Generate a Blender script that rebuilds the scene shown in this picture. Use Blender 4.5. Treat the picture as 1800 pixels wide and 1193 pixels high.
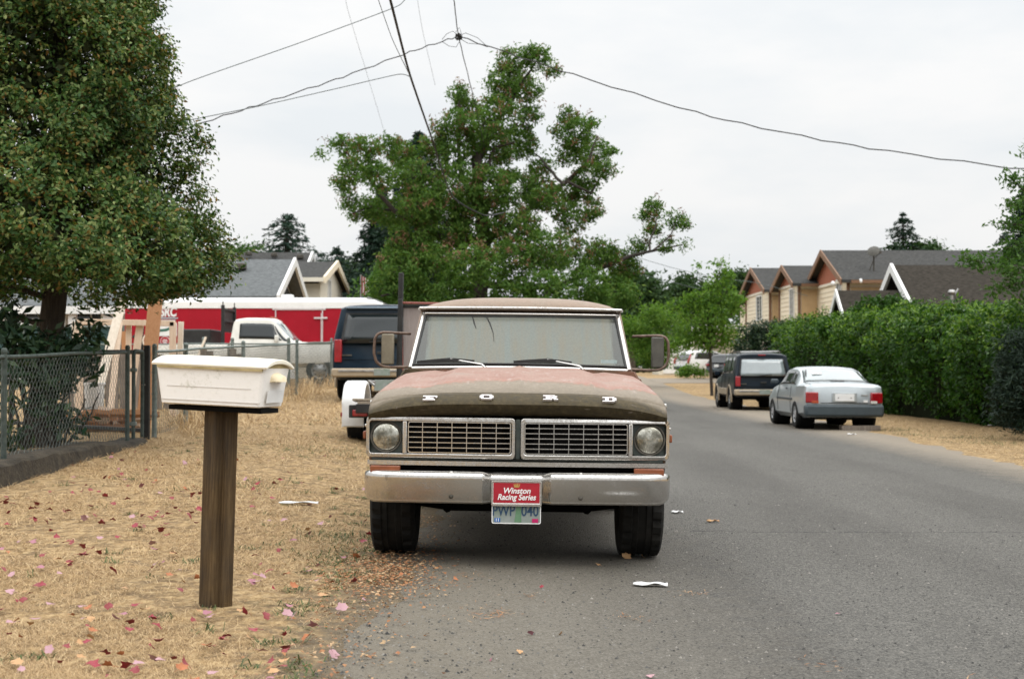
import bpy, bmesh, math, random
import numpy as np
from mathutils import Vector, Matrix, Euler
R = math.radians
S = bpy.context.scene
C = S.collection
for o in list(bpy.data.objects): bpy.data.objects.remove(o)

# ------------------------------------------------------------------ camera
FPX, CX, CY, HZ, EYE = 2500.0, 900.0, 596.5, 645.0, 1.27      # focal length etc. in units of an 1800 px wide frame
PITCH = math.atan((HZ - CY) / FPX)
cam_d = bpy.data.cameras.new('camera'); cam = bpy.data.objects.new('camera', cam_d); C.objects.link(cam)
cam.location = (0, 0, EYE); cam.rotation_euler = (math.pi / 2 + PITCH, 0, 0)
cam_d.sensor_width = 36; cam_d.lens = 36 * FPX / 1800; cam_d.clip_start = 0.1; cam_d.clip_end = 5000
cam_d.dof.use_dof = True; cam_d.dof.focus_distance = 8.7; cam_d.dof.aperture_fstop = 4.5
S.camera = cam
# ------------------------------------------------------------------ sky: an overcast dome over a Nishita sky, and a soft sun
SUN_EL, SUN_AZ = R(56), R(142)
W = bpy.data.worlds.new('World'); S.world = W; W.use_nodes = True
nt = W.node_tree; nt.nodes.clear()
def wn(t, **k):
    n = nt.nodes.new(t)
    for a, b in k.items(): setattr(n, a, b)
    return n
out = wn('ShaderNodeOutputWorld'); bgd = wn('ShaderNodeBackground'); sky = wn('ShaderNodeTexSky')
sky.sky_type = 'NISHITA'; sky.sun_disc = False; sky.sun_elevation = SUN_EL; sky.sun_rotation = SUN_AZ; sky.air_density = 1; sky.dust_density = 4
tc = wn('ShaderNodeTexCoord'); sep = wn('ShaderNodeSeparateXYZ'); nt.links.new(tc.outputs['Generated'], sep.inputs[0])
ramp = wn('ShaderNodeValToRGB')                     # brightness of the cloud deck against height: an overcast sky is brightest overhead
ramp.color_ramp.elements[0].position = 0.0; ramp.color_ramp.elements[0].color = (.272, .272, .272, 1)
ramp.color_ramp.elements[1].position = 1.0; ramp.color_ramp.elements[1].color = (.95, .95, .95, 1)
e = ramp.color_ramp.elements.new(0.26); e.color = (.312, .312, .312, 1)
e = ramp.color_ramp.elements.new(0.5); e.color = (.74, .74, .74, 1)
nt.links.new(sep.outputs['Z'], ramp.inputs[0])
mp = wn('ShaderNodeMapping'); mp.inputs['Scale'].default_value = (3.0, 3.0, 9.0); nt.links.new(tc.outputs['Generated'], mp.inputs[0])
nz = wn('ShaderNodeTexNoise'); nz.inputs['Scale'].default_value = 1.3; nz.inputs['Detail'].default_value = 5; nz.inputs['Roughness'].default_value = .55
nt.links.new(mp.outputs[0], nz.inputs['Vector'])
cr = wn('ShaderNodeValToRGB'); cr.color_ramp.elements[0].position = .36; cr.color_ramp.elements[0].color = (.88, .915, .94, 1)
cr.color_ramp.elements[1].position = .58; cr.color_ramp.elements[1].color = (1.0, 1.0, .995, 1)
nt.links.new(nz.outputs['Fac'], cr.inputs[0])
mul = wn('ShaderNodeMix', data_type='RGBA', blend_type='MULTIPLY'); mul.inputs[0].default_value = 1
nt.links.new(ramp.outputs[0], mul.inputs[6]); nt.links.new(cr.outputs[0], mul.inputs[7])
gain = wn('ShaderNodeMix', data_type='RGBA', blend_type='MULTIPLY'); gain.inputs[0].default_value = 1
gain.inputs[7].default_value = (26, 26, 26, 1); nt.links.new(mul.outputs[2], gain.inputs[6])
mx = wn('ShaderNodeMix', data_type='RGBA'); mx.inputs[0].default_value = .96
nt.links.new(sky.outputs[0], mx.inputs[6]); nt.links.new(gain.outputs[2], mx.inputs[7])
nt.links.new(mx.outputs[2], bgd.inputs[0]); bgd.inputs[1].default_value = 0.115
nt.links.new(bgd.outputs[0], out.inputs[0])
sl = bpy.data.lights.new('sun', 'SUN'); sl.energy = 0.7; sl.angle = R(25); sl.color = (1, .96, .9)
sun = bpy.data.objects.new('sun', sl); C.objects.link(sun)
_d = Vector((math.sin(SUN_AZ) * math.cos(SUN_EL), math.cos(SUN_AZ) * math.cos(SUN_EL), math.sin(SUN_EL)))
sun.rotation_euler = _d.to_track_quat('Z', 'Y').to_euler(); sun.location = (0, -5, 30)
S.view_settings.view_transform = 'Standard'; S.view_settings.look = 'None'; S.view_settings.exposure = 0.14; S.view_settings.gamma = 1.0

# ------------------------------------------------------------------ helpers
rng = np.random.default_rng(7); random.seed(7)
def at(px, py, Y):
    """world point seen at photo pixel (px,py) at depth Y metres in front of the lens"""
    u = (px - CX) / FPX; v = (CY - py) / FPX
    dy = math.cos(PITCH) - v * math.sin(PITCH); dz = math.sin(PITCH) + v * math.cos(PITCH)
    return Vector((u / dy * Y, Y, EYE + dz / dy * Y))
def sst(a, b, x):
    t = np.clip((np.asarray(x, float) - a) / (b - a), 0, 1); return t * t * (3 - 2 * t)
def H(x, y):
    """height of the ground"""
    x = np.asarray(x, float); y = np.asarray(y, float)
    L = .0245 * np.clip(y - 8, 0, 31); w = 1 - sst(-2.7, -.5, x)
    Rr = .75 * sst(55, 95, y)
    bump = .012 * np.sin(x * 2.1 + .7 * y) * np.cos(y * 1.3 - x) + .006 * np.sin(x * 5.3 + 1) * np.sin(y * 4.1)
    edge = np.clip(np.maximum(-.9 - x, x - 7.2), 0, 1)
    return w * L + (1 - w) * Rr - .02 * np.clip(x, -1.5, 2) + bump * edge
def h(x, y): return float(H(x, y))
def xl(y): return np.interp(y, [-30, 6, 12, 25, 60, 400], [-.74, -.72, -.72, -.5, .3, 1.0])
def xr(y): return np.interp(y, [-30, 6, 18, 32, 50, 80, 400], [6.3, 6.4, 6.7, 7.6, 8.0, 8.2, 9.0])

class MB:
    def __init__(s): s.v = []; s.f = []
    def add(s, vs, fs):
        n = len(s.v); s.v += [tuple(p) for p in vs]; s.f += [tuple(i + n for i in q) for q in fs]; return s
    def box(s, c, d, rot=None):
        c = Vector(c); d = Vector(d) / 2; M = Euler(rot).to_matrix() if rot else Matrix.Identity(3)
        vs = [c + M @ Vector((d.x * i, d.y * j, d.z * k)) for i in (-1, 1) for j in (-1, 1) for k in (-1, 1)]
        return s.add(vs, [(0, 1, 3, 2), (4, 6, 7, 5), (0, 4, 5, 1), (2, 3, 7, 6), (0, 2, 6, 4), (1, 5, 7, 3)])
    def bar(s, a, b, w, t, up=(0, 0, 1)):
        a = Vector(a); b = Vector(b); d = (b - a).normalized(); u = Vector(up)
        if abs(d.dot(u)) > .98: u = Vector((0, 1, 0))
        sx = d.cross(u).normalized(); uu = sx.cross(d)
        vs = [p + sx * i * w / 2 + uu * j * t / 2 for p in (a, b) for i, j in ((-1, -1), (1, -1), (1, 1), (-1, 1))]
        return s.add(vs, [(3, 2, 1, 0), (4, 5, 6, 7), (0, 1, 5, 4), (1, 2, 6, 5), (2, 3, 7, 6), (3, 0, 4, 7)])
    def tube(s, path, r, seg=8, cap=True):
        P = [Vector(p) for p in path]; n = len(P); rs = r if hasattr(r, '__len__') else [r] * n
        vs = []; prev = None
        for i in range(n):
            d = (P[min(i + 1, n - 1)] - P[max(i - 1, 0)]).normalized()
            if prev is None:
                prev = d.orthogonal().normalized()
            a = (prev - d * prev.dot(d)).normalized(); b = d.cross(a); prev = a
            vs += [P[i] + (a * math.cos(t) + b * math.sin(t)) * rs[i] for t in [2 * math.pi * k / seg for k in range(seg)]]
        fs = [(i * seg + k, i * seg + (k + 1) % seg, (i + 1) * seg + (k + 1) % seg, (i + 1) * seg + k) for i in range(n - 1) for k in range(seg)]
        if cap: fs += [tuple(range(seg - 1, -1, -1)), tuple((n - 1) * seg + k for k in range(seg))]
        return s.add(vs, fs)
    def lathe(s, prof, o=(0, 0, 0), ax='z', seg=24, cap=True):
        o = Vector(o); vs = []
        for r, hh in prof:
            for k in range(seg):
                a = 2 * math.pi * k / seg; c, d = r * math.cos(a), r * math.sin(a)
                vs.append(o + Vector({'z': (c, d, hh), 'x': (hh, c, d), 'y': (d, hh, c)}[ax]))
        n = len(prof); fs = [(i * seg + k, i * seg + (k + 1) % seg, (i + 1) * seg + (k + 1) % seg, (i + 1) * seg + k) for i in range(n - 1) for k in range(seg)]
        if cap: fs += [tuple(range(seg - 1, -1, -1)), tuple((n - 1) * seg + k for k in range(seg))]
        return s.add(vs, fs)
    def prism(s, poly, d0, d1, ax='y'):
        f = {'y': lambda a, b, d: (a, d, b), 'x': lambda a, b, d: (d, a, b), 'z': lambda a, b, d: (a, b, d)}[ax]
        n = len(poly); vs = [f(a, b, d0) for a, b in poly] + [f(a, b, d1) for a, b in poly]
        fs = [tuple(range(n)), tuple(range(2 * n - 1, n - 1, -1))] + [(i, i + n, (i + 1) % n + n, (i + 1) % n) for i in range(n)]
        return s.add(vs, fs)
    def grid(s, G, cu=False, cv=False):
        n = len(G); m = len(G[0]); vs = [p for row in G for p in row]
        fs = [(i * m + j, i * m + (j + 1) % m, ((i + 1) % n) * m + (j + 1) % m, ((i + 1) % n) * m + j)
              for i in range(n if cu else n - 1) for j in range(m if cv else m - 1)]
        return s.add(vs, fs)
    def loft(s, secs, cap=True):
        """closed sections of equal length"""
        n = len(s.v); m = len(secs[0]); s.grid(secs, cv=True)
        if cap: s.f += [tuple(n + k for k in range(m - 1, -1, -1)), tuple(n + (len(secs) - 1) * m + k for k in range(m))]
        return s
    def ring(s, outer, inner, y0, y1, ax='y'):
        """frame between two equal loops of (a,b) points, from y0 (front) to y1"""
        f = {'y': lambda p, d: (p[0], d, p[1]), 'x': lambda p, d: (d, p[0], p[1])}[ax]
        secs = [[f(p, d) for p in lp] for lp, d in ((outer, y1), (outer, y0), (inner, y0), (inner, y1))]
        return s.grid(secs, cu=True, cv=True)
    def ell(s, c, r, nu=12, nv=8):
        c = Vector(c); secs = []
        for i in range(1, nv):
            t = math.pi * i / nv
            secs.append([c + Vector((r[0] * math.sin(t) * math.cos(2 * math.pi * k / nu), r[1] * math.sin(t) * math.sin(2 * math.pi * k / nu), r[2] * math.cos(t))) for k in range(nu)])
        return s.loft(secs)
    def build(s, name, mat, parent=None, smooth=None, bevel=0, seg=2, fix=True):
        me = bpy.data.meshes.new(name); me.from_pydata(s.v, [], s.f); me.update()
        if fix:
            bm = bmesh.new(); bm.from_mesh(me); bmesh.ops.recalc_face_normals(bm, faces=bm.faces); bm.to_mesh(me); bm.free()
        me.materials.append(mat); o = bpy.data.objects.new(name, me); C.objects.link(o)
        if parent: o.parent = parent
        if smooth is not None:
            me.polygons.foreach_set('use_smooth', [True] * len(me.polygons)); me.set_sharp_from_angle(angle=R(smooth))
        if bevel:
            b = o.modifiers.new('bevel', 'BEVEL'); b.width = bevel; b.segments = seg; b.limit_method = 'ANGLE'; b.angle_limit = R(40)
            if smooth is None:
                me.polygons.foreach_set('use_smooth', [True] * len(me.polygons)); me.set_sharp_from_angle(angle=R(35))
        return o
def tag(o, label=None, cat=None, group=None, kind=None):
    for k, v in (('label', label), ('category', cat), ('group', group), ('kind', kind)):
        if v: o[k] = v
    return o
def thing(name, label, cat, loc=(0, 0, 0), rz=0, group=None):
    o = bpy.data.objects.new(name, None); C.objects.link(o); o.location = loc; o.rotation_euler = (0, 0, rz)
    o.empty_display_size = .1
    return tag(o, label, cat, group)
def dup(o, parent=None):
    c = o.copy(); C.objects.link(c); c.parent = parent
    for ch in list(o.children): dup(ch, c)
    return c
def np_mesh(name, V, F, mat, parent=None, smooth=False):
    """fast mesh of equal-size polygons"""
    V = np.ascontiguousarray(V, np.float32); F = np.ascontiguousarray(F, np.int32); k = F.shape[1]
    me = bpy.data.meshes.new(name); me.vertices.add(len(V)); me.vertices.foreach_set('co', V.ravel())
    me.loops.add(F.size); me.loops.foreach_set('vertex_index', F.ravel())
    me.polygons.add(len(F)); me.polygons.foreach_set('loop_start', np.arange(0, F.size, k, dtype=np.int32))
    if smooth: me.polygons.foreach_set('use_smooth', np.ones(len(F), bool))
    me.update(calc_edges=True); me.materials.append(mat)
    o = bpy.data.objects.new(name, me); C.objects.link(o)
    if parent: o.parent = parent
    return o
def boolean_cut(o, mb):
    """cut a shape out of a mesh for good"""
    k = mb.build('cutter', o.data.materials[0]); m = o.modifiers.new('b', 'BOOLEAN'); m.object = k; m.operation = 'DIFFERENCE'; m.solver = 'EXACT'
    bpy.context.view_layer.update()
    dg = bpy.context.evaluated_depsgraph_get(); me = bpy.data.meshes.new_from_object(o.evaluated_get(dg))
    o.modifiers.remove(m); old = o.data; o.data = me; me.name = old.name
    bpy.data.objects.remove(k)
    me.set_sharp_from_angle(angle=R(35))
    return o
def text(name, s, size, mat, parent, M, shear=0, bold=0, ext=.001, sx=1, align='CENTER'):
    cu = bpy.data.curves.new('t', 'FONT'); cu.body = s; cu.size = size; cu.shear = shear; cu.offset = bold; cu.extrude = ext
    cu.align_x = align; cu.align_y = 'CENTER'; cu.resolution_u = 4
    o = bpy.data.objects.new('t', cu); C.objects.link(o); bpy.context.view_layer.update()
    me = bpy.data.meshes.new_from_object(o.evaluated_get(bpy.context.evaluated_depsgraph_get()))
    bpy.data.objects.remove(o)
    me.transform(Matrix.Diagonal((sx, 1, 1, 1))); me.transform(M); me.materials.clear(); me.materials.append(mat)
    r = bpy.data.objects.new(name, me); C.objects.link(r); r.parent = parent
    return r
FRONT = Matrix.Rotation(math.pi / 2, 4, 'X')            # a text plane that faces the camera (-Y)
def rrect(x0, x1, z0, z1, r, n=4):
    pts = []
    for cx, cz, a0 in ((x1 - r, z1 - r, 0), (x0 + r, z1 - r, 90), (x0 + r, z0 + r, 180), (x1 - r, z0 + r, 270)):
        for i in range(n + 1):
            a = R(a0 + 90 * i / n); pts.append((cx + r * math.cos(a), cz + r * math.sin(a)))
    return pts

# ------------------------------------------------------------------ materials
class NT:
    def __init__(s, name):
        s.m = bpy.data.materials.new(name); s.m.use_nodes = True; s.t = s.m.node_tree; s.t.nodes.clear()
        s.out = s.n('ShaderNodeOutputMaterial'); s.tc = s.n('ShaderNodeTexCoord')
    def n(s, t, **k):
        q = s.t.nodes.new(t)
        for a, b in k.items(): setattr(q, a, b)
        return q
    def l(s, a, b): s.t.links.new(a, b)
    def noise(s, scale, detail=5, rough=.6, vec=None, stretch=None):
        q = s.n('ShaderNodeTexNoise'); q.inputs['Scale'].default_value = scale; q.inputs['Detail'].default_value = detail; q.inputs['Roughness'].default_value = rough
        v = vec or s.tc.outputs['Object']
        if stretch:
            m = s.n('ShaderNodeMapping'); m.inputs['Scale'].default_value = stretch; s.l(v, m.inputs[0]); v = m.outputs[0]
        s.l(v, q.inputs['Vector']); return q.outputs['Fac']
    def ramp(s, fac, *stops):
        q = s.n('ShaderNodeValToRGB'); e = q.color_ramp.elements
        while len(e) < len(stops): e.new(.5)
        for i, (p, c) in enumerate(stops):
            e[i].position = p; c = (c, c, c) if isinstance(c, (int, float)) else c; e[i].color = (*c, 1)
        s.l(fac, q.inputs[0]); return q.outputs[0]
    def mix(s, fac, a, b, mode='MIX'):
        q = s.n('ShaderNodeMix', data_type='RGBA', blend_type=mode)
        for i, x in ((0, fac), (6, a), (7, b)):
            if hasattr(x, 'links'): s.l(x, q.inputs[i])
            elif i == 0: q.inputs[0].default_value = x
            else: q.inputs[i].default_value = (*x, 1)
        return q.outputs[2]
    def math(s, op, a, b=None, c=None):
        q = s.n('ShaderNodeMath', operation=op)
        for i, x in enumerate((a, b, c)):
            if x is None: continue
            if hasattr(x, 'links'): s.l(x, q.inputs[i])
            else: q.inputs[i].default_value = x
        return q.outputs[0]
    def xyz(s, src='Object'):
        q = s.n('ShaderNodeSeparateXYZ'); s.l(s.tc.outputs[src], q.inputs[0]); return q.outputs
    def pr(s, col, rough=.6, metal=0, spec=.5, bump=None, bd=.02, coat=0, bstr=1.0):
        b = s.n('ShaderNodeBsdfPrincipled')
        for k, x in (('Base Color', col), ('Roughness', rough), ('Metallic', metal)):
            if hasattr(x, 'links'): s.l(x, b.inputs[k])
            else: b.inputs[k].default_value = (*x, 1) if k == 'Base Color' else x
        b.inputs['Specular IOR Level'].default_value = spec; b.inputs['Coat Weight'].default_value = coat
        if bump is not None:
            q = s.n('ShaderNodeBump'); q.inputs['Distance'].default_value = bd; q.inputs['Strength'].default_value = bstr; s.l(bump, q.inputs['Height']); s.l(q.outputs[0], b.inputs['Normal'])
        return b
    def end(s, b): s.l(b.outputs[0], s.out.inputs[0]); return s.m
def pm(name, c1, c2=None, scale=4, rough=.6, metal=0, spec=.4, bump=0, bscale=40, stretch=None, lo=.35, hi=.65, coat=0, rv=0):
    t = NT(name)
    col = c1 if c2 is None else t.ramp(t.noise(scale, 6, .62, stretch=stretch), (lo, c1), (hi, c2))
    b = t.noise(bscale, 4, .6, stretch=stretch) if bump else None
    rg = rough
    if rv: rg = t.ramp(t.noise(scale * 1.7, 4), (.3, max(.05, rough - rv)), (.7, min(1, rough + rv)))
    return t.end(t.pr(col, rg, metal, spec, b, bump, coat))
def leafmat(name, cols, transl=.25, rough=.45, spec=.35):
    t = NT(name); g = t.n('ShaderNodeNewGeometry'); n = len(cols)
    col = t.ramp(g.outputs['Random Per Island'], *[((i + .5) / n, c) for i, c in enumerate(cols)])
    big = t.noise(.9, 3); col = t.mix(t.ramp(big, (.3, 0.0), (.7, .55)), col, cols[0])
    b = t.pr(col, rough, 0, spec); tr = t.n('ShaderNodeBsdfTranslucent'); t.l(t.mix(1.0, col, (1.25, 1.35, .6), 'MULTIPLY'), tr.inputs[0])
    m = t.n('ShaderNodeMixShader'); m.inputs[0].default_value = transl; t.l(b.outputs[0], m.inputs[1]); t.l(tr.outputs[0], m.inputs[2])
    return t.end(m)
def glassmat(name, tint=(.02, .03, .035), rough=.04):
    return pm(name, tint, None, rough=rough, spec=.8, coat=.3)
M = {}
def chrome(name, dirt=.35, rust=.12):
    t = NT(name)
    f1 = t.noise(9, 8, .7); f2 = t.noise(60, 5, .75); f3 = t.noise(14, 6, .7, stretch=(6, 6, .7))
    d = t.math('MULTIPLY', t.ramp(f2, (.42, 0.0), (.62, 1.0)), t.ramp(f1, (.38, 0.0), (.62, 1.0)))
    d = t.math('MAXIMUM', d, t.math('MULTIPLY', t.ramp(f3, (.55, 0.0), (.75, 1.0)), .6))
    d = t.math('MINIMUM', t.math('ADD', t.math('MULTIPLY', d, dirt * 1.5), .03), 1.0)
    col = t.mix(d, (.62, .60, .57), (.085, .065, .042))
    col = t.mix(t.math('MULTIPLY', t.ramp(t.noise(5, 6, .7), (.52, 0.0), (.72, 1.0)), rust), col, (.24, .10, .045))
    rg = t.math('ADD', t.math('MULTIPLY', d, .5), .085)
    mt = t.math('SUBTRACT', .97, t.math('MULTIPLY', d, .8))
    return t.end(t.pr(col, rg, mt, .5, f2, .0006))
M['chrome'] = chrome('aged_chrome', .22, .10); M['chrome_frame'] = chrome('pitted_chrome', .42, .22); M['chrome_clean'] = chrome('bright_chrome', .12, .02)
# sun-bleached, lichen-stained pick-up paint; object coordinates are the truck's own (y from the bumper back, z up)
def truckpaint(name, mode):
    t = NT(name); x, y, z = t.xyz()
    n1 = t.noise(3.2, 7, .66); n2 = t.noise(26, 6, .7); n3 = t.noise(120, 3, .7); ns = t.noise(7, 6, .68, stretch=(3, .5, 1))
    pink = t.ramp(n1, (.3, (.255, .135, .105)), (.55, (.30, .195, .158)), (.75, (.27, .215, .18)))
    grey = t.ramp(n2, (.3, (.155, .125, .088)), (.7, (.26, .22, .175)))
    olive = t.ramp(n2, (.3, (.028, .021, .010)), (.5, (.050, .038, .018)), (.72, (.095, .075, .042)))
    if mode == 'hood':
        # pink where the top coat has chalked, behind a ragged line; dirty grey in front of it; dark olive grime on the nose
        w = t.math('ADD', y, t.math('ADD', t.math('MULTIPLY', t.math('SUBTRACT', n1, .5), .22), t.math('MULTIPLY', t.math('SUBTRACT', n2, .5), .10)))
        w = t.math('SUBTRACT', w, t.math('MULTIPLY', t.math('SINE', t.math('MULTIPLY', t.math('ABSOLUTE', x), 9.0)), .06))
        col = t.mix(t.ramp(w, (.46, 0.0), (.505, 1.0)), grey, pink)
        edge = t.math('MULTIPLY', t.ramp(w, (.40, 0.0), (.48, 1.0), (.60, 0.0)), t.ramp(n2, (.42, 0.0), (.6, .8)))
        col = t.mix(edge, col, (.30, .13, .09))
        col = t.mix(t.ramp(y, (.125, 1.0), (.18, 0.0)), col, olive)
        col = t.mix(t.math('MULTIPLY', t.ramp(y, (.16, 1.0), (.34, 0.0)), .25), col, olive)
        # bare blue undercoat at the rear corners
        bx = t.math('MULTIPLY', t.ramp(t.math('ADD', t.math('ABSOLUTE', x), t.math('MULTIPLY', t.math('SUBTRACT', n1, .5), .2)), (.60, 0.0), (.66, 1.0)), t.ramp(y, (1.36, 0.0), (1.46, 1.0)))
        col = t.mix(bx, col, (.17, .19, .215))
        chalk = t.math('MULTIPLY', t.ramp(ns, (.56, 0.0), (.72, 1.0)), t.ramp(y, (.25, 0.0), (.4, .6)))
        col = t.mix(chalk, col, (.40, .33, .30))
    elif mode == 'roof':
        col = t.mix(t.ramp(n1, (.4, .15), (.65, .75)), (.27, .195, .15), (.24, .20, .155))
    else:
        col = t.mix(t.ramp(n1, (.42, 0.0), (.6, 1.0)), (.17, .085, .055), olive)
    col = t.mix(t.math('MULTIPLY', t.ramp(n3, (.5, 0.0), (.66, 1.0)), .45), col, (.07, .06, .04))
    ch_ = t.noise(42, 7, .75); col = t.mix(t.math('MULTIPLY', t.ramp(ch_, (.63, 0.0), (.655, .8)), t.ramp(n1, (.4, .3), (.6, 1.0))), col, (.055, .028, .016))
    sc_ = t.noise(30, 5, .7, stretch=(.12, 2.5, 1)); col = t.mix(t.ramp(sc_, (.66, 0.0), (.69, .5)), col, (.40, .33, .29))
    return t.end(t.pr(col, t.ramp(n2, (.3, .55), (.7, .85)), 0, .22, n3, .0008))
M['hood'] = truckpaint('faded_hood_paint', 'hood'); M['roof_p'] = truckpaint('faded_roof_paint', 'roof'); M['body_p'] = truckpaint('faded_body_paint', 'body')
def windscreen():
    t = NT('dusty_windscreen'); x, y, z = t.xyz()
    st = t.noise(5, 6, .7, stretch=(4.5, .4, .22)); fi = t.noise(70, 4, .7); bg = t.noise(2.0, 4, .6)
    dust = t.mix(t.ramp(st, (.36, 0.0), (.70, 1.0)), (.185, .215, .195), (.19, .175, .13))
    dust = t.mix(t.ramp(bg, (.4, 0.0), (.7, .35)), dust, (.20, .185, .15))
    d = t.pr(dust, .75, 0, .2); g = t.pr((.015, .02, .02), .12, 0, 1.0)
    tr = t.n('ShaderNodeBsdfTransparent'); tr.inputs[0].default_value = (.75, .82, .8, 1)
    m1 = t.n('ShaderNodeMixShader'); m1.inputs[0].default_value = .35; t.l(g.outputs[0], m1.inputs[1]); t.l(tr.outputs[0], m1.inputs[2])
    m2 = t.n('ShaderNodeMixShader'); a = t.math('ADD', t.ramp(fi, (.3, .50), (.7, .70)), t.ramp(st, (.4, 0.0), (.7, .1))); t.l(a, m2.inputs[0])
    # the dust layer thins out towards both side edges
    ed = t.ramp(t.math('ADD', t.math('ABSOLUTE', x), t.math('MULTIPLY', t.math('SUBTRACT', st, .5), .12)), (.685, 0.0), (.72, .75))
    a2 = t.math('MULTIPLY', a, t.math('SUBTRACT', 1.0, ed)); t.l(a2, m2.inputs[0])
    t.l(m1.outputs[0], m2.inputs[1]); t.l(d.outputs[0], m2.inputs[2]); return t.end(m2)
M['windscreen'] = windscreen()
def lensmat():
    t = NT('headlight_lens'); f = t.noise(30, 6, .7); g = t.noise(9, 5, .7)
    col = t.ramp(g, (.32, (.05, .045, .03)), (.48, (.20, .19, .15)), (.62, (.50, .49, .43)), (.75, (.68, .67, .60)))
    return t.end(t.pr(col, t.ramp(f, (.3, .08), (.7, .32)), .75, .7, t.noise(55, 2, .5, stretch=(1, .2, .25)), .004, .4))
M['lens'] = lensmat()
M['black'] = pm('black_paint', (.008, .008, .008), (.02, .02, .019), 6, .55)
M['void'] = pm('void_black', (.002, .002, .002), (.005, .0045, .004), 9, .85, spec=.15)  # near-black for recesses, gaps, seams and undersides
M['bezel'] = pm('bezel_paint', (.018, .026, .023), (.04, .045, .038), 12, .6)
M['rubber'] = pm('tyre_rubber', (.006, .006, .0055), (.017, .0155, .013), 7, .85, spec=.2, bump=.001, bscale=160)
M['rubber2'] = pm('car_tyre_rubber', (.008, .008, .008), (.016, .016, .015), 7, .8, spec=.25)
M['steel'] = pm('wheel_steel', (.42, .42, .41), (.25, .24, .23), 8, .35, .85)
M['signal'] = pm('turn_lens', (.16, .045, .018), (.24, .07, .025), 12, .3, spec=.5)
M['red_lens'] = pm('red_lens', (.30, .006, .010), (.22, .004, .008), 14, .22, spec=.6, coat=.4)
M['amber_lens'] = pm('amber_lens', (.35, .06, .02), None, rough=.25)
M['clear_lens'] = pm('clear_lens', (.55, .55, .52), None, rough=.2)
M['grime'] = pm('grimy_steel', (.05, .045, .035), (.10, .09, .075), 14, .7, .3)
M['mirror_back'] = pm('mirror_back', (.14, .12, .085), (.20, .175, .125), 10, .55, .15)
M['mirror_dark'] = pm('mirror_shell', (.055, .052, .044), (.085, .08, .066), 10, .5, .1)
M['rusty_tube'] = pm('rusty_tube', (.085, .05, .035), (.18, .13, .10), 25, .5, .5)
M['white_enamel'] = pm('white_enamel', (.62, .58, .58), (.74, .71, .70), 30, .35)
M['plate_red'] = pm('plate_red', (.37, .012, .025), (.30, .01, .02), 14, .4)
M['plate_state'] = pm('plate_state', (.26, .28, .27), (.17, .22, .18), 9, .45, bump=.001, bscale=80)
M['plate_green'] = pm('plate_green', (.09, .20, .10), (.14, .24, .15), 20, .5)
M['plate_blue'] = pm('plate_ink', (.018, .05, .10), None, rough=.5)
M['sticker_blue'] = pm('sticker_blue', (.03, .12, .35), None, rough=.5); M['sticker_pink'] = pm('sticker_pink', (.42, .01, .10), None, rough=.5)
M['gold'] = pm('gold_ink', (.42, .27, .07), None, rough=.45)
M['ink'] = pm('white_ink', (.75, .74, .72), None, rough=.5)
M['seat'] = pm('old_vinyl', (.05, .04, .032), (.09, .075, .06), 6, .6)
# ------------------------------------------------------------------ ground, road
def groundmat():
    t = NT('dry_lawn'); x, y, z = t.xyz()
    n1 = t.noise(1.1, 6, .65); n2 = t.noise(9, 6, .7); n3 = t.noise(70, 4, .7); n4 = t.noise(28, 5, .7, stretch=(1, .4, 1))
    straw = t.ramp(n4, (.28, (.22, .14, .065)), (.5, (.42, .29, .145)), (.72, (.58, .44, .25)))
    dirt = t.ramp(n3, (.3, (.085, .055, .030)), (.7, (.19, .13, .078)))
    col = t.mix(t.ramp(n2, (.40, 0.0), (.62, .85)), straw, dirt)
    green = t.math('MULTIPLY', t.ramp(n1, (.60, 0.0), (.72, 1.0)), t.ramp(n2, (.45, 0.0), (.6, .7)))
    col = t.mix(green, col, (.10, .12, .045))
    # bare dirt along the edge of the asphalt, and a duller lawn far away
    w = t.math('MULTIPLY_ADD', t.math('ADD', x, t.math('MULTIPLY', t.math('SUBTRACT', n2, .5), .9)), 2.2, 2.75)
    near = t.ramp(w, (.2, 0.0), (.95, .85)); far = t.ramp(t.math('MULTIPLY', y, 1 / 60), (.55, 1.0), (.8, .2))
    right = t.ramp(t.math('MULTIPLY', x, .1), (.5, 1.0), (.6, 0.0))
    col = t.mix(t.math('MULTIPLY', t.math('MULTIPLY', near, right), far), col, t.ramp(n3, (.3, (.105, .085, .058)), (.7, (.19, .155, .11))))
    return t.end(t.pr(col, .95, 0, .15, n3, .02))
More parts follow.
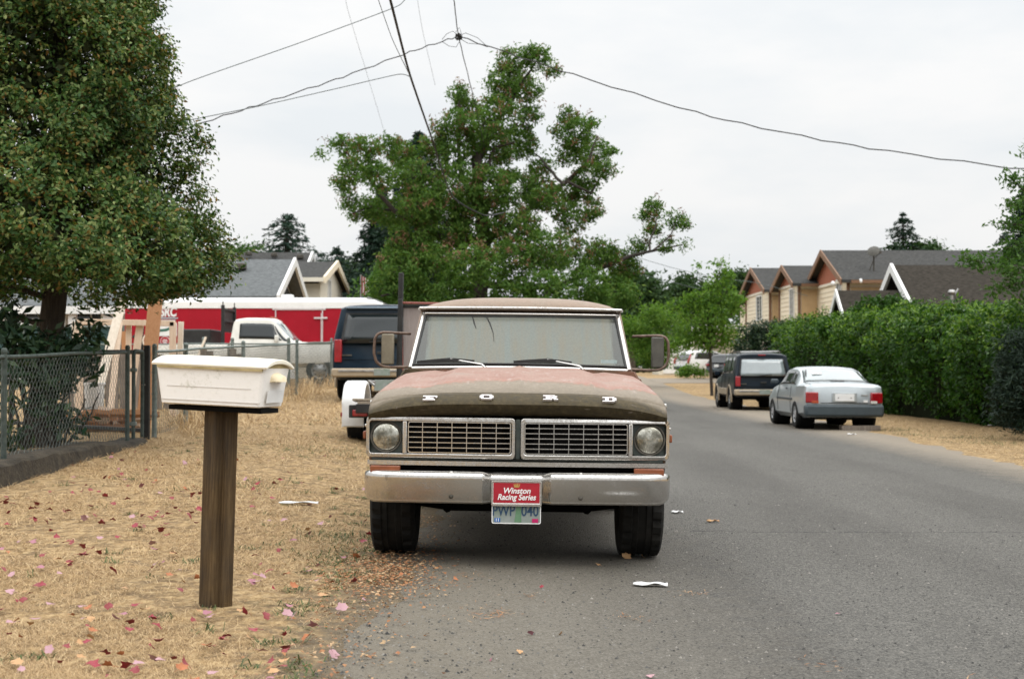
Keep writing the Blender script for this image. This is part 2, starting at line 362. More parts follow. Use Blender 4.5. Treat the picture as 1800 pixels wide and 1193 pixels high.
def roadmat():
    t = NT('worn_asphalt'); x, y, z = t.xyz()
    n1 = t.noise(.55, 5, .6, stretch=(1.6, .35, 1)); n2 = t.noise(5, 6, .7); f = t.noise(210, 3, .8); g = t.noise(75, 4, .75)
    v = t.n('ShaderNodeTexVoronoi'); v.inputs['Scale'].default_value = 95; t.l(t.tc.outputs['Object'], v.inputs['Vector'])
    tr_ = t.math('SINE', t.math('MULTIPLY_ADD', x, 3.6, t.math('MULTIPLY', n1, 3.0)))
    base = t.mix(t.ramp(t.math('MULTIPLY_ADD', tr_, .5, .5), (.3, 0.0), (.8, .35)), t.ramp(n1, (.3, (.053, .049, .042)), (.7, (.082, .077, .067))), (.093, .088, .077))
    stain = t.noise(.9, 5, .75, stretch=(1, .6, 1)); base = t.mix(t.ramp(stain, (.62, 0.0), (.72, .55)), base, (.050, .047, .042))
    agg = t.ramp(v.outputs['Color'], (.1, .45), (.5, 1.0), (.92, 1.75))
    col = t.mix(1.0, base, agg, 'MULTIPLY')
    col = t.mix(t.ramp(f, (.60, 0.0), (.72, .55)), col, (.40, .38, .34))
    col = t.mix(t.ramp(g, (.60, 0.0), (.70, .7)), col, (.035, .033, .03))
    # dust and crumbs along the left shoulder, and a straw tint off the far right verge
    w = t.math('ADD', x, t.math('MULTIPLY', t.math('SUBTRACT', n2, .5), 2.4))
    dustm = t.ramp(t.math('MULTIPLY_ADD', w, .2, .5), (.40, .75), (.62, .32), (.80, 0.0))
    col = t.mix(t.math('MULTIPLY', dustm, t.ramp(n2, (.3, .35), (.7, 1.0))), col, (.185, .155, .11))
    rdust = t.ramp(t.math('MULTIPLY_ADD', t.math('ADD', x, t.math('MULTIPLY', t.math('SUBTRACT', n2, .5), 1.2)), .2, -.7), (.42, 0.0), (.62, .8))
    col = t.mix(rdust, col, (.24, .20, .15))
    # one long crack across the lane, and a fainter seam
    nn = t.noise(1.6, 6, .7)
    def crack(y0, x0, wd, k):
        dy = t.math('ABSOLUTE', t.math('SUBTRACT', t.math('ADD', y, t.math('MULTIPLY', t.math('SUBTRACT', nn, .5), .55)), y0))
        return t.math('MULTIPLY', t.math('MULTIPLY', t.math('LESS_THAN', dy, wd), t.math('GREATER_THAN', x, x0)), k)
    col = t.mix(crack(11.3, 1.4, .016, .9), col, (.02, .019, .017))
    col = t.mix(crack(18.0, 2.2, .022, .6), col, (.03, .028, .025))
    rough = t.ramp(g, (.3, .7), (.7, .95))
    hgt = t.math('ADD', v.outputs['Distance'], t.math('MULTIPLY', g, .5))
    return t.end(t.pr(col, rough, 0, .35, hgt, .006))
M['lawn'] = groundmat(); M['asphalt'] = roadmat()
def lines(*segs):
    r = []
    for a, b, st in segs: r += list(np.arange(a, b, st))
    return np.array(r)
GX = lines((-900, -100, 100), (-100, -20, 8), (-20, -8, 1), (-8, 10, .2), (10, 24, 1), (24, 100, 8), (100, 901, 100))
GY = lines((-60, 0, 6), (0, 4, 1), (4, 24, .25), (24, 60, .6), (60, 130, 2), (130, 400, 30), (400, 2501, 150))
X, Y = np.meshgrid(GX, GY)
wob = .07 * np.sin(Y * 1.7) + .05 * np.sin(Y * 4.3 + 1) + .03 * np.sin(Y * 9.1)
inside = np.clip(np.minimum(X - (xl(Y) + wob) - .12, (xr(Y) + wob) - X - .12) / .25, 0, 1)
inside[(Y > 130)] = 0
Z = H(X, Y) - .035 * inside - .004
n, m = X.shape; ii, jj = np.meshgrid(np.arange(n - 1), np.arange(m - 1), indexing='ij')
q = (ii * m + jj).ravel(); F = np.stack([q, q + 1, q + m + 1, q + m], 1)
gr = np_mesh('ground', np.stack([X, Y, Z], -1).reshape(-1, 3), F, M['lawn'], smooth=True); tag(gr, kind='structure')
gr['label'] = 'dry straw coloured lawn and verge'
RY = GY[(GY >= -60) & (GY <= 128)]; U = np.concatenate([[0, .02, .05], np.linspace(.08, .92, 36), [.95, .98, 1]])
V = []
for y in RY:
    wl = .07 * math.sin(y * 1.7) + .05 * math.sin(y * 4.3 + 1) + .03 * math.sin(y * 9.1)
    a, b = float(xl(y)) + wl + .05 * random.uniform(-1, 1), float(xr(y)) + wl + .06 * random.uniform(-1, 1)
    xs = a + (b - a) * U; zz = H(xs, np.full_like(xs, y)) + .004; zz[0] -= .012; zz[-1] -= .012
    V.append(np.stack([xs, np.full_like(xs, y), zz], -1))
V = np.array(V); n, m = V.shape[:2]; ii, jj = np.meshgrid(np.arange(n - 1), np.arange(m - 1), indexing='ij'); q = (ii * m + jj).ravel()
rd = np_mesh('road', V.reshape(-1, 3), np.stack([q, q + 1, q + m + 1, q + m], 1), M['asphalt'], smooth=True); tag(rd, kind='structure')
# a driveway branching off to the right beyond the parked cars
G = []
for x in np.linspace(7.9, 40, 30):
    G.append([(x, y, h(x, y) + .012) for y in np.linspace(77 + .1 * (x - 8), 85 + .05 * (x - 8), 8)])
dw = MB().grid(G).build('driveway', M['asphalt'], smooth=40); tag(dw, kind='structure')

# ------------------------------------------------------------------ the old pick-up
TX, TY = .022, 8.87
TZ = (h(-.83, 9.72) + h(.85, 9.72)) / 2
truck = thing('pickup_truck', 'old rust-pink pickup truck with chrome grille and bumper facing the camera', 'pickup truck', (TX, TY, TZ), -.0107)
truck.rotation_euler = (0, R(.72), -.0107)
def hw(y): return float(np.interp(y, [0, .1, .5, 1.62], [.945, .945, .925, .83]))
HP = [(.165, .956), (.125, .964), (.080, .984), (.050, 1.012), (.038, 1.034), (.046, 1.046), (.064, 1.062), (.10, 1.083), (.135, 1.100), (.140, 1.092), (.146, 1.092), (.151, 1.104), (.20, 1.117), (.3, 1.134), (.45, 1.155), (.7, 1.183), (1.0, 1.212), (1.3, 1.234), (1.55, 1.247), (1.62, 1.25)]
def hoodz(u, y, z):
    a = abs(u); drop = float(np.interp(y, [0, .2, .8, 1.62], [.075, .075, .06, .035])) * a ** 4
    if y < .06 and z < 1.0: drop *= .55
    up = .016 * float(1 - sst(.52, .60, a)) * float(sst(.18, .5, y)) + .014 * max(0, 1 - a / .07) * float(sst(.16, .3, y))
    up -= .012 * float(sst(.60, .64, a) - sst(.66, .74, a)) * float(sst(.2, .5, y))
    return z - drop + up
US = [-1, -.985, -.96, -.92, -.87, -.8, -.74, -.69, -.65, -.62, -.59, -.56, -.52, -.45, -.35, -.25, -.15, -.08, -.04, 0, .04, .08, .15, .25, .35, .45, .52, .56, .59, .62, .65, .69, .74, .8, .87, .92, .96, .985, 1]
G = []
for y, z in HP:
    row = []
    for u in US:
        w = hw(y); yy = y + .055 * abs(u) ** 6 * (1 if y < .2 else .4) + .03 * u * u * (1 if y < .3 else 0)
        row.append((u * w, yy, hoodz(u, y, z)))
    G.append(row)
hood = MB().grid(G).build('hood', M['hood'], truck, smooth=50)
sm = hood.modifiers.new('s', 'SOLIDIFY'); sm.thickness = .012; sm.offset = -1
sm_p = [((p[0] + 0), p[1]) for p in [(u * .945, 0) for u in np.linspace(-.985, .985, 41)]]
MB().tube([(x, .143 + .03 * (x / .945) ** 2 + .055 * abs(x / .945) ** 6, hoodz(x / .945, .143, 1.095)) for x, _ in sm_p], .0035, 5).build('hood_seam', M['void'], truck)
# front letters, slab-serif, chrome white
def letter(ch):
    def R4(x0, x1, z0, z1): return [(x0, z0), (x1, z0), (x1, z1), (x0, z1)]
    L = {'F': [R4(0, .09, 0, .013), R4(.022, .050, .013, .045), R4(0, .105, .045, .058), R4(.05, .08, .023, .034), R4(.093, .105, .034, .045)],
         'R': [R4(0, .065, 0, .012), R4(.02, .048, .012, .046), R4(0, .088, .046, .058), R4(.048, .095, .022, .034), R4(.078, .104, .034, .046), R4(.068, .098, .012, .022), R4(.080, .11, 0, .012)],
         'D': [R4(.02, .046, .012, .046), R4(0, .088, .046, .058), R4(0, .088, 0, .012), R4(.074, .102, .012, .046)],
         'O': [R4(.012, .088, .046, .058), R4(.012, .088, 0, .012), R4(0, .028, .012, .046), R4(.072, .1, .012, .046)]}
    return L[ch]
for ch, px in (('F', 752), ('O', 852), ('R', 963), ('D', 1067)):
    x0 = (px - 907) / 279.0 - .05; u = x0 / .945; mb = MB()
    zb = hoodz(u, .08, 1.060); yb = .052 + .03 * u * u + .055 * abs(u) ** 6; sl_ = .9
    for poly in letter(ch):
        vs = []
        for d in (-.010, .012):
            for a, b in poly: vs.append((x0 + .008 + a * .86, yb + b * .62 + d * .72, zb + .004 + b * .46 - d * -.55 * -1))
        mb.add(vs, [(0, 1, 2, 3), (7, 6, 5, 4), (0, 4, 5, 1), (1, 5, 6, 2), (2, 6, 7, 3), (3, 7, 4, 0)])
    mb.build('badge_letter', M['white_enamel'], truck, bevel=.0015)
# fenders
for s in (-1, 1):
    secs = []
    for y in np.linspace(.27, 1.62, 14):
        w = hw(y); ez = hoodz(1, y, float(np.interp(y, [p[0] for p in HP[7:]], [p[1] for p in HP[7:]]))); k = float(np.interp(y, [.1, .25], [.985, 1]))
        secs.append([(s * a * k, y + .0, b) for a, b in ((w / k - .004, ez - .012), (.938 + .02 * float(sst(.2, .5, y)), ez - .075), (.950 + .018 * float(sst(.2, .5, y)), .93), (.955 + .018 * float(sst(.2, .5, y)), .80), (.947 + .015 * float(sst(.2, .5, y)), .64), (.935, .52), (.74, .52), (.74, ez - .10), (w - .06, ez - .03))])
    f = MB().loft(secs).build('fender', M['body_p'], truck, smooth=40)
    boolean_cut(f, MB().lathe([(.46, -.4), (.46, .4)], (s * .9, .85, .40), 'x', 40))
    MB().box((s * .975, .24, .825), (.02, .085, .05)).build('side_marker', M['signal'], truck, bevel=.006)
    b_ = MB().box((s * .968, .245, .885), (.016, .07, .018)).build('marker_trim', M['chrome_clean'], truck, bevel=.004)
    bpy.context.view_layer.update()
    MB().box((s * .972, .62, 1.02), (.03, .05, .035)).build('mirror_clip', M['chrome_clean'], truck, bevel=.006)
# grille shell
for s in (-1, 1):
    x0, x1 = (-.962, -.011) if s < 0 else (.019, .966)
    def bow(o, k=.05):
        for v in o.data.vertices: v.co.y += k * (v.co.x / .96) ** 2 + (.05 if abs(v.co.x) > .93 else 0) * ((abs(v.co.x) - .93) / .035)
    n_ = 5
    fr = MB().ring(rrect(x0, x1, .689, .948, .028, n_), rrect(x0 + .024, x1 - .024, .717, .919, .018, n_), .085, .25).build('grille_frame', M['chrome_frame'], truck, bevel=.011, seg=3)
    bow(fr)
    xa, xb = (-.725, -.698) if s < 0 else (.702, .729)
    p = MB().box(((xa + xb) / 2, .105, .819), (xb - xa, .04, .202)).build('grille_frame_post', M['chrome_frame'], truck, bevel=.005); bow(p)
    gx0, gx1 = (-.694, -.040) if s < 0 else (.044, .699)
    g = MB()
    NB = 7
    for i in range(1, NB): g.box((gx0 + (gx1 - gx0) * i / NB, .124, .819), (.0045, .02, .19))
    for i in range(1, 6):
        zz = .722 + .194 * i / 6
        for k in range(14):
            a = gx0 + (gx1 - gx0) * k / 14; b = gx0 + (gx1 - gx0) * (k + 1) / 14; g.box(((a + b) / 2, .118, zz), (b - a, .018, .0052))
    g.ring(rrect(gx0, gx1, .720, .918, .016, 4), rrect(gx0 + .006, gx1 - .006, .726, .912, .012, 4), .112, .14)
    go = g.build('grille', M['chrome_clean'], truck); bow(go)
    bx = sorted((gx0, gx1)); bb = MB().box(((gx0 + gx1) / 2, .20, .82), (.94, .03, .25)).build('radiator_screen', M['void'], truck)
    hx = -.832 if s < 0 else .836
    bz = MB()
    hx0, hx1 = (-.940, -.726) if s < 0 else (.730, .944)
    circ = [(hx + .098 * math.cos(2 * math.pi * k / 24 + math.pi / 4 * 0 + .26), .819 + .098 * math.sin(2 * math.pi * k / 24 + .26)) for k in range(24)]
    rr = rrect(hx0, hx1, .718, .920, .02, 5)
    bz.ring(rr, circ, .120, .15)
    bzo = bz.build('headlight_bezel', M['bezel'], truck, bevel=.003); bow(bzo)
    yb = .05 * (hx / .96) ** 2
    hl = MB().lathe([(.100, .13 + yb), (.101, .112 + yb), (.097, .104 + yb), (.091, .106 + yb), (.089, .118 + yb)], (hx, 0, .819), 'y', 40, cap=False).build('headlight', M['grime'], truck, smooth=30)
    pts = [(.0895 * math.sin(a), .116 + yb - .026 * math.cos(a) + .0) for a in np.linspace(math.pi / 2, .02, 9)]
    MB().lathe(pts, (hx, 0, .819), 'y', 40).build('lens', M['lens'], hl, smooth=60)
    MB().lathe([(.11, .19 + yb), (.11, .16 + yb)], (hx, 0, .819), 'y', 24).build('lamp_bucket', M['void'], hl)
    tx = -.832 if s < 0 else .832
    MB().box((tx, .13, .617), (.188, .06, .044)).build('turn_signal', M['signal'], truck, bevel=.006)
MB().box((.004, .10, .815), (.028, .05, .25)).build('grille_divider', M['bezel'], truck, bevel=.006)
dv = MB()
for k in range(24):
    a = -.948 + 1.9 * k / 24; b = a + 1.9 / 24; c = (a + b) / 2; dv.box((c, .125 + .05 * c * c, .657), (b - a + .001, .04, .028))
dv.build('lower_trim', M['chrome_frame'], truck)
MB().box((0, .26, .66), (1.86, .06, .40)).build('front_panel', M['void'], truck)
MB().box((0, .165, .684), (1.84, .05, .020)).build('valance', M['bezel'], truck)
# bumper: a pressed channel with wrapped ends and a recess for the plate
PR = [(.115, .604), (.035, .612), (.012, .602), (.003, .586), (.004, .562), (.016, .50), (.042, .430), (.056, .412), (.070, .408), (.060, .416), (.045, .420), (.030, .500), (.022, .575), (.035, .594), (.115, .594)]
xs = sorted(set([round(v, 4) for v in list(np.linspace(-.972, -.80, 14)) + list(np.linspace(-.8, -.25, 12)) + [-.215, -.195, -.175, -.162, -.155, -.12, 0]] + [round(-v, 4) for v in list(np.linspace(-.972, -.80, 14)) + list(np.linspace(-.8, -.25, 12)) + [-.215, -.195, -.175, -.162, -.155, -.12]]))
secs = []
for x in xs:
    a = abs(x); e = max(0, (a - .80) / .172); back = .05 * (a / .97) ** 2 + .17 * (1 - math.sqrt(max(0, 1 - min(1, e) ** 2 * .98)))
    rec = float(np.clip((.218 - a) / .06, 0, 1))
    sec = []
    for yy, z in PR:
        r_ = rec * .062; zz = z
        if z > .555 and yy < .05: zz -= rec * .012
        k = max(0, (a - .9) / .072) ** 2; zc = .51; zz = zz + (k * .035 if z < zc else -k * .02) * min(1, abs(z - zc) / .1)
        sec.append((x, yy + back + (r_ if yy < .11 else 0), zz))
    secs.append(sec)
bumper = MB().loft(secs).build('bumper', M['chrome'], truck, smooth=38)
for x in (-.41, .40):
    for z, yy in ((.455, .036), (.607, .035)):
        MB().ell((x, yy + .05 * (abs(x) / .97) ** 2 - .006, z), (.015, .010 if z < .5 else .014, .014 if z < .5 else .009), 12, 8).build('bolt', M['grime'] if z < .5 else M['chrome_clean'], bumper, smooth=60)
# plates
pr_ = MB().prism(rrect(-.154, .154, .408, .557, .008, 3), .010, .016).build('novelty_plate', M['ink'], truck); tag(pr_, 'red racing plate with white slanted lettering')
MB().prism(rrect(-.144, .144, .424, .549, .003, 2), .0075, .0098).build('plate_field', M['plate_red'], pr_)
MB().ring(rrect(-.157, .157, .402, .560, .010, 3), rrect(-.1475, .1475, .420, .553, .004, 3), .003, .014).build('plate_surround', M['chrome_frame'], pr_, bevel=.002)
for s, z, sz, nm in (('Winston', .4985, .052, .92), ('Racing Series', .4585, .052, .92)):
    T_ = Matrix.Translation((.0, .0062, z)) @ FRONT
    text('lettering', s, .050, M['ink'], pr_, T_, .25, .0011, .0012, .98 if s == 'Winston' else .90)
eg = MB()                                                                # a small gilt bird above the words
for a0, l_ in ((-.012, .016), (-.004, .02), (.004, .02), (.012, .016)): eg.prism([(a0 - .003, .522), (a0 + .003, .522), (a0 + .005 + a0 * .5, .524 + l_), (a0 - .001 + a0 * .5, .526 + l_)], .0065, .0074)
eg.prism([(-.015, .520), (.015, .520), (.008, .534), (-.008, .534)], .0066, .0075); eg.build('bird_emblem', M['gold'], pr_)
sp = MB().prism(rrect(-.153, .153, .293, .440, .012, 3), .026, .031).build('number_plate', M['plate_state'], truck); tag(sp, 'dirty pale number plate with blue characters')
MB().ring(rrect(-.1535, .1535, .2925, .44, .012, 3), rrect(-.148, .148, .298, .436, .008, 3), .0235, .027).build('plate_rim', M['ink'], sp)
tg = MB().prism([(-.012, .302), (.032, .302), (.030, .38), (.022, .43), (.004, .43), (-.004, .36)], .0245, .0255).build('plate_motif', M['plate_green'], sp)
text('lettering', 'PWP', .094, M['plate_blue'], sp, Matrix.Translation((-.080, .0242, .371)) @ FRONT, 0, .0012, .0010, .74)
text('lettering', '040', .094, M['plate_blue'], sp, Matrix.Translation((.085, .0242, .371)) @ FRONT, 0, .0012, .0010, .78)
s1 = MB().box((-.118, .0245, .315), (.036, .003, .025)).build('sticker', M['sticker_blue'], sp); text('lettering', '11', .026, M['ink'], s1, Matrix.Translation((-.118, .0225, .315)) @ FRONT, 0, .0006, .0004)
MB().box((.118, .0245, .313), (.038, .003, .024)).build('sticker', M['sticker_pink'], sp)
# cab
cw = []
for y, k in ((1.60, .98), (1.66, 1), (2.4, 1), (3.0, 1), (3.14, .99), (3.17, .97)):
    cw.append([(s * a * k, y, b) for s, a, b in [(-1, a, b) for a, b in ((.60, .42), (.90, .44), (.955, .60), (.97, .80), (.962, .97), (.90, 1.17), (.855, 1.245))] + [(1, a, b) for a, b in ((.855, 1.245), (.90, 1.17), (.962, .97), (.97, .80), (.955, .60), (.90, .44), (.60, .42))]])
MB().loft(cw).build('cab_body', M['body_p'], truck, smooth=40)
# windscreen opening: bottom y 1.67 z 1.285, top y 2.16 z 1.672
def wsp(u, v, off=0):
    y = 1.655 + .50 * v + .07 * u * u; z = 1.283 + .398 * v - .012 * u * u * (1 - v); x = u * (.80 - .058 * v)
    return (x, y + off, z)
N = 16
G = [[wsp(-1 + 2 * i / N, j / 8) for i in range(N + 1)] for j in range(9)]
ws = MB().grid(G).build('windscreen', M['windscreen'], truck, smooth=60)
fm = MB()
bot = [wsp(-1 + 2 * i / N, -.02, -.012) for i in range(N + 1)]; top = [wsp(-1 + 2 * i / N, .985, -.016) for i in range(N + 1)]
fm.tube([(p[0], p[1], p[2] - .012) for p in bot], .015, 8)
fm.tube([(p[0], p[1], p[2] + .004) for p in top], .011, 8)
for s in (-1, 1): fm.tube([(wsp(s, v, -.012)[0] + s * .012, wsp(s, v, -.012)[1], wsp(s, v)[2]) for v in np.linspace(-.05, 1.05, 9)], .017, 8)
fm.build('windscreen_frame', M['chrome_clean'], truck, smooth=50)
sealm = MB()
for v, z in ((.0, .008), (.945, -.004)): sealm.tube([(p[0], p[1] - .004, p[2] + z) for p in [wsp(-1 + 2 * i / N, v) for i in range(N + 1)]], .008, 6)
for s in (-1, 1): sealm.tube([(wsp(s, v)[0] - s * .008, wsp(s, v)[1] - .003, wsp(s, v)[2]) for v in np.linspace(0, 1, 9)], .011, 6)
sealm.build('rubber_seal', M['black'], truck, smooth=50)
# roof shell
rf = []
ys = [2.13, 2.15, 2.20, 2.32, 2.6, 2.9, 3.05, 3.13, 3.15]
for y in ys:
    t_ = (y - 2.13) / 1.02; w = .775 - .03 * max(0, t_ - .8) / .2
    zc = 1.745 + .085 * math.sin(math.pi * min(1, max(0, .13 + t_ * .72))) - (.03 if y in (2.13, 3.15) else 0)
    zc = float(np.interp(y, [2.13, 2.15, 2.20, 2.32, 2.6, 2.9, 3.05, 3.13, 3.15], [1.730, 1.755, 1.782, 1.806, 1.826, 1.822, 1.806, 1.775, 1.74]))
    sec = []
    for i in range(21):
        u = -1 + i / 10; dy = .07 * u * u if y < 2.4 else -.02 * u * u
        z = 1.718 + (zc - 1.718) * (1 - abs(u) ** 3.2) ** .62
        sec.append((u * w, y + dy, z))
    for i in range(20, -1, -1):
        u = -1 + i / 10; sec.append((u * (w - .03), y + (.07 * u * u if y < 2.4 else -.02 * u * u), 1.706))
    rf.append(sec)
MB().loft(rf).build('roof', M['roof_p'], truck, smooth=50)
dr = MB(); dr.tube([(u * .785, 2.118 + .07 * u * u, 1.724 - .006 * u * u) for u in np.linspace(-1, 1, 17)], .012, 8)
for s in (-1, 1): dr.tube([(s * .785, 2.19, 1.714), (s * .79, 2.6, 1.722), (s * .785, 3.1, 1.71)], .013, 8)
dr.build('drip_rail', M['chrome_frame'], truck, smooth=50)
# pillars, back wall, side glass, doors
for s in (-1, 1):
    MB().tube([(s * .815, 1.775, 1.24), (s * .752, 2.265, 1.71)], .028, 8).build('windscreen_pillar', M['roof_p'], truck, smooth=40)
    MB().bar((s * .842, 2.98, 1.24), (s * .745, 3.02, 1.715), .05, .16).build('rear_pillar', M['body_p'], truck, bevel=.01)
    MB().add([(s * .842, 1.80, 1.25), (s * .858, 2.90, 1.25), (s * .772, 2.93, 1.70), (s * .775, 2.26, 1.70)], [(0, 1, 2, 3)]).build('side_window', M['windscreen'], truck)
    dpts = [(1.70, .55), (1.70, 1.19), (2.88, 1.19), (2.88, .55)]
    d_ = MB()
    d_.grid([[(s * (np.interp(z, [.55, .8, .97, 1.19], [.949, .973, .966, .896]) + .004), y, z) for y in (1.70, 2.3, 2.88)] for z in (.55, .68, .80, .90, .97, 1.08, 1.19)])
    dd = d_.build('door', M['body_p'], truck, smooth=40); so = dd.modifiers.new('s', 'SOLIDIFY'); so.thickness = .006; so.offset = 0
    MB().box((s * .985, 2.74, 1.03), (.03, .14, .025)).build('door_handle', M['chrome_clean'], dd, bevel=.006)
MB().box((0, 3.13, 1.30), (1.60, .03, .14)).box((0, 3.08, 1.68), (1.44, .03, .08)).build('cab_back', M['body_p'], truck)
MB().box((0, 3.11, 1.51), (1.40, .012, .30)).build('rear_window', M['windscreen'], truck)
# cowl
MB().grid([[(u * .84, y, z - .015 * u * u) for u in np.linspace(-1, 1, 9)] for y, z in ((1.60, 1.225), (1.64, 1.248), (1.70, 1.262), (1.80, 1.262))]).build('cowl', M['hood'], truck, smooth=40)
for pts_ in ([(-.50, .94), (-.47, .80), (-.445, .70)], [(-.36, .95), (-.31, .80), (-.27, .62), (-.255, .45)]):
    MB().tube([(wsp(u, v)[0], wsp(u, v)[1] - .003, wsp(u, v)[2]) for u, v in pts_], [.004, .005, .0025, .0015][:len(pts_)], 5).build('glass_line', M['black'], truck, smooth=60)  # two dark curved lines drawn on the windscreen
# wipers
for ax, bx0, bx1 in ((-.245, -.725, -.375), (.475, .02, .25)):
    def wp(x, v): p = wsp(x / .78, v, -.028); return Vector((x, p[1], p[2]))
    w = MB().tube([wp(ax, -.06) + Vector((0, -.03, 0)), wp(ax - .03, .01), wp(ax - .27, .115)], [.010, .008, .006], 6).build('wiper', M['chrome_clean'], truck, smooth=50)
    bl = MB(); xs_ = np.linspace(ax - .52, ax - .09, 12)
    for i in range(11):
        f_ = lambda x: wp(x, .055 + .035 * math.sin((x - ax + .52) / .43 * 2.6) + (-.01 if x > ax - .15 else 0))
        bl.bar(f_(xs_[i]), f_(xs_[i + 1]), .010, .022)
    bl.tube([wp(ax - .46, .085), wp(ax - .27, .125), wp(ax - .13, .085)], .006, 5)
    bl.build('wiper_blade', M['black'], w)
MB().prism(rrect(.60, .72, 1.305, 1.33, .004, 2), 1.655, 1.657).build('permit_sticker', pm('sticker_teal', (.25, .33, .33), (.35, .42, .42), 60, .5), truck)
# interior
MB().box((0, 1.80, 1.19), (1.5, .22, .12)).build('dashboard', M['seat'], truck, bevel=.03)
MB().box((0, 2.65, 1.0), (1.45, .5, .16)).box((0, 2.93, 1.25), (1.45, .15, .46), (-.15, 0, 0)).build('bench_seat', M['seat'], truck, bevel=.04)
a_ = [Vector((.40 + .19 * math.cos(t), 2.10 - .08 * math.sin(t), 1.30 + .17 * math.sin(t))) for t in np.linspace(0, 2 * math.pi, 25)]
MB().tube(a_, .013, 6, cap=False).tube([(.40, 2.10, 1.30), (.40, 1.85, 1.18)], .02, 6).bar((.22, 2.10, 1.30), (.58, 2.10, 1.30), .02, .02).build('steering_wheel', M['black'], truck, smooth=50)
# towing mirrors
for s in (-1, 1):
    k = 1 if s < 0 else .985
    P = [(.835, 2.10, 1.515), (1.04, 1.90, 1.520), (1.08, 1.89, 1.505), (1.10, 1.885, 1.470), (1.105, 1.885, 1.36), (1.085, 1.885, 1.295), (1.04, 1.885, 1.262), (.96, 1.88, 1.256), (.80, 1.80, 1.262)]
    if s > 0: P = [(x + .02, y, z) for x, y, z in P]
    Q = [P[0]]
    for i in range(len(P) - 1): Q += [tuple(np.array(P[i]) * (1 - t) + np.array(P[i + 1]) * t) for t in (.25, .5, .75, 1)]
    Q = [tuple((np.array(Q[max(i - 1, 0)]) + 2 * np.array(Q[i]) + np.array(Q[min(i + 1, len(Q) - 1)])) / 4) for i in range(len(Q))]
    mr = MB().tube([(s * x, y, z) for x, y, z in Q], .011, 8).build('side_mirror', M['rusty_tube'], truck, smooth=50)
    mx0 = 1.00 if s < 0 else 1.04
    rot = (0, 0, s * .25)
    MB().box((s * mx0, 1.885, 1.392), (.098, .03, .232), rot).build('mirror_shell', M['mirror_back'] if s < 0 else M['mirror_dark'], mr, bevel=.010, seg=3)
    MB().box((s * mx0, 1.903, 1.392), (.085, .006, .215), rot).build('mirror_glass', glassmat('mirror_glass'), mr)
    MB().bar((s * mx0, 1.885, 1.51), (s * mx0, 1.885, 1.265), .014, .014).build('mirror_pin', M['grime'], mr)
    MB().box((s * .81, 1.76, 1.245), (.05, .05, .05)).build('mirror_bracket', M['grime'], mr, bevel=.008)
# bed
for s in (-1, 1):
    secs = [[(s * a, y, b) for a, b in ((.955, .55), (.975, .80), (.962, .97), (.945, 1.16), (.86, 1.165), (.86, .60))] for y in (3.22, 3.6, 5.3, 5.42)]
    f = MB().loft(secs).build('bed_side', M['body_p'], truck, smooth=40)
    boolean_cut(f, MB().lathe([(.45, -.4), (.45, .4)], (s * .9, 4.15, .40), 'x', 36))
MB().box((0, 4.3, .62), (1.70, 2.14, .06)).box((0, 3.25, .90), (1.70, .05, .5)).build('bed_floor', M['body_p'], truck)
tgp = MB().box((0, 5.40, .90), (1.70, .05, .52)).build('tailgate', M['body_p'], truck, bevel=.01)
# chassis
ch = MB()
for s in (-1, 1): ch.box((s * .42, 2.8, .52), (.07, 5.0, .16))
ch.tube([(-.76, .85, .38), (-.45, .85, .335), (.45, .85, .335), (.76, .85, .38)], .05, 8).tube([(-.76, 4.15, .38), (.76, 4.15, .38)], .05, 8)
ch.ell((0, 4.15, .38), (.15, .17, .16)).box((.1, 1.1, .42), (.36, .55, .22)).box((0, 1.9, .46), (.25, .9, .2)).box((0, .45, .46), (1.3, .10, .12))
for s in (-1, 1): ch.box((s * .46, .85, .42), (.08, .9, .05)).tube([(s * .53, .72, .40), (s * .47, .80, .315), (s * .44, .84, .36)], [.035, .04, .03], 8).tube([(s * .56, .85, .40), (s * .60, 1.0, .62)], .03, 8)
ch.tube([(-.50, 1.2, .34), (-.5, 2.5, .36), (-.62, 4.6, .36)], .035, 8)
ch.box((0, .95, .60), (1.30, 1.5, .05)).box((0, 2.4, .47), (1.5, 1.5, .04)).box((0, 1.35, .44), (.8, 1.0, .1)); ch.build('chassis', M['void'], truck, smooth=40)  # flat trays added to the chassis to block light under the truck
def treaded_tyre(r, w, rim, seg=110):
    prof = [(rim - .01, -.42), (rim + .01, -.46), (rim + .05, -.50), (r - .055, -.50), (r - .022, -.475), (r - .004, -.43), (r, -.36), (r, -.24), (r, -.22), (r, -.1), (r, -.08), (r, .08), (r, .1), (r, .22), (r, .24), (r, .36), (r - .004, .43), (r - .022, .475), (r - .055, .50), (rim + .05, .50), (rim + .01, .46), (rim - .01, .42)]
    gro = {7: .011, 8: .011, 9: .0, 10: .011, 11: .011, 13: .011, 14: .011}
    G = []
    for k in range(seg):
        row = []
        for i, (a, b) in enumerate(prof):
            rr = a; ph = k + (2 if abs(b) < .2 else 0)
            if i in (7, 14) : rr -= .011 if (ph % 5) < 1 else .0
            if i in (8, 10, 11, 13): rr -= .010
            if 4 <= i <= 6 or 15 <= i <= 17: rr -= .016 if (k % 5) < 2 else 0
            if i in (9, 12): rr -= .009 if (ph % 4) < 1 else 0
            t = 2 * math.pi * (k + b * 1.2) / seg
            row.append((b * w, rr * math.cos(t), rr * math.sin(t)))
        G.append(row)
    return MB().grid(G, cu=True)
tm = treaded_tyre(.385, .29, .205)
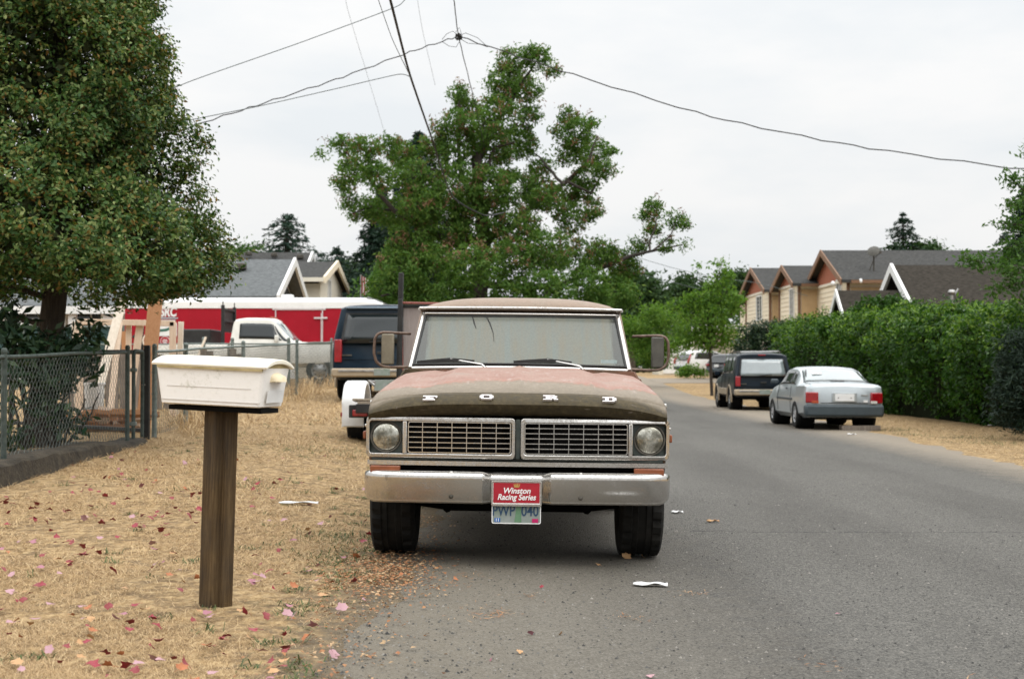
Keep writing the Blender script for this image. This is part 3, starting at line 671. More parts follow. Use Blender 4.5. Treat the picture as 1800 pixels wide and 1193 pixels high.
for i, (x, y) in enumerate(((-.825, .85), (.825, .85), (-.83, 4.15), (.83, 4.15))):
    sgn = 1 if x > 0 else -1
    wh = MB().lathe([(.205, -.10), (.215, .12), (.19, .11), (.17, .04), (.10, .055), (.07, .09), (.02, .10)], (0, 0, 0), 'x', 32).build('wheel', M['grime'], truck, smooth=40)
    wh.location = (x, y, .385); wh.rotation_euler = (0, 0, 0 if sgn > 0 else math.pi)
    if i == 0: ty = tm.build('tyre', M['rubber'], wh, smooth=25)
    else:
        ty = bpy.data.objects.new('tyre', bpy.data.objects['tyre'].data); C.objects.link(ty); ty.parent = wh
    MB().lathe([(.13, -.13), (.13, -.09)], (0, 0, 0), 'x', 20).build('brake_drum', M['void'], wh)
# ------------------------------------------------------------------ ordinary cars: a smooth skin over cross-sections
M['navy'] = pm('navy_car_paint', (.004, .009, .015), (.006, .012, .019), 3, .28, spec=.22, coat=.0)
M['navy2'] = pm('deep_blue_paint', (.004, .013, .024), (.006, .017, .030), 3, .3, spec=.22, coat=.0)
M['silver'] = pm('silver_car_paint', (.36, .395, .41), (.40, .435, .45), 3, .32, .45, coat=.4)
M['white_p'] = pm('white_car_paint', (.72, .74, .75), (.66, .68, .69), 2, .3, coat=.3)
M['cream_p'] = pm('old_white_paint', (.68, .67, .62), (.58, .57, .52), 3, .45)
M['dark_p'] = pm('dark_grey_paint', (.03, .032, .035), (.04, .042, .046), 3, .25, coat=.5)
M['tan_p'] = pm('champagne_cladding', (.30, .24, .165), (.35, .285, .20), 4, .45, .1)
M['slate'] = pm('slate_plastic', (.035, .048, .055), (.045, .060, .068), 6, .5)
M['glass'] = pm('car_glass', (.010, .014, .015), None, rough=.08, spec=.45); M['glass_l'] = pm('rear_glass_bright', (.16, .19, .195), (.20, .235, .24), 2, .06, spec=1.0, coat=.6)
M['white_pl'] = pm('white_plastic', (.66, .66, .65), (.72, .72, .71), 8, .5)
M['hub'] = pm('wheel_trim', (.38, .38, .385), (.30, .30, .305), 9, .4, .25)
def crom(P, t):
    n = len(P); i = min(max(int(math.floor(t)), 0), n - 2); f = t - i
    p0, p1, p2, p3 = P[max(i - 1, 0)], P[i], P[i + 1], P[min(i + 2, n - 1)]
    m1 = (p2 - p0) * .32; m2 = (p3 - p1) * .32
    f2, f3 = f * f, f * f * f
    return (2 * f3 - 3 * f2 + 1) * p1 + (f3 - 2 * f2 + f) * m1 + (-2 * f3 + 3 * f2) * p2 + (f3 - f2) * m2
class Skin:
    """st: (y, zb, zbelt, ztop, wlow, wbelt, wtop, lean) from tail (y=0) to nose"""
    def __init__(s, st):
        s.st = np.array(st, float); s.n = len(st)
    def ring(s, t):
        y, zb, zl, zt, wl, wb, wt, ln = crom(s.st, t)
        hh = max(zt - zl, .001); e = min(1, hh / .25)
        half = [(0, zb, 0), (wl * .86, zb, 0), (wl * .985, zb + .10, 0), (wl, zb + .24, 0), (wl * 1.004, (zb + zl) / 2 + .1, 0), (wb, zl, 0),
                (wt, zt - .055 * e - .004, ln), (wt * .84, zt - .012 * e, ln), (wt * .45, zt + .008, ln), (0, zt + .014, ln)]
        L = [np.array((-x, y + l * (z - zl if z > zl else 0) / hh * (1 if z > zl else 0), z)) for x, z, l in half]
        Rr = [np.array((-p[0], p[1], p[2])) for p in L[-2:0:-1]]
        return L + Rr
    def pt(s, t, u):
        """u 0..18 round the section: 5 belt left, 6 roof edge left, 9 top middle, 12 roof edge right, 13 belt right"""
        r = s.ring(t); m = len(r); u = u % m; i = int(u); f = u - i
        return r[i] * (1 - f) + r[(i + 1) % m] * f
    def body(s, name, mat, parent, per=7, smooth=34):
        secs = [[tuple(p) for p in s.ring(t)] for t in np.linspace(0, s.n - 1, (s.n - 1) * per + 1)]
        return MB().loft(secs).build(name, mat, parent, smooth=smooth)
    def patch(s, name, mat, parent, quad, off=.006, nu=8, nv=5):
        """panel lying just proud of the skin between the four (t,u) corners, in order"""
        q = [np.array(c, float) for c in quad]; G = []
        for i in range(nu + 1):
            a = i / nu; row = []
            for j in range(nv + 1):
                b = j / nv
                tu = (q[0] * (1 - a) + q[1] * a) * (1 - b) + (q[3] * (1 - a) + q[2] * a) * b
                p = s.pt(*tu); dt = s.pt(min(tu[0] + .02, s.n - 1), tu[1]) - s.pt(max(tu[0] - .02, 0), tu[1]); du = s.pt(tu[0], tu[1] + .05) - s.pt(tu[0], tu[1] - .05)
                nn = np.cross(dt, du); nn = nn / (np.linalg.norm(nn) + 1e-9)
                c = np.array((0, p[1], .75)); nn = nn if np.dot(nn, p - c) > 0 else -nn
                row.append(tuple(p + nn * off))
            G.append(row)
        o = MB().grid(G).build(name, mat, parent, smooth=50); m = o.modifiers.new('s', 'SOLIDIFY'); m.thickness = .008; m.offset = 0
        return o
def car_wheels(root, pts, r, w, rim='steel', rimr=None):
    rimr = rimr or r * .62
    for i, (x, y) in enumerate(pts):
        sg = 1 if x > 0 else -1
        wh = MB().lathe([(rimr + .01, -.06), (rimr + .012, w * .42), (rimr * .93, w * .40), (rimr * .86, w * .28), (rimr * .55, w * .34), (rimr * .30, w * .46), (.03, w * .47)], (0, 0, 0), 'x', 28).build('wheel', M[rim], root, smooth=30)
        for k in range(5):
            pass
        wh.location = (x, y, r); wh.rotation_euler = (0, 0, 0 if sg > 0 else math.pi)
        MB().lathe([(rimr, -w / 2), (r * .93, -w / 2), (r, -w * .38), (r, w * .38), (r * .93, w / 2), (rimr, w / 2)], (0, 0, 0), 'x', 36, cap=False).build('tyre', M['rubber2'], wh, smooth=35)
        sl_ = MB()
        for k in range(8):
            a = 2 * math.pi * k / 8; sl_.box((w * .36, rimr * .68 * math.cos(a), rimr * .68 * math.sin(a)), (.02, rimr * .14, rimr * .14), (a, 0, 0))
        sl_.build('wheel_slot', M['void'], wh)
def arches(body, pts, r, hx):
    mb = MB()
    for x, y in pts:
        mb = MB().lathe([(r, -.35), (r, .35)], ((hx + .1) * (1 if x > 0 else -1), y, r * .80), 'x', 32)
        boolean_cut(body, mb)
        body.data.materials[0]
def arch_liner(root, pts, r, hx):
    for x, y in pts:
        sg = 1 if x > 0 else -1
        MB().lathe([(r - .004, 0), (r - .004, -.30 * sg)], (sg * (hx - .03), y, r * .80), 'x', 28, cap=False).build('wheel_well', M['void'], root)
def rbox(name, c, d, mat, parent, bev=.01, rot=None): return MB().box(c, d, rot).build(name, mat, parent, bevel=bev)

# ---- silver saloon, parked by the hedge
def saloon():
    X0, Y0 = 6.87, 29.45
    c = thing('saloon_car', 'small silver two-door saloon car with grey bumper parked beside the laurel hedge', 'car', (X0, Y0, h(X0 - .7, Y0 + 1) + .02), R(.8))
    c.rotation_euler.y = R(.6)
    st = [(0.0, .33, .82, .88, .70, .70, .62, 0), (.04, .27, .87, .925, .80, .77, .70, 0), (.16, .24, .89, .945, .82, .80, .73, 0), (.55, .22, .885, .965, .83, .81, .73, 0), (.74, .21, .88, 1.00, .83, .81, .70, 0),
          (1.25, .20, .88, 1.235, .83, .81, .645, .04), (1.55, .20, .875, 1.285, .83, .81, .635, 0), (2.15, .20, .865, 1.295, .83, .81, .635, 0), (2.55, .20, .86, 1.245, .83, .80, .64, 0), (3.08, .20, .85, .95, .83, .78, .68, 0), (3.25, .20, .84, .885, .83, .77, .69, 0),
          (3.8, .22, .76, .81, .81, .73, .64, 0), (4.08, .27, .66, .69, .74, .63, .55, 0), (4.14, .33, .57, .58, .66, .5, .4, 0)]
    k = Skin(st); b = k.body('body', M['silver'], c)
    wp_ = [(-.752, .92), (.752, .92), (-.752, 3.32), (.752, 3.32)]
    arches(b, wp_, .335, .66); arch_liner(c, wp_, .335, .80); car_wheels(c, wp_, .285, .185, rim='hub', rimr=.185)
    k.patch('rear_window', M['glass_l'], c, [(3.96, 6.3), (3.96, 11.7), (5.05, 11.3), (5.05, 6.7)])
    k.patch('windscreen', M['glass'], c, [(9.0, 6.4), (9.0, 11.6), (7.75, 11.4), (7.75, 6.6)])
    k.patch('window_rubber', M['black'], c, [(3.80, 6.05), (3.80, 11.95), (5.14, 11.5), (5.14, 6.5)], .002)
    for t_ in (5.45, 8.35):
        for u0, u1 in ((2.2, 5.0), (15.8, 13.0)): k.patch('door_seam', M['void'], c, [(t_, u0), (t_ + .03, u0), (t_ + .03, u1), (t_, u1)], .002, 2, 8)
    for u0, u1 in ((6.25, 6.32), (11.75, 11.68)): k.patch('boot_seam', M['void'], c, [(1.2, u0), (3.5, u0), (3.5, u1), (1.2, u1)], .002, 8, 2)
    rbox('boot_seam', (0, -.004, .545), (1.0, .02, .012), M['void'], c, .002)
    for a, b_ in (((5.1, 5.9), (13 - .1 + 0, 12.1)),):
        for u0, u1 in ((5.12, 5.88), (12.88, 12.12)):
            k.patch('rear_side_window', M['glass'], c, [(4.55, u0), (5.95, u0), (5.95, u1), (5.12, u1)]); k.patch('side_window', M['glass'], c, [(6.08, u0), (8.6, u0), (7.55, u1), (6.08, u1)])
    for s in (-1, 1):
        l = rbox('tail_light', (s * .665, .030, .655), (.26, .11, .225), M['red_lens'], c, .02, (0, 0, s * .22))
        rbox('reversing_lens', (s * .61, -.032, .565), (.14, .02, .055), M['amber_lens'] if s < 0 else M['clear_lens'], l, .006, (0, 0, s * .22))
        rbox('side_mirror', (s * .90, 2.75, .96), (.16, .10, .11), M['slate'], c, .03)
        rbox('side_strip', (s * .838, 2.0, .60), (.02, 1.6, .05), M['slate'], c, .006)
        rbox('door_handle', (s * .84, 1.75, .82), (.02, .12, .03), M['slate'], c, .006)
    rbox('rear_bumper', (0, .045, .39), (1.64, .22, .25), M['slate'], c, .05); rbox('front_bumper', (0, 4.08, .42), (1.5, .2, .22), M['slate'], c, .05)
    rbox('under_tray', (0, 2.0, .22), (1.2, 3.4, .06), M['void'], c)
    rbox('plate_recess', (0, -.012, .665), (.52, .03, .20), M['silver'], c, .012); p = rbox('number_plate', (0, -.032, .66), (.40, .012, .15), M['white_pl'], c, .004)
    for s in (-1, 1): rbox('screw', (s * .13, -.040, .655), (.02, .01, .02), M['grime'], p, .004)
    rbox('decal', (.44, -.02, .585), (.09, .012, .05), M['white_pl'], c, .003); rbox('dealer_badge', (.42, -.012, .71), (.14, .008, .025), M['steel'], c, .002); rbox('boot_badge', (0, .012, .845), (.07, .02, .025), M['steel'], c, .004)
    rbox('window_notice', (-.34, 1.02, 1.155), (.20, .008, .08), M['white_pl'], c, .002, (R(-64), 0, 0))
    rbox('wiper_stop', (0, .60, .99), (.3, .02, .012), M['black'], c, .003)
saloon()

# ---- dark blue estate 4x4 behind it
def estate(name, label, X0, Y0, z0, rz, paint, clad, W_=1.0, Ls=1.0, Hs=1.0, rack=True):
    c = thing(name, label, 'car', (X0, Y0, z0), rz)
    st = [(0.0, .46, .98, 1.60, .80, .80, .70, .26), (.03, .42, 1.03, 1.68, .86, .85, .74, .24), (.14, .40, 1.05, 1.715, .88, .87, .74, .20), (.7, .38, 1.05, 1.735, .89, .87, .735, .02), (2.0, .36, 1.04, 1.735, .89, .87, .73, 0), (2.55, .36, 1.03, 1.71, .89, .86, .73, 0), (3.25, .36, 1.02, 1.10, .89, .84, .74, 0), (3.4, .36, 1.01, 1.05, .89, .83, .75, 0), (4.2, .38, .95, .98, .88, .80, .74, 0), (4.55, .42, .85, .87, .82, .74, .68, 0), (4.62, .48, .75, .76, .74, .66, .6, 0)]
    st = [(y * Ls, zb, zl * Hs, zt * Hs, a * W_, b * W_, t * W_, ln) for y, zb, zl, zt, a, b, t, ln in st]
    k = Skin(st); b = k.body('body', M[paint], c)
    wp_ = [(-.78 * W_, .98 * Ls), (.78 * W_, .98 * Ls), (-.78 * W_, 3.80 * Ls), (.78 * W_, 3.80 * Ls)]
    arches(b, wp_, .42, .70 * W_); arch_liner(c, wp_, .42, .86 * W_); car_wheels(c, wp_, .37, .23, rimr=.22)
    # tailgate glass: on the leaning tail
    def tail(u, z):                  # point of the rear face
        f = (z - 1.0 * Hs) / (.62 * Hs); return (u * (.80 - .10 * max(0, f)) * W_, -.012 + (.255 * f if f > 0 else 0), z)
    G = [[tail(u * .86, z) for u in np.linspace(-1, 1, 9)] for z in np.linspace(1.05, 1.54, 6) * Hs]
    G2 = [[(p[0] * 1.07, p[1] + .006, p[2]) for p in [tail(u * .86, z) for u in np.linspace(-1, 1, 9)]] for z in np.linspace(1.02, 1.57, 6) * Hs]
    q = MB().grid(G2).build('window_rubber', M['black'], c, smooth=60); q.modifiers.new('s', 'SOLIDIFY').thickness = .012
    for t_ in (3.30, 3.86, 5.2):
        for u0, u1 in ((2.2, 5.0), (15.8, 13.0)): k.patch('door_seam', M['void'], c, [(t_, u0), (t_ + .02, u0), (t_ + .02, u1), (t_, u1)], .002, 2, 8)
    o = MB().grid(G).build('tailgate_window', M['glass_l'] if rack else M['glass'], c, smooth=60); m = o.modifiers.new('s', 'SOLIDIFY'); m.thickness = .02
    k.patch('windscreen', M['glass'], c, [(5.95, 6.4), (5.95, 11.6), (5.1, 11.6), (5.1, 6.4)])
    for u0, u1 in ((5.12, 5.9), (12.88, 12.1)):
        k.patch('cargo_window', M['glass'], c, [(2.35, u0), (3.28, u0), (3.28, u1), (2.55, u1)]); k.patch('rear_door_window', M['glass'], c, [(3.36, u0), (3.85, u0), (3.85, u1), (3.36, u1)]); k.patch('front_door_window', M['glass'], c, [(3.92, u0), (5.8, u0), (5.05, u1), (3.92, u1)])
    for s in (-1, 1):
        rbox('tail_light', (s * .765 * W_, .015, .88 * Hs), (.15, .12, .30 if rack else .46), M['red_lens'], c, .015, (0, 0, s * .12))
        rbox('side_cladding', (s * .885 * W_, 2.35 * Ls, .56), (.05, 1.85 * Ls, .20), M[clad], c, .015)
        for y in (.98, 3.80):
            A = [(s * .885 * W_, y * Ls + .445 * math.cos(t), .31 + .445 * math.sin(t)) for t in np.linspace(-.15, math.pi + .15, 15)]
            MB().tube(A, .032, 6).build('arch_trim', M[clad], c, smooth=50)
        rbox('side_mirror', (s * .98 * W_, 3.05 * Ls, 1.12), (.18, .12, .16), M[paint], c, .03)
        if rack: MB().tube([(s * .60, .55, 1.735 * Hs), (s * .60, .62, 1.785 * Hs), (s * .60, 2.2, 1.79 * Hs), (s * .60, 2.3, 1.735 * Hs)], .018, 6).build('roof_rail', M['grime'], c, smooth=50)
    if rack:
        for y in (.85, 1.9): MB().bar((-.60, y, 1.785 * Hs), (.60, y, 1.80 * Hs), .06, .03).build('roof_bar', M['white_pl'], c)
        rbox('brake_light', (0, .27, 1.675 * Hs), (.22, .04, .035), M['red_lens'], c, .006)
    rbox('rear_bumper', (0, -.02, .55), (1.76 * W_, .22, .18), M[clad] if not rack else M['tan_p'], c, .035); rbox('bumper_strip', (0, -.135, .585), (1.5 * W_, .02, .045), M['steel'], c, .006)
    rbox('front_bumper', (0, 4.60 * Ls, .55), (1.66 * W_, .22, .2), M[clad], c, .05)
    rbox('number_plate', (.02, -.14, .56), (.33, .02, .14), M['plate_state'], c, .004)
    rbox('tailgate_handle', (0, -.03, .84 * Hs), (.18, .03, .06), M['black'], c, .01); rbox('tailgate_line', (0, -.012, .72 * Hs), (1.36 * W_, .02, .012), M['void'], c)
    rbox('rear_wiper', (0, -.04 + .02, 1.06 * Hs), (.5, .02, .02), M['black'], c, .004, (0, -.1, 0))
    rbox('under_tray', (0, 2.3 * Ls, .38), (1.3 * W_, 4.0 * Ls, .08), M['void'], c); MB().tube([(-.74 * W_, .98 * Ls, .37), (.74 * W_, .98 * Ls, .37)], .06, 8).ell((.05, .98 * Ls, .37), (.14, .15, .14)).build('axle', M['void'], c, smooth=50)
    rbox('model_badge', (-.62 * W_, -.015, .80 * Hs), (.22, .02, .03), M['grime'], c, .003)
    return c
estate('sport_utility_vehicle', 'dark blue estate car with roof rails and tan bumper parked ahead of the silver car', 7.58, 42.9, h(7, 43) + .0, R(-.5), 'navy', 'tan_p')
ex = estate('sport_utility_vehicle', 'large dark blue sport utility vehicle with tan bumper behind the white-fendered trailer', -2.66, 29.0, h(-3, 30) + .04, R(.3), 'navy2', 'tan_p', 1.15, 1.2, 1.13, rack=False)
rbox('roof_spoiler', (0, .24, 1.88), (1.5, .10, .04), pm('pale_blue_trim', (.13, .18, .23), (.17, .22, .27), 5, .35), ex, .015)

# ---- white crossover and a dark car on the drive to the right
def crossover(name, label, X0, Y0, rz, paint, Hs, lamp_tall):
    c = thing(name, label, 'car', (X0, Y0, h(X0, Y0) + .02), rz)
    st = [(0.0, .45, .98, 1.30, .74, .74, .58, .30), (.05, .36, 1.02, 1.50, .86, .82, .64, .30), (.35, .32, 1.02, 1.60, .90, .84, .63, .12), (1.2, .30, 1.0, 1.655, .91, .85, .62, 0), (2.1, .28, .97, 1.65, .91, .85, .61, 0), (2.6, .28, .96, 1.56, .91, .84, .61, 0), (3.4, .28, .98, 1.06, .91, .83, .68, 0), (4.1, .32, .88, .92, .88, .76, .64, 0), (4.45, .38, .7, .72, .78, .62, .5, 0), (4.52, .45, .6, .61, .66, .5, .4, 0)]
    st = [(y, zb, zl * Hs, zt * Hs, a, b, t, ln) for y, zb, zl, zt, a, b, t, ln in st]
    k = Skin(st); b = k.body('body', M[paint], c)
    wp_ = [(-.80, .9), (.80, .9), (-.80, 3.55), (.80, 3.55)]
    arches(b, wp_, .38, .72); arch_liner(c, wp_, .38, .87); car_wheels(c, wp_, .335, .21)
    for u0, u1 in ((5.14, 5.86), (12.86, 12.14)):
        k.patch('side_window', M['glass'], c, [(2.2, u0), (4.0, u0), (4.0, u1), (2.45, u1)]); k.patch('front_window', M['glass'], c, [(4.07, u0), (5.8, u0), (5.05, u1), (4.07, u1)])
    k.patch('windscreen', M['glass'], c, [(6, 6.4), (6, 11.6), (5.1, 11.6), (5.1, 6.4)])
    G = [[(u * .58, -.0 + .34 * (z - 1.0) / .4 - .02, z * Hs) for u in np.linspace(-1, 1, 5)] for z in (1.06, 1.2, 1.36, 1.44)]
    o = MB().grid(G).build('tailgate_window', M['glass'], c); m = o.modifiers.new('s', 'SOLIDIFY'); m.thickness = .02
    for s in (-1, 1):
        if lamp_tall: MB().tube([(s * .76, -.02, .78), (s * .80, .02, 1.0), (s * .76, .14, 1.2), (s * .69, .28, 1.42)], [.07, .10, .06, .05], 8).build('tail_light', M['red_lens'], c, smooth=50)
        else: rbox('tail_light', (s * .72, .03, .92 * Hs), (.28, .16, .14), M['red_lens'], c, .03, (0, 0, s * .3))
        rbox('side_mirror', (s * .98, 2.9, 1.02 * Hs), (.18, .12, .13), M[paint], c, .03)
    rbox('rear_bumper', (0, .02, .50), (1.66, .24, .22), M['slate'], c, .05); rbox('number_plate', (0, -.05, .86 * Hs), (.33, .03, .15), M['white_pl'], c, .004)
    rbox('under_tray', (0, 2.2, .30), (1.3, 3.8, .06), M['void'], c)
crossover('crossover_car', 'white crossover car with tall red tail lights beyond the small street tree', 11.2, 94, R(-62), 'white_p', 1.0, True)
crossover('hatchback_car', 'dark car with a wide red tail light half hidden by the blue estate car', 12.1, 84, R(-48), 'dark_p', .90, False)

# ---- old white pick-up in the yard, facing right
def yard_pickup():
    c = thing('pickup_truck', 'old white pickup truck in the yard beyond the chain link fence', 'pickup truck', (-9.55, 39.4, h(-7, 39) + .02), R(-90))
    st = [(0, .5, 1.02, 1.05, .9, .93, .90, 0), (.05, .48, 1.05, 1.08, .96, .95, .92, 0), (1.85, .48, 1.05, 1.08, .97, .95, .92, 0)]
    Skin(st).body('bed', M['cream_p'], c)
    st = [(1.92, .46, 1.12, 1.68, .97, .93, .74, .06), (1.98, .46, 1.13, 1.76, .97, .93, .76, .05), (2.3, .46, 1.13, 1.80, .97, .93, .77, 0), (2.9, .46, 1.12, 1.79, .97, .93, .76, 0), (3.1, .46, 1.12, 1.73, .97, .93, .76, 0), (3.62, .46, 1.12, 1.18, .97, .91, .80, 0), (3.75, .46, 1.11, 1.14, .97, .90, .82, 0), (4.8, .48, 1.06, 1.09, .96, .88, .82, 0), (5.1, .5, 1.0, 1.02, .95, .86, .8, 0), (5.16, .55, .9, .92, .93, .84, .78, 0)]
    k = Skin(st); b = k.body('cab', M['cream_p'], c)
    wp_ = [(-.83, 1.05), (.83, 1.05), (-.83, 4.35), (.83, 4.35)]
    car_wheels(c, wp_, .37, .24)
    for u0, u1 in ((5.16, 5.84), (12.84, 12.16)):
        k.patch('side_window', M['glass'], c, [(1.6, u0), (4.45, u0), (3.9, u1), (1.6, u1)]); k.patch('quarter_window', M['glass'], c, [(4.52, u0), (4.95, u0), (4.1, u1), (4.0, u1)])
    k.patch('windscreen', M['glass_l'], c, [(4.95, 6.3), (4.95, 11.7), (4.1, 11.7), (4.1, 6.3)])
    for s in (-1, 1):
        rbox('side_mirror', (s * 1.05, 3.2, 1.22), (.16, .10, .2), M['cream_p'], c, .03)
    for x in (-.4, -.2, 0, .2, .4): rbox('roof_lamp', (x, 2.95, 1.825), (.09, .07, .03), M['amber_lens'], c, .01)
    rk = MB()
    for s in (-1, 1):
        rk.box((s * .80, 1.70, 1.52), (.09, .09, 1.25)); rk.box((s * .80, 1.70, 2.20), (.03, .03, .14))
    for z in (1.45, 1.72, 2.04): rk.box((0, 1.70, z), (1.6, .06, .06))
    rk.box((0, 1.66, 1.72), (1.5, .03, .6)); rk.build('headache_rack', M['black'], c, bevel=.01)
    rbox('front_bumper', (0, 5.2, .6), (1.9, .16, .2), M['steel'], c, .03); rbox('tool_box', (0, .9, 1.28), (1.5, .9, .42), M['black'], c, .04)
    rbox('under_tray', (0, 2.6, .5), (1.4, 4.6, .1), M['void'], c)
yard_pickup()

# ---- red enclosed trailer
def red_trailer():
    M['tr_red'] = pm('red_trailer_skin', (.33, .006, .018), (.29, .005, .015), 2, .45, spec=.2, rv=.05)
    M['tr_white'] = pm('trailer_white', (.78, .78, .76), (.72, .72, .70), 3, .4); M['alu'] = pm('trailer_aluminium', (.62, .55, .55), (.52, .46, .46), 9, .45, .3)
    L, D, z0, z1 = 8.0, 2.3, .55, 2.38
    c = thing('enclosed_trailer', 'long red enclosed cargo trailer with white roof behind the white pickup', 'trailer', (-12.1, 44.4, h(-8, 44)), 0)
    MB().box((L / 2, D / 2, (z0 + z1) / 2), (L, D, z1 - z0)).build('body', M['tr_red'], c, bevel=.03)
    sec = [(-.02, z1), (-.02, z1 + .14), (.10, z1 + .24), (.5, z1 + .30), (D - .5, z1 + .30), (D - .1, z1 + .24), (D + .02, z1 + .14), (D + .02, z1)]
    secs = [[(x, a, z1 + (b - z1) * k) for a, b in sec] for x, k in ((-.03, .7), (.05, 1), (L - .55, 1), (L - .2, .85), (L + .06, .42))]
    rf = MB().loft(secs).build('roof', M['tr_white'], c, smooth=35)
    MB().box((L - .22, D / 2, z1 + .20), (.5, D * .8, .10), (0, .32, 0)).build('stone_guard', pm('smoked_plastic', (.10, .10, .10), (.15, .15, .15), 6, .3), rf, bevel=.03)
    rbox('roof_vent', (5.0, .6, z1 + .34), (.36, .36, .12), M['tr_white'], rf, .03)
    rbox('lower_rail', (L / 2, -.02, z0 + .03), (L, .05, .09), M['alu'], c, .01); rbox('upper_rail', (L / 2, -.012, z1 - .03), (L, .03, .05), M['tr_white'], c, .006)
    rv = MB()
    for x in np.arange(.4, L, .41):
        for z in np.linspace(z0 + .12, z1 - .1, 14): rv.box((x, -.003, z), (.014, .012, .014))
    rv.build('rivet', pm('rivet_red', (.22, .02, .03), None, rough=.3), c)
    d = MB(); x0, x1 = 4.72, 6.18; 
    for x, w in ((x0, .035), (x1, .035)): d.box((x, -.014, (z0 + z1) / 2 + .02), (w, .03, z1 - z0 - .16))
    d.box(((x0 + x1) / 2, -.014, z1 - .08), (x1 - x0 + .2, .03, .06)).box(((x0 + x1) / 2, -.012, z0 + .1), (x1 - x0, .03, .04))
    dr_ = d.build('side_door_frame', M['alu'], c, bevel=.006)
    for z in (z1 - .36, z0 + .45): rbox('door_latch', (x1 - .05, -.04, z), (.42, .04, .06), M['alu'], dr_, .01)
    MB().tube([(x1 - .03, -.04, z0 + .3), (x1 - .03, -.04, z1 - .2)], .018, 6).build('lock_bar', M['alu'], dr_, smooth=50)
    tk = pm('sign_teal', (.30, .50, .54), (.36, .56, .60), 8, .4); F_ = lambda x, z: Matrix.Translation((x, -.012, z)) @ FRONT
    lt = text('company_lettering', 'SRC', .40, M['white_pl'], c, F_(1.36, 2.20), .12, .016, .004, .72)
    MB().box((1.32, -.006, 2.02), (.70, .01, .03)).build('tagline_strip', tk, c); MB().box((1.32, -.006, 1.95), (.56, .01, .028)).build('tagline_strip', tk, c)
    p = rbox('poster_panel', (1.30, -.012, 1.66), (.68, .018, .40), M['white_pl'], c, .003)
    MB().prism([(1.0, 1.66), (1.28, 1.69), (1.60, 1.80), (1.60, 1.74), (1.32, 1.61), (1.0, 1.58)], -.026, -.022).build('poster_sweep', pm('poster_green', (.03, .12, .09), None, rough=.5), p); MB().box((1.30, -.022, 1.82), (.62, .006, .05)).build('poster_band', tk, p)
    q = MB().lathe([(.15, -.016), (.15, -.006)], (1.27, 0, 1.30), 'y', 28).build('round_sign', M['white_pl'], c)
    MB().lathe([(.135, -.022), (.135, -.017)], (1.27, 0, 1.30), 'y', 28).build('sign_disc', M['plate_red'], q)
    for z_, w_ in ((.045, .13), (0, .17), (-.045, .12)): MB().box((1.27, -.024, 1.30 + z_), (w_, .006, .022)).build('sign_bar', M['white_pl'], q)
    for i, x in enumerate((3.2, 4.0)):
        for y in (.12, D - .12):
            w = MB().lathe([(.20, -.1), (.20, .09), (.1, .06), (.02, .07)], (0, 0, 0), 'y', 24).build('wheel', M['steel'], c, smooth=40); w.location = (x, y, .36); w.rotation_euler = (0, 0, math.pi if y < 1 else 0)
            MB().lathe([(.20, -.11), (.34, -.11), (.36, -.08), (.36, .08), (.34, .11), (.20, .11)], (0, 0, 0), 'y', 28, cap=False).build('tyre', M['rubber2'], w, smooth=40)
    MB().prism([(2.75, .60), (2.85, .82), (4.35, .82), (4.45, .60)], -.20, .02).build('fender', M['alu'], c, bevel=.01)
    MB().bar((L, D / 2 - .7, .5), (L + 1.3, D / 2, .5), .08, .1).bar((L, D / 2 + .7, .5), (L + 1.3, D / 2, .5), .08, .1).box((L + 1.2, D / 2, .26), (.07, .07, .52)).build('drawbar', M['black'], c)
red_trailer()

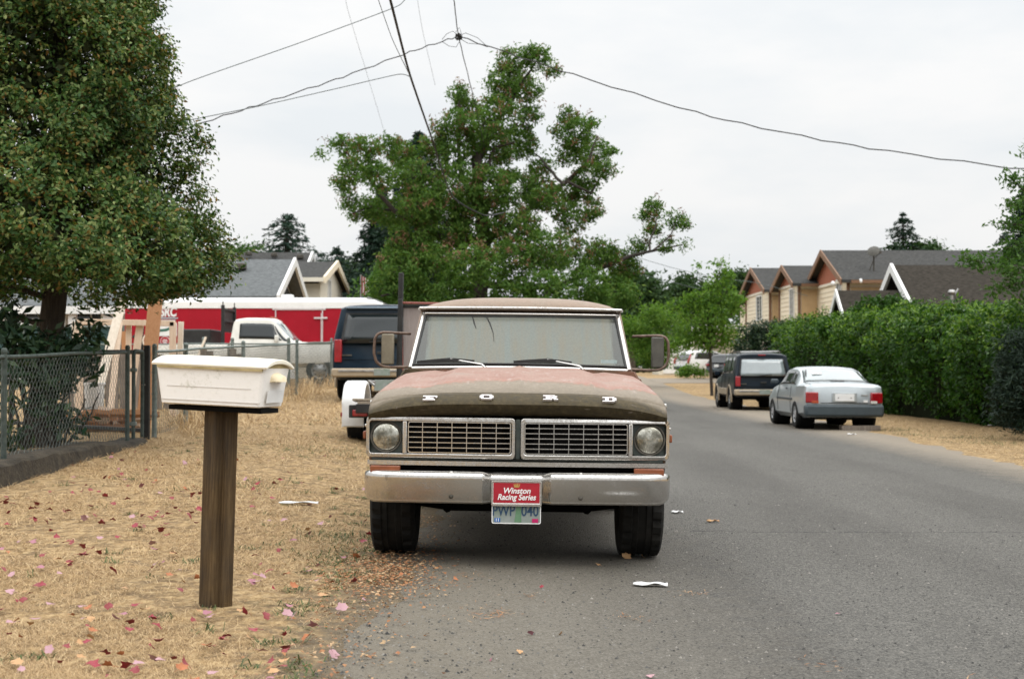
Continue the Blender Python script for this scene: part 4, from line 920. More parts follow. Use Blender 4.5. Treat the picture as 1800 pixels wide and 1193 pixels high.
# ---- utility trailer between the two
def util_trailer():
    X0, Y0 = -1.35, 18.9; z0 = h(-1.8, 20)
    c = thing('utility_trailer', 'flatbed trailer with white fenders and tall black stakes behind the old pickup', 'trailer', (X0, Y0, z0), 0)
    deck = pm('weathered_deck', (.20, .16, .115), (.30, .25, .19), 9, .8, stretch=(8, 1, 8))
    f = MB()
    for s in (-1, 1): f.box((s * .68, 1.4, .50), (.08, 2.9, .12))
    for y in (-.02, 2.85): f.box((0, y, .50), (1.44, .08, .12))
    f.bar((-.6, 2.85, .5), (0, 4.0, .48), .08, .1).bar((.6, 2.85, .5), (0, 4.0, .48), .08, .1).build('frame', M['black'], c, bevel=.008)
    MB().box((0, 1.4, .575), (1.40, 2.85, .03)).build('deck', deck, c)
    MB().tube([(-.72, 1.1, .32), (.72, 1.1, .32)], .035, 8).build('axle', M['void'], c)
    for s in (-1, 1):
        x = s * .83
        w = MB().lathe([(.19, -.08), (.19, .08), (.15, .05), (.06, .07), (.02, .07)], (0, 0, 0), 'x', 28).build('wheel', M['white_pl'], c, smooth=40); w.location = (x, 1.1, .315); w.rotation_euler = (0, 0, 0 if s > 0 else math.pi)
        MB().lathe([(.19, -.11), (.29, -.11), (.315, -.085), (.315, .085), (.29, .11), (.19, .11)], (0, 0, 0), 'x', 36, cap=False).build('tyre', M['rubber2'], w, smooth=40)
        secs = []
        for a in np.linspace(-12, 192, 22):
            ca, sa = math.cos(R(a)), math.sin(R(a)); ro = .47 + (.05 if 20 < a < 160 else 0); yo, zo = 1.1 + ro * ca * 1.12, .34 + ro * sa
            yi, zi = 1.1 + (ro - .03) * ca * 1.12, .34 + (ro - .03) * sa
            secs.append([(x - .15, yo, zo - .02), (x - .12, yo, zo), (x + .12, yo, zo), (x + .15, yo, zo - .02), (x + .15, yi, zi - .02), (x - .15, yi, zi - .02)])
        fo = MB().loft(secs).build('fender', M['white_pl'], c, smooth=45)
        rbox('tail_light', (x - s * .16, .02, .44), (.20, .06, .085), M['red_lens'], c, .012); rbox('light_box', (x - s * .16, .08, .46), (.30, .12, .17), M['black'], c, .012)
        rbox('step_plate', (x - s * .17, .28, .60), (.24, .40, .03), deck, c, .006, (R(-4), 0, 0)); rbox('side_marker', (x - .155, .60, .40), (.02, .10, .06), M['red_lens'], c, .008)
    # tall stakes with grey board, standing at the front of the deck
    st = MB(); st.box((-.35, 2.65, 1.50), (.075, .09, 1.95), (R(0), R(1.2), 0))
    st.box((-.33, 2.55, 1.30), (.06, .06, 1.55)).build('stake', M['black'], c, bevel=.01)
    r = MB(); r.tube([(-.33, 2.62, 2.02), (.62, 2.62, 2.00)], .018, 6).tube([(-.30, 2.56, .6), (-.32, 2.56, 1.7)], .02, 6).build('red_rail', pm('rusty_red_rail', (.20, .06, .05), (.28, .09, .07), 20, .6), c)
    rbox('board', (.16, 2.70, 1.30), (.92, .03, 1.30), pm('grey_ply', (.24, .20, .185), (.30, .26, .24), 8, .8, stretch=(6, 1, .6)), c, .004); rbox('board_cap', (.16, 2.70, 1.97), (.96, .06, .05), M['black'], c, .006)
    rbox('number_plate', (-.38, .5, .80), (.30, .015, .15), M['plate_state'], c, .003); MB().tube([(-.52, .5, .84), (-.60, .45, .86), (-.52, .42, .80)], .02, 6).build('hose_clamp', M['steel'], c)
util_trailer()
# ------------------------------------------------------------------ mailbox on its post
def mailbox():
    px, py = -1.552, 7.42; gz = h(px, py)
    wood = NT('weathered_post'); n = wood.noise(6, 6, .7, stretch=(9, 9, .5)); n2 = wood.noise(2.5, 5, .6); n3 = wood.noise(40, 4, .7, stretch=(3, 3, .3)); zz = wood.xyz()[2]
    colr = wood.ramp(n, (.3, (.028, .016, .006)), (.52, (.078, .048, .020)), (.72, (.135, .090, .044)))
    colr = wood.mix(wood.math('MULTIPLY', wood.ramp(n2, (.42, 0.0), (.62, 1.0)), .6), colr, (.035, .028, .022))
    wm = wood.end(wood.pr(colr, .85, 0, .25, n3, .004))
    plastic = NT('stained_white_plastic'); a = plastic.noise(4, 6, .7); b = plastic.noise(30, 5, .75); vv = plastic.noise(9, 4, .7, stretch=(1, 1, .3))
    cl = plastic.mix(plastic.ramp(b, (.52, 0.0), (.72, .24)), (.80, .775, .74), (.54, .51, .43))
    cl = plastic.mix(plastic.math('MULTIPLY', plastic.ramp(a, (.58, 0.0), (.68, 1.0)), plastic.ramp(b, (.44, 0.0), (.60, .7))), cl, (.36, .35, .25))
    pmx = plastic.end(plastic.pr(cl, .48, 0, .4, vv, .001))
    lidm = pm('sun_yellowed_lid', (.80, .755, .64), (.72, .66, .52), 6, .42, lo=.45, hi=.75); lidu = pm('lid_underside', (.42, .33, .17), (.28, .22, .10), 14, .6)
    c = thing('mailbox', 'large white plastic mailbox with curved lid on a brown wooden post', 'mailbox', (px, py, gz - .034), R(-14.5))
    c.rotation_euler.y = R(2.4)
    ang = R(-38)
    pA = MB()
    M4 = Matrix.Rotation(R(-6), 3, 'Z')
    pA.box((-.022, 0, .525), (.092, .092, 1.08), (0, R(-1.0), R(-24))); po = pA.build('post', wm, c, bevel=.006)
    MB().box((.045, .018, .525), (.042, .075, 1.07), (0, R(-1.0), R(-24))).build('post_plank', wm, po, bevel=.004)
    MB().box((.0, .02, 1.055), (.52, .22, .025), (0, 0, 0)).build('support_board', M['void'], c, bevel=.003)
    # tapered tub: long along local x, its end with the grip to the right
    L, D, z0, z1 = .308, .16, 1.068, 1.288
    def tub(k, z, ins=0):
        return [(x, y, z) for x, y in rrect(-L * k + ins, L * k * .985 - ins, -D * k * 1.0 + ins, D * k - ins, .022, 4)]
    MB().loft([tub(.90, z0 + .006, .012), tub(.905, z0 + .012), tub(.925, z0 + .05), tub(1.0, z1 - .012)]).build('box', pmx, c, smooth=40)
    rb = MB()
    kf = lambda z: .905 + .095 * (z - z0) / (z1 - z0)
    z = z0 + .10; rb.bar((-.24, -D * kf(z) - .0006, z), (.23, -D * kf(z) - .0006, z), .003, .003)
    z = z0 + .03; rb.bar((-.27, -D * kf(z) - .0006, z), (.28, -D * kf(z) - .0006, z), .004, .004)
    rb.build('moulded_line', pm('line_tone', (.50, .46, .42), None), c)  # lines a little darker than the box
    # faint dirt where letters were
    dm = pm('faded_marks', (.58, .55, .49), (.74, .715, .68), 120, .6, lo=.4, hi=.6)
    secs = []
    for x in np.linspace(-L - .015, L + .012, 12):
        e = abs(x) / (L + .015); hgt = .042 * (1 - .12 * e ** 6); row = []
        for i in range(13):
            u = -1 + i / 6; row.append((x, u * (D + .016), z1 - .004 + hgt * (1 - abs(u) ** 2.4)))
        for i in range(12, -1, -1):
            u = -1 + i / 6; row.append((x, u * (D + .010), z1 - .018 + hgt * .75 * (1 - abs(u) ** 2.4)))
        secs.append(row)
    lid = MB().loft(secs).build('lid', lidm, c, smooth=50, bevel=.004)
    MB().prism([(-(D + .0), z1 - .014)] + [(u * D, z1 - .010 + .034 * (1 - abs(u) ** 2.4)) for u in np.linspace(-.98, .98, 13)] + [(D, z1 - .014)], L - .012, L - .006, 'x').build('lid_end', lidu, lid)
    MB().box((0, -D - .004, z1 - .020), (2 * L - .03, .014, .016)).build('lid_lip', lidu, lid)
    g = []
    for i, a in enumerate(np.linspace(0, math.pi, 9)):
        k = math.sin(a); g.append([(L * .985 + d, .075 * -math.cos(a) * .9, 1.205 + zz_) for d, zz_ in ((-.01, .0), (.006 + .038 * k, .004), (.006 + .030 * k, .018 + .014 * k), (-.01, .030 + .022 * k))])
    MB().loft(g).build('grip', pm('yellowed_grip', (.72, .62, .42), (.64, .54, .36), 8, .5), c, smooth=50)
    lb = MB().add([(L * .93 + .004 + .0, -.10, 1.10), (L * .93 + .004, .10, 1.10), (L * .957 + .004, .10, 1.165), (L * .957 + .004, -.10, 1.165)], [(0, 1, 2, 3)]).build('number_label', M['white_pl'], c)
    sm_ = lb.modifiers.new('s', 'SOLIDIFY'); sm_.thickness = .003
mailbox()

# ------------------------------------------------------------------ chain link fences
M['galv'] = pm('galvanised_pipe', (.10, .125, .112), (.18, .21, .195), 14, .6, .25, bump=.001, bscale=60)
M['galv_dark'] = pm('mossy_pipe', (.025, .037, .031), (.065, .082, .072), 12, .7, .1, bump=.001, bscale=60)
M['wire'] = pm('chain_wire', (.085, .10, .092), (.15, .17, .158), 5, .55, .3)
def wire_mesh(pts, z0, z1, r=.0027, pitch=.055):
    """diamond wire mesh hung along a polyline; z0,z1 give bottom and top"""
    P = [np.array(p, float) for p in pts]; seg = [np.linalg.norm(P[i + 1] - P[i]) for i in range(len(P) - 1)]; tot = sum(seg); cum = np.concatenate([[0], np.cumsum(seg)])
    def xy(s):
        i = min(np.searchsorted(cum, s, 'right') - 1, len(seg) - 1); i = max(i, 0); f = (s - cum[i]) / seg[i]; return P[i] * (1 - f) + P[i + 1] * f, i
    V = []; Fq = []; base = 0
    for k in range(-int(1.3 / pitch), int(tot / pitch)):
        for sgn in (1, -1):
            pass
    ncol = int(tot / pitch); nrow = None
    for k in range(ncol):
        s0 = k * pitch; c0, _ = xy(s0 + pitch / 2); zz0, zz1 = z0(*c0), z1(*c0); nr = int((zz1 - zz0) / (pitch * .95)); st = (zz1 - zz0) / nr
        path = []
        for j in range(nr + 1):
            s = s0 + (0 if (j + k) % 2 == 0 else pitch * 1.0); s = min(s, tot); c, i = xy(s)
            d = (P[i + 1] - P[i]) / seg[i]; nrm = np.array((-d[1], d[0])) * (.004 if j % 2 else -.004)
            path.append((c[0] + nrm[0], c[1] + nrm[1], zz1 - j * st))
        A = np.array(path); n = len(A)
        dirs = np.gradient(A, axis=0); dirs /= np.linalg.norm(dirs, axis=1)[:, None]
        s1 = np.cross(dirs, (dirs * 0 + (0, 1, .01))); s1 /= np.linalg.norm(s1, axis=1)[:, None]; s2 = np.cross(dirs, s1)
        ring = [A + r * (s1 * math.cos(t) + s2 * math.sin(t)) for t in (0, 2.094, 4.189)]
        V.append(np.stack(ring, 1).reshape(-1, 3)); idx = np.arange(n - 1) * 3 + base
        for q in range(3): Fq.append(np.stack([idx + q, idx + (q + 1) % 3, idx + 3 + (q + 1) % 3, idx + 3 + q], 1))
        base += 3 * n
    return np.concatenate(V), np.concatenate(Fq)
def fence(name, label, pts, posts, mat, hgt=1.15, zoff=0, rail=True, pr_=.028, tall=.05, pitch=.055, group=None):
    """posts: list of (x,y); heights follow the ground"""
    o = thing(name, label, 'fence', (0, 0, 0), 0, group)
    g = lambda x, y: h(x, y) + zoff
    V, Fq = wire_mesh(pts, lambda x, y: g(x, y) + .03, lambda x, y: g(x, y) + hgt - .03, pitch=pitch)
    np_mesh('wire_mesh', V, Fq, M['wire'], o)
    if rail:
        mb = MB(); Q = []
        for i in range(len(pts) - 1):
            for t in np.linspace(0, 1, 8): Q.append((pts[i][0] * (1 - t) + pts[i + 1][0] * t, pts[i][1] * (1 - t) + pts[i + 1][1] * t))
        mb.tube([(x, y, g(x, y) + hgt) for x, y in Q], .021, 8).build('top_rail', mat, o, smooth=50)
    for x, y in posts:
        z = g(x, y)
        p = MB().tube([(x, y, z - .25), (x, y, z + hgt + tall)], pr_, 10).build('fence_post', mat, o, smooth=50)
        MB().ell((x, y, z + hgt + tall + .02), (pr_ * 1.1, pr_ * 1.1, pr_ * 1.3), 10, 6).build('post_cap', mat, p, smooth=60)
        ties = MB()
        for t in (.25, .5, .75): ties.tube([(x, y, z + hgt * t), (x, y, z + hgt * t + .02)], pr_ + .008, 10)
        ties.build('tension_band', mat, p, smooth=50)
    return o
FX = -4.92
def curb_top(y): return float(np.interp(y, [11, 13.7, 16.5, 18.3], [.19, .215, .14, .05]))
def g2(x, y): return h(x, y) + curb_top(y)
f1 = thing('chain_link_fence', 'mossy chain link fence standing on the low concrete kerb left of the mailbox', 'fence')
ptsA = [(FX, 11.6), (FX, 18.15)]
V, Fq = wire_mesh(ptsA, lambda x, y: g2(x, y) + .02, lambda x, y: h(x, y) + 1.16); np_mesh('wire_mesh', V, Fq, M['wire'], f1)
MB().tube([(FX, y, h(FX, y) + 1.19) for y in np.linspace(11.6, 18.15, 10)], .021, 8).build('top_rail', M['galv_dark'], f1, smooth=50)
for y in (11.7, 13.78, 18.2):
    z = h(FX, y); p = MB().tube([(FX, y, z - .1), (FX, y, z + 1.22)], .030, 10).build('fence_post', M['galv_dark'], f1, smooth=50)
    MB().ell((FX, y, z + 1.245), (.034, .034, .04), 10, 6).build('post_cap', M['galv_dark'], p, smooth=60)
# swinging gate leaf: pipe frame between the fence end and the black post
gt = thing('fence_gate', 'narrow grey pipe gate frame next to the black steel post', 'gate', (FX, 18.5, h(FX, 18.5)))
MB().tube([(0, 0, -.05), (0, 0, 1.16), (0, .02, 1.19), (0, .10, 1.20), (.02, .34, 1.19), (.02, .36, 1.16), (.02, .36, .06)], .026, 8).build('gate_frame', M['galv_dark'], gt, smooth=50)
for z in (.25, .95): rbox('hinge', (0, .0, z), (.08, .07, .05), M['galv'], gt, .008)
MB().tube([(.02, .30, .75), (.02, .48, .75)], .012, 6).build('latch', M['grime'], gt)
bp = thing('black_gate', 'black steel post and black top rail frame behind the chain link fence', 'gate', (-4.90, 19.1, h(-4.9, 19.1)))
MB().box((0, 0, .62), (.075, .075, 1.28)).build('post', M['black'], bp, bevel=.006)
MB().bar((-.03, 0, 1.17), (-2.6, 2.2, 1.20), .05, .06).bar((-.03, 0, .12), (-2.6, 2.2, .14), .04, .05).box((-2.6, 2.2, .62), (.06, .06, 1.24)).build('rail_frame', M['black'], bp, bevel=.006)
fence('chain_link_fence', 'grey chain link fence running away behind the mailbox along the dry verge', [(-4.9, 19.45), (-4.95, 26), (-4.9, 32.6), (-4.78, 38.2)], [(-4.9, 19.5), (-4.93, 21.5), (-4.95, 26.2), (-4.9, 32.4), (-4.8, 37.8)], M['galv'], hgt=1.17, pr_=.035)
fence('chain_link_fence', 'chain link fence with ball-topped posts across the yard in front of the white pickup', [(-4.8, 37.9), (-12.5, 35.5)], [(-5.9, 37.56), (-7.3, 37.12), (-8.0, 36.9), (-10.2, 36.2), (-12.4, 35.55)], M['galv'], hgt=1.13, pr_=.045, tall=.10)
# concrete kerb under the fence
kb = []
for y in np.linspace(11.2, 18.6, 26):
    z = h(FX, y); t = curb_top(y) + .012 * math.sin(y * 13.7) + .015 * math.sin(y * 3.1); w = .02 * math.sin(y * 5.3) ; kb.append([(FX + .22 + w, y, z - .05), (FX + .17 + w, y, z + t - .03), (FX + .12, y, z + t), (FX - .18, y, z + t + .01), (FX - .22, y, z - .05)])
kc = MB().loft(kb).build('garden_kerb', pm('mossy_concrete', (.014, .010, .005), (.055, .043, .027), 7, .95, bump=.02, bscale=30), smooth=30)
tag(kc, 'low mossy concrete kerb under the chain link fence', 'kerb')

# ------------------------------------------------------------------ yard clutter
M['raw_wood'] = pm('raw_timber', (.56, .42, .31), (.64, .51, .39), 6, .8, stretch=(6, 6, .6)); M['pale_wood'] = pm('pale_timber', (.60, .52, .42), (.70, .62, .52), 7, .8, stretch=(6, 6, .5))
M['orange_wood'] = pm('cedar_plank', (.33, .155, .065), (.40, .20, .095), 6, .8, stretch=(8, 8, .5)); M['grey_wood'] = pm('grey_timber', (.13, .105, .085), (.24, .20, .165), 6, .9, stretch=(7, 7, .5), bump=.004, bscale=30)
tf = thing('sawhorse_rack', 'rectangular pink-brown timber frame standing in front of the red trailer', 'timber frame', (-6.62, 24.4, h(-6.6, 24.4)))
fr_ = MB(); fr_.box((0, 0, 1.60), (1.66, .10, .10), (0, R(1.0), 0)).build('top_beam', M['raw_wood'], tf, bevel=.006)
for x, yy in ((-.80, 0), (.80, 0)):
    MB().box((x, yy, .80), (.10, .10, 1.62)).build('upright', M['raw_wood'], tf, bevel=.006); MB().box((x + (-.09 if x < 0 else .09), .10, .82), (.09, .04, 1.60), (0, R(2 if x > 0 else -2), 0)).build('side_board', M['pale_wood'], tf, bevel=.004)
MB().bar((.22, .06, 1.55), (.02, .10, .1), .12, .05).build('brace', M['raw_wood'], tf); MB().bar((.02, .08, 1.55), (.02, .10, .1), .09, .05).build('brace', M['raw_wood'], tf)
def lean(name, label, a, b, w, t, mat, cat='timber'):
    o = MB().bar((0, 0, 0), tuple(Vector(b) - Vector(a)), w, t, up=(0, 1, 0)).build(name, mat, bevel=.004); o.location = a; tag(o, label, cat); return o
a = Vector((-6.70, 22.6, h(-6.7, 22.6))); lean('leaning_board', 'pale board leaning steeply, taller than the timber frame', a, at(217, 522, 23.6), .15, .045, M['pale_wood'])
a = Vector((-6.42, 22.7, h(-6.4, 22.7))); lean('leaning_board', 'shorter pale board crossing behind the tall leaning pale board', a, at(210, 566, 23.4), .10, .045, M['raw_wood'])
a = Vector((-5.42, 20.9, h(-5.4, 20.9))); lean('cedar_plank', 'wide orange-brown plank leaning in front of the red trailer', a, at(275, 512, 21.8), .21, .05, M['orange_wood'])
# old grey board fence / stack behind the leaning boards
gs = thing('board_fence', 'weathered grey board fence low behind the leaning boards', 'fence', (-8.3, 26.4, h(-7.5, 26.4)))
for i in range(26):
    MB().box((i * .135, .02 * math.sin(i * 2.3), .52 + .05 * math.sin(i * 1.7)), (.125, .022, 1.04 + .1 * math.sin(i * 1.7)), (0, R(1.5 * math.sin(i * 3.1)), 0)).build('board', M['grey_wood'], gs)
for z in (.25, .8): MB().box((1.7, .04, z), (3.5, .04, .09)).build('rail', M['grey_wood'], gs)
bk = thing('bucket', 'white plastic bucket among the boards behind the fence', 'bucket', (-6.22, 21.2, h(-6.2, 21.2)))
MB().lathe([(.125, .30), (.13, .31), (.15, .66), (.158, .66), (.158, .69), (.142, .69), (.12, .32)], (0, 0, 0), 'z', 28, cap=False).build('pail', M['white_pl'], bk, smooth=40)
MB().lathe([(.12, .32), (.125, .31)], (0, 0, 0), 'z', 28).build('pail_base', M['white_pl'], bk)
MB().tube([(.158 * math.cos(t), .05 * math.sin(t) * -1, .66 - .14 * math.sin(t)) for t in np.linspace(0, math.pi, 12)], .004, 5).build('handle', M['grime'], bk)
MB().lathe([(.17, -.02), (.16, .30)], (0, 0, 0), 'z', 12).build('stand', M['grey_wood'], bk)
for i in range(15):
    y0 = 20.4 + .5 * random.random(); lv = i // 5; x0 = -6.2 + .16 * (i % 5) + .05 * random.random(); L_ = random.uniform(.35, .75)
    o = MB().tube([(-L_ / 2, 0, 0), (0, .012, .008), (L_ / 2, 0, 0)], [.055, .062, .048], 5).build('firewood_log', M['orange_wood'] if i % 3 else M['raw_wood'], smooth=40)
    o.location = (x0 + .05 * lv, y0, h(x0, y0) + .05 + .105 * lv); o.rotation_euler = (0, R(random.uniform(-18, 14)), R(random.uniform(-55, 55)))
    tag(o, 'split orange-brown log in the low firewood heap behind the fence', 'firewood', 'logs in the firewood heap')
# odds and ends along the far fence: a hand truck, stakes
jk = thing('hand_tools', 'dark jumble of garden tools leaning over the far yard fence', 'tools', (-9.1, 34.6, h(-9, 34.6)))
MB().tube([(0, 0, 0), (.10, .1, 1.55)], .03, 6).build('tool_handle', M['black'], jk); MB().tube([(.25, 0, 0), (.05, .1, 1.50), (-.15, .1, 1.30)], .035, 6).build('tool_head', M['black'], jk)
MB().tube([(.30 + .18 * math.cos(t), 0, 1.22 + .18 * math.sin(t)) for t in np.linspace(0, 2 * math.pi, 17)], .02, 6).build('hoop', M['pale_wood'], jk); MB().bar((-.3, 0, 0), (-.35, 0, 1.45), .12, .05).build('stake', M['orange_wood'], jk)
a = at(352, 618, 34.8); lean('garden_stake', 'thin pale stake slanting above the far yard fence', (a.x - .4, 34.8, h(-8, 34.8)), at(362, 592, 35.0), .05, .05, M['pale_wood'], 'stake')
# green slatted screen before the white house
gs = thing('screen_fence', 'dark teal slatted chain link screen in front of the white bungalow', 'fence', (-18.2, 44.0, h(-15, 44)))
MB().box((3.0, 0, .95), (6.4, .03, 1.50)).build('slat_screen', pm('teal_slats', (.016, .045, .045), (.022, .058, .056), 20, .6, stretch=(12, 1, .2)), gs)
for x in (0, 1.55, 3.1, 4.65, 6.2): MB().tube([(x, -.05, 0), (x, -.05, 1.78)], .03, 8).build('fence_post', M['galv'], gs, smooth=50)
MB().tube([(0, -.05, 1.72), (6.2, -.05, 1.72)], .022, 8).build('top_rail', M['galv'], gs)
# flag on a short pole
fp = thing('flag_pole', 'small furled red and white striped flag on a short pole behind the red trailer', 'flag', (-5.03, 47.3, h(-5, 47.3)))
MB().tube([(0, 0, 0), (0, 0, 3.55)], .025, 8).build('pole', M['steel'], fp)
red = pm('flag_red', (.33, .05, .05), None, rough=.8); wh_ = pm('flag_white', (.6, .56, .54), None, rough=.8); blu = pm('flag_blue', (.03, .05, .12), None, rough=.8)
fl = []
for k in range(6):
    z0, z1 = 3.5 - k * .02, 2.75 - k * .02; x = .03 + .04 * k
    MB().tube([(x, .03 * math.sin(k * 2), z0), (x + .02, .03, (z0 + z1) / 2), (x - .01, .02, z1)], [.02, .032, .018], 6).build('flag_fold', red if k % 2 == 0 else wh_, fp, smooth=60)
MB().tube([(.06, -.03, 2.82), (.12, -.03, 2.62), (.10, -.03, 2.45)], [.06, .08, .03], 6).build('canton', blu, fp, smooth=60)
# ------------------------------------------------------------------ houses
M['shingle'] = pm('asphalt_shingle', (.028, .028, .027), (.070, .069, .066), 7, .95, stretch=(1, 1, 7), spec=.1); M['shingle_l'] = pm('pale_shingle', (.075, .08, .082), (.15, .158, .160), 7, .95, stretch=(1, 1, 7), spec=.1)
M['shingle_b'] = pm('brown_shingle', (.016, .014, .011), (.050, .043, .035), 7, .95, stretch=(1, 1, 7), spec=.1)
M['siding_c'] = pm('cream_siding', (.74, .65, .49), (.78, .69, .53), 3, .75); M['siding_t'] = pm('tan_siding', (.42, .29, .155), (.47, .33, .18), 3, .75)
M['siding_y'] = pm('ivory_siding', (.64, .59, .49), (.68, .63, .52), 3, .75); M['siding_w'] = pm('white_siding', (.66, .66, .64), (.72, .72, .70), 3, .7)
M['red_shake'] = pm('red_shake', (.27, .085, .045), (.34, .12, .065), 18, .85, stretch=(1, 1, 4)); M['trim_b'] = pm('brown_trim', (.16, .088, .048), (.20, .11, .06), 6, .7); M['trim_w'] = pm('white_trim', (.74, .74, .72), (.68, .68, .66), 8, .6)
M['grey_wall'] = pm('cool_grey_wall', (.10, .115, .125), (.14, .155, .165), 5, .8); M['pane'] = glassmat('window_pane', (.05, .06, .065), .08)  # cool dark grey for the bungalow walls
def lap(mb, x0, x1, y, z0, z1, step=.18):        # lapped boards on a wall that faces -y
    z = z0
    while z < z1:
        mb.box(((x0 + x1) / 2, y - .006, z + .01), (x1 - x0, .016, .014)); z += step
def window(par, c, w, hh, face, fm='trim_w', bars=1):
    """window frame with its pane; face '-x' or '-y' or '+x'"""
    x, y, z = c; f = MB(); p = MB(); t = .07
    dim = (lambda a, b, d: (a, d, b)) if face[1] == 'y' else (lambda a, b, d: (d, a, b))
    sg = -1 if face[0] == '-' else 1
    def B(mb, a, b, da, db, dd, off):
        cc = (x + a, y + sg * off, z + b) if face[1] == 'y' else (x + sg * off, y + a, z + b); mb.box(cc, dim(da, db, dd))
    B(f, 0, hh / 2, w + t, t, .07, .035); B(f, 0, -hh / 2, w + t, t, .09, .045); B(f, -w / 2, 0, t, hh - t, .07, .035); B(f, w / 2, 0, t, hh - t, .07, .035)
    for k in range(bars): B(f, -w / 2 + w * (k + 1) / (bars + 1), 0, .05, hh - t, .05, .026)
    B(p, 0, 0, w - t + .01, hh - t + .01, .02, .011)
    fo = f.build('window', M[fm], par); p.build('pane', M['pane'], fo); return fo
def gable_roof(par, pts, axis, a0, a1, mat, th=.14, name='roof'):
    """roof of two slabs; pts: (eave1, ridge, eave2) as (u,z); runs along axis from a0 to a1"""
    (u0, z0), (ur, zr), (u1, z1) = pts
    poly = [(u0, z0), (ur, zr), (u1, z1), (u1, z1 + th), (ur, zr + th * 1.15), (u0, z0 + th)]
    return MB().prism(poly, a0, a1, axis).build(name, mat, par)
def townhouse():
    c = thing('row_house', 'cream two-storey row house with three red-topped gables above the hedge', 'house', (0, 0, 0))
    X0 = 14.9
    g = MB(); g.box((X0 + 9, 81.8, 2.3), (17.9, 22.6, 6.0)); g.build('main_wall', M['siding_c'], c)
    def gable(y0, yr, y1, e0, zr, e1, xf, xb, wallm, roofx1):
        w = MB().prism([(y0, -.5), (y0, e0), (yr, zr), (y1, e1), (y1, -.5)], xf, xb, 'x').build('gable_wall', M[wallm], c)
        s = MB(); zc = max(e0, e1) + .05; f = lambda z, ya, za: ya + (yr - ya) * (z - za) / (zr - za)
        s.prism([(f(zc, y0, e0), zc), (yr, zr - .05), (f(zc, y1, e1), zc)], xf - .05, xf - .01, 'x').build('gable_shakes', M['red_shake'], w)
        MB().box((xf - .04, (y0 + y1) / 2, zc - .07), (.08, abs(y1 - y0), .12)).build('belly_band', M['siding_y'], w)
        for ya in (y0, y1): MB().box((xf - .02, ya, (e0 - .5) / 2), (.12, .12, e0 + .4)).build('corner_board', M['trim_b'], w)
        o0 = .45; k0 = (zr - e0) / (yr - y0); k1 = (zr - e1) / (yr - y1)
        r = gable_roof(c, [(y0 - o0, e0 - k0 * o0), (yr, zr), (y1 + o0, e1 + k1 * o0)], 'x', xf - .42, roofx1, M['shingle'])
        b = MB()
        for ya, ea in ((y0 - o0, e0 - k0 * o0), (y1 + o0, e1 + k1 * o0)):
            b.add([(xf - .46, ya, ea - .10), (xf - .46, yr, zr - .10), (xf - .46, yr, zr + .19), (xf - .46, ya, ea + .17), (xf - .40, ya, ea - .10), (xf - .40, yr, zr - .10), (xf - .40, yr, zr + .19), (xf - .40, ya, ea + .17)],
                  [(0, 1, 2, 3), (7, 6, 5, 4), (0, 4, 5, 1), (1, 5, 6, 2), (2, 6, 7, 3), (3, 7, 4, 0)])
        b.build('barge_board', M['trim_b'], r); MB().box((roofx1 / 2 + xf / 2, y0 - o0 - .06, e0 - k0 * o0 + .05), (roofx1 - xf, .10, .14)).build('gutter', M['trim_b'], r)
        return w
    w3 = gable(62.9, 66.6, 70.4, 5.15, 6.58, 5.1, X0, X0 + 17.8, 'siding_c', X0 + 18)
    w2 = gable(69.2, 71.6, 74.2, 5.35, 6.22, 5.35, X0 - .9, X0 + 6, 'siding_c', X0 + 6)
    w1 = gable(77.0, 80.9, 84.8, 5.45, 6.75, 5.45, X0 - .9, X0 + 9, 'siding_c', X0 + 9)
    MB().prism([(X0 - .6, 5.42), (X0 + 6, 6.45), (X0 + 14, 5.2), (X0 + 14, 5.36), (X0 + 6, 6.62), (X0 - .6, 5.58)], 71.0, 93.4, 'y').build('rear_roof', M['shingle'], c)
    # the walls that face the camera on the projecting bays are tan
    for y, xa, xb, z1 in ((62.88, X0 + .1, X0 + 17, 5.0), (69.17, X0 - .82, X0 - .05, 5.25), (76.97, X0 - .82, X0 - .05, 5.35)):
        m = MB(); m.box(((xa + xb) / 2, y - .01, z1 / 2 - .2), (xb - xa, .03, z1)); m.build('side_cladding', M['siding_t'], c)
    lp = MB()
    for z in np.arange(1.5, 5.1, .22):
        for xx, y0, y1 in ((X0 - .915, 69.3, 74.1), (X0 - .915, 77.1, 84.7), (X0 - .015, 63.0, 68.9)): lp.box((xx, (y0 + y1) / 2, z), (.02, y1 - y0, .016))
    lp.build('lap_line', M['siding_y'], c)
    window(c, (X0 - .9, 80.3, 4.6), 1.7, 1.35, '-x'); window(c, (X0 - .9, 70.9, 4.35), 1.0, 1.65, '-x', 'trim_w'); window(c, (X0, 64.6, 4.85), 1.0, .75, '-x'); window(c, (X0 - .1, 88.5, 4.3), 2.2, 1.7, '-x', 'trim_w')
    window(c, (X0 + 1.8, 62.87, 4.0), .5, .9, '-y')
    for px, py, Y in ((1464, 498, 62.5), (1383, 510, 76.5), (1513, 494, 62.4)): 
        p = at(px, py, Y); MB().ell(tuple(p), (.09, .09, .11)).build('eave_lamp', M['trim_w'], c, smooth=60)
    # satellite dish on the roof slope
    d = thing('satellite_dish', 'grey satellite dish standing on the roof of the cream row house', 'satellite dish', (16.2, 63.6, 5.4))
    MB().tube([(0, 0, -.1), (0, 0, .75), (-.05, -.12, .95)], .035, 8).tube([(-.25, .1, .0), (0, 0, .7)], .02, 6).build('mast', M['grime'], d, smooth=50)
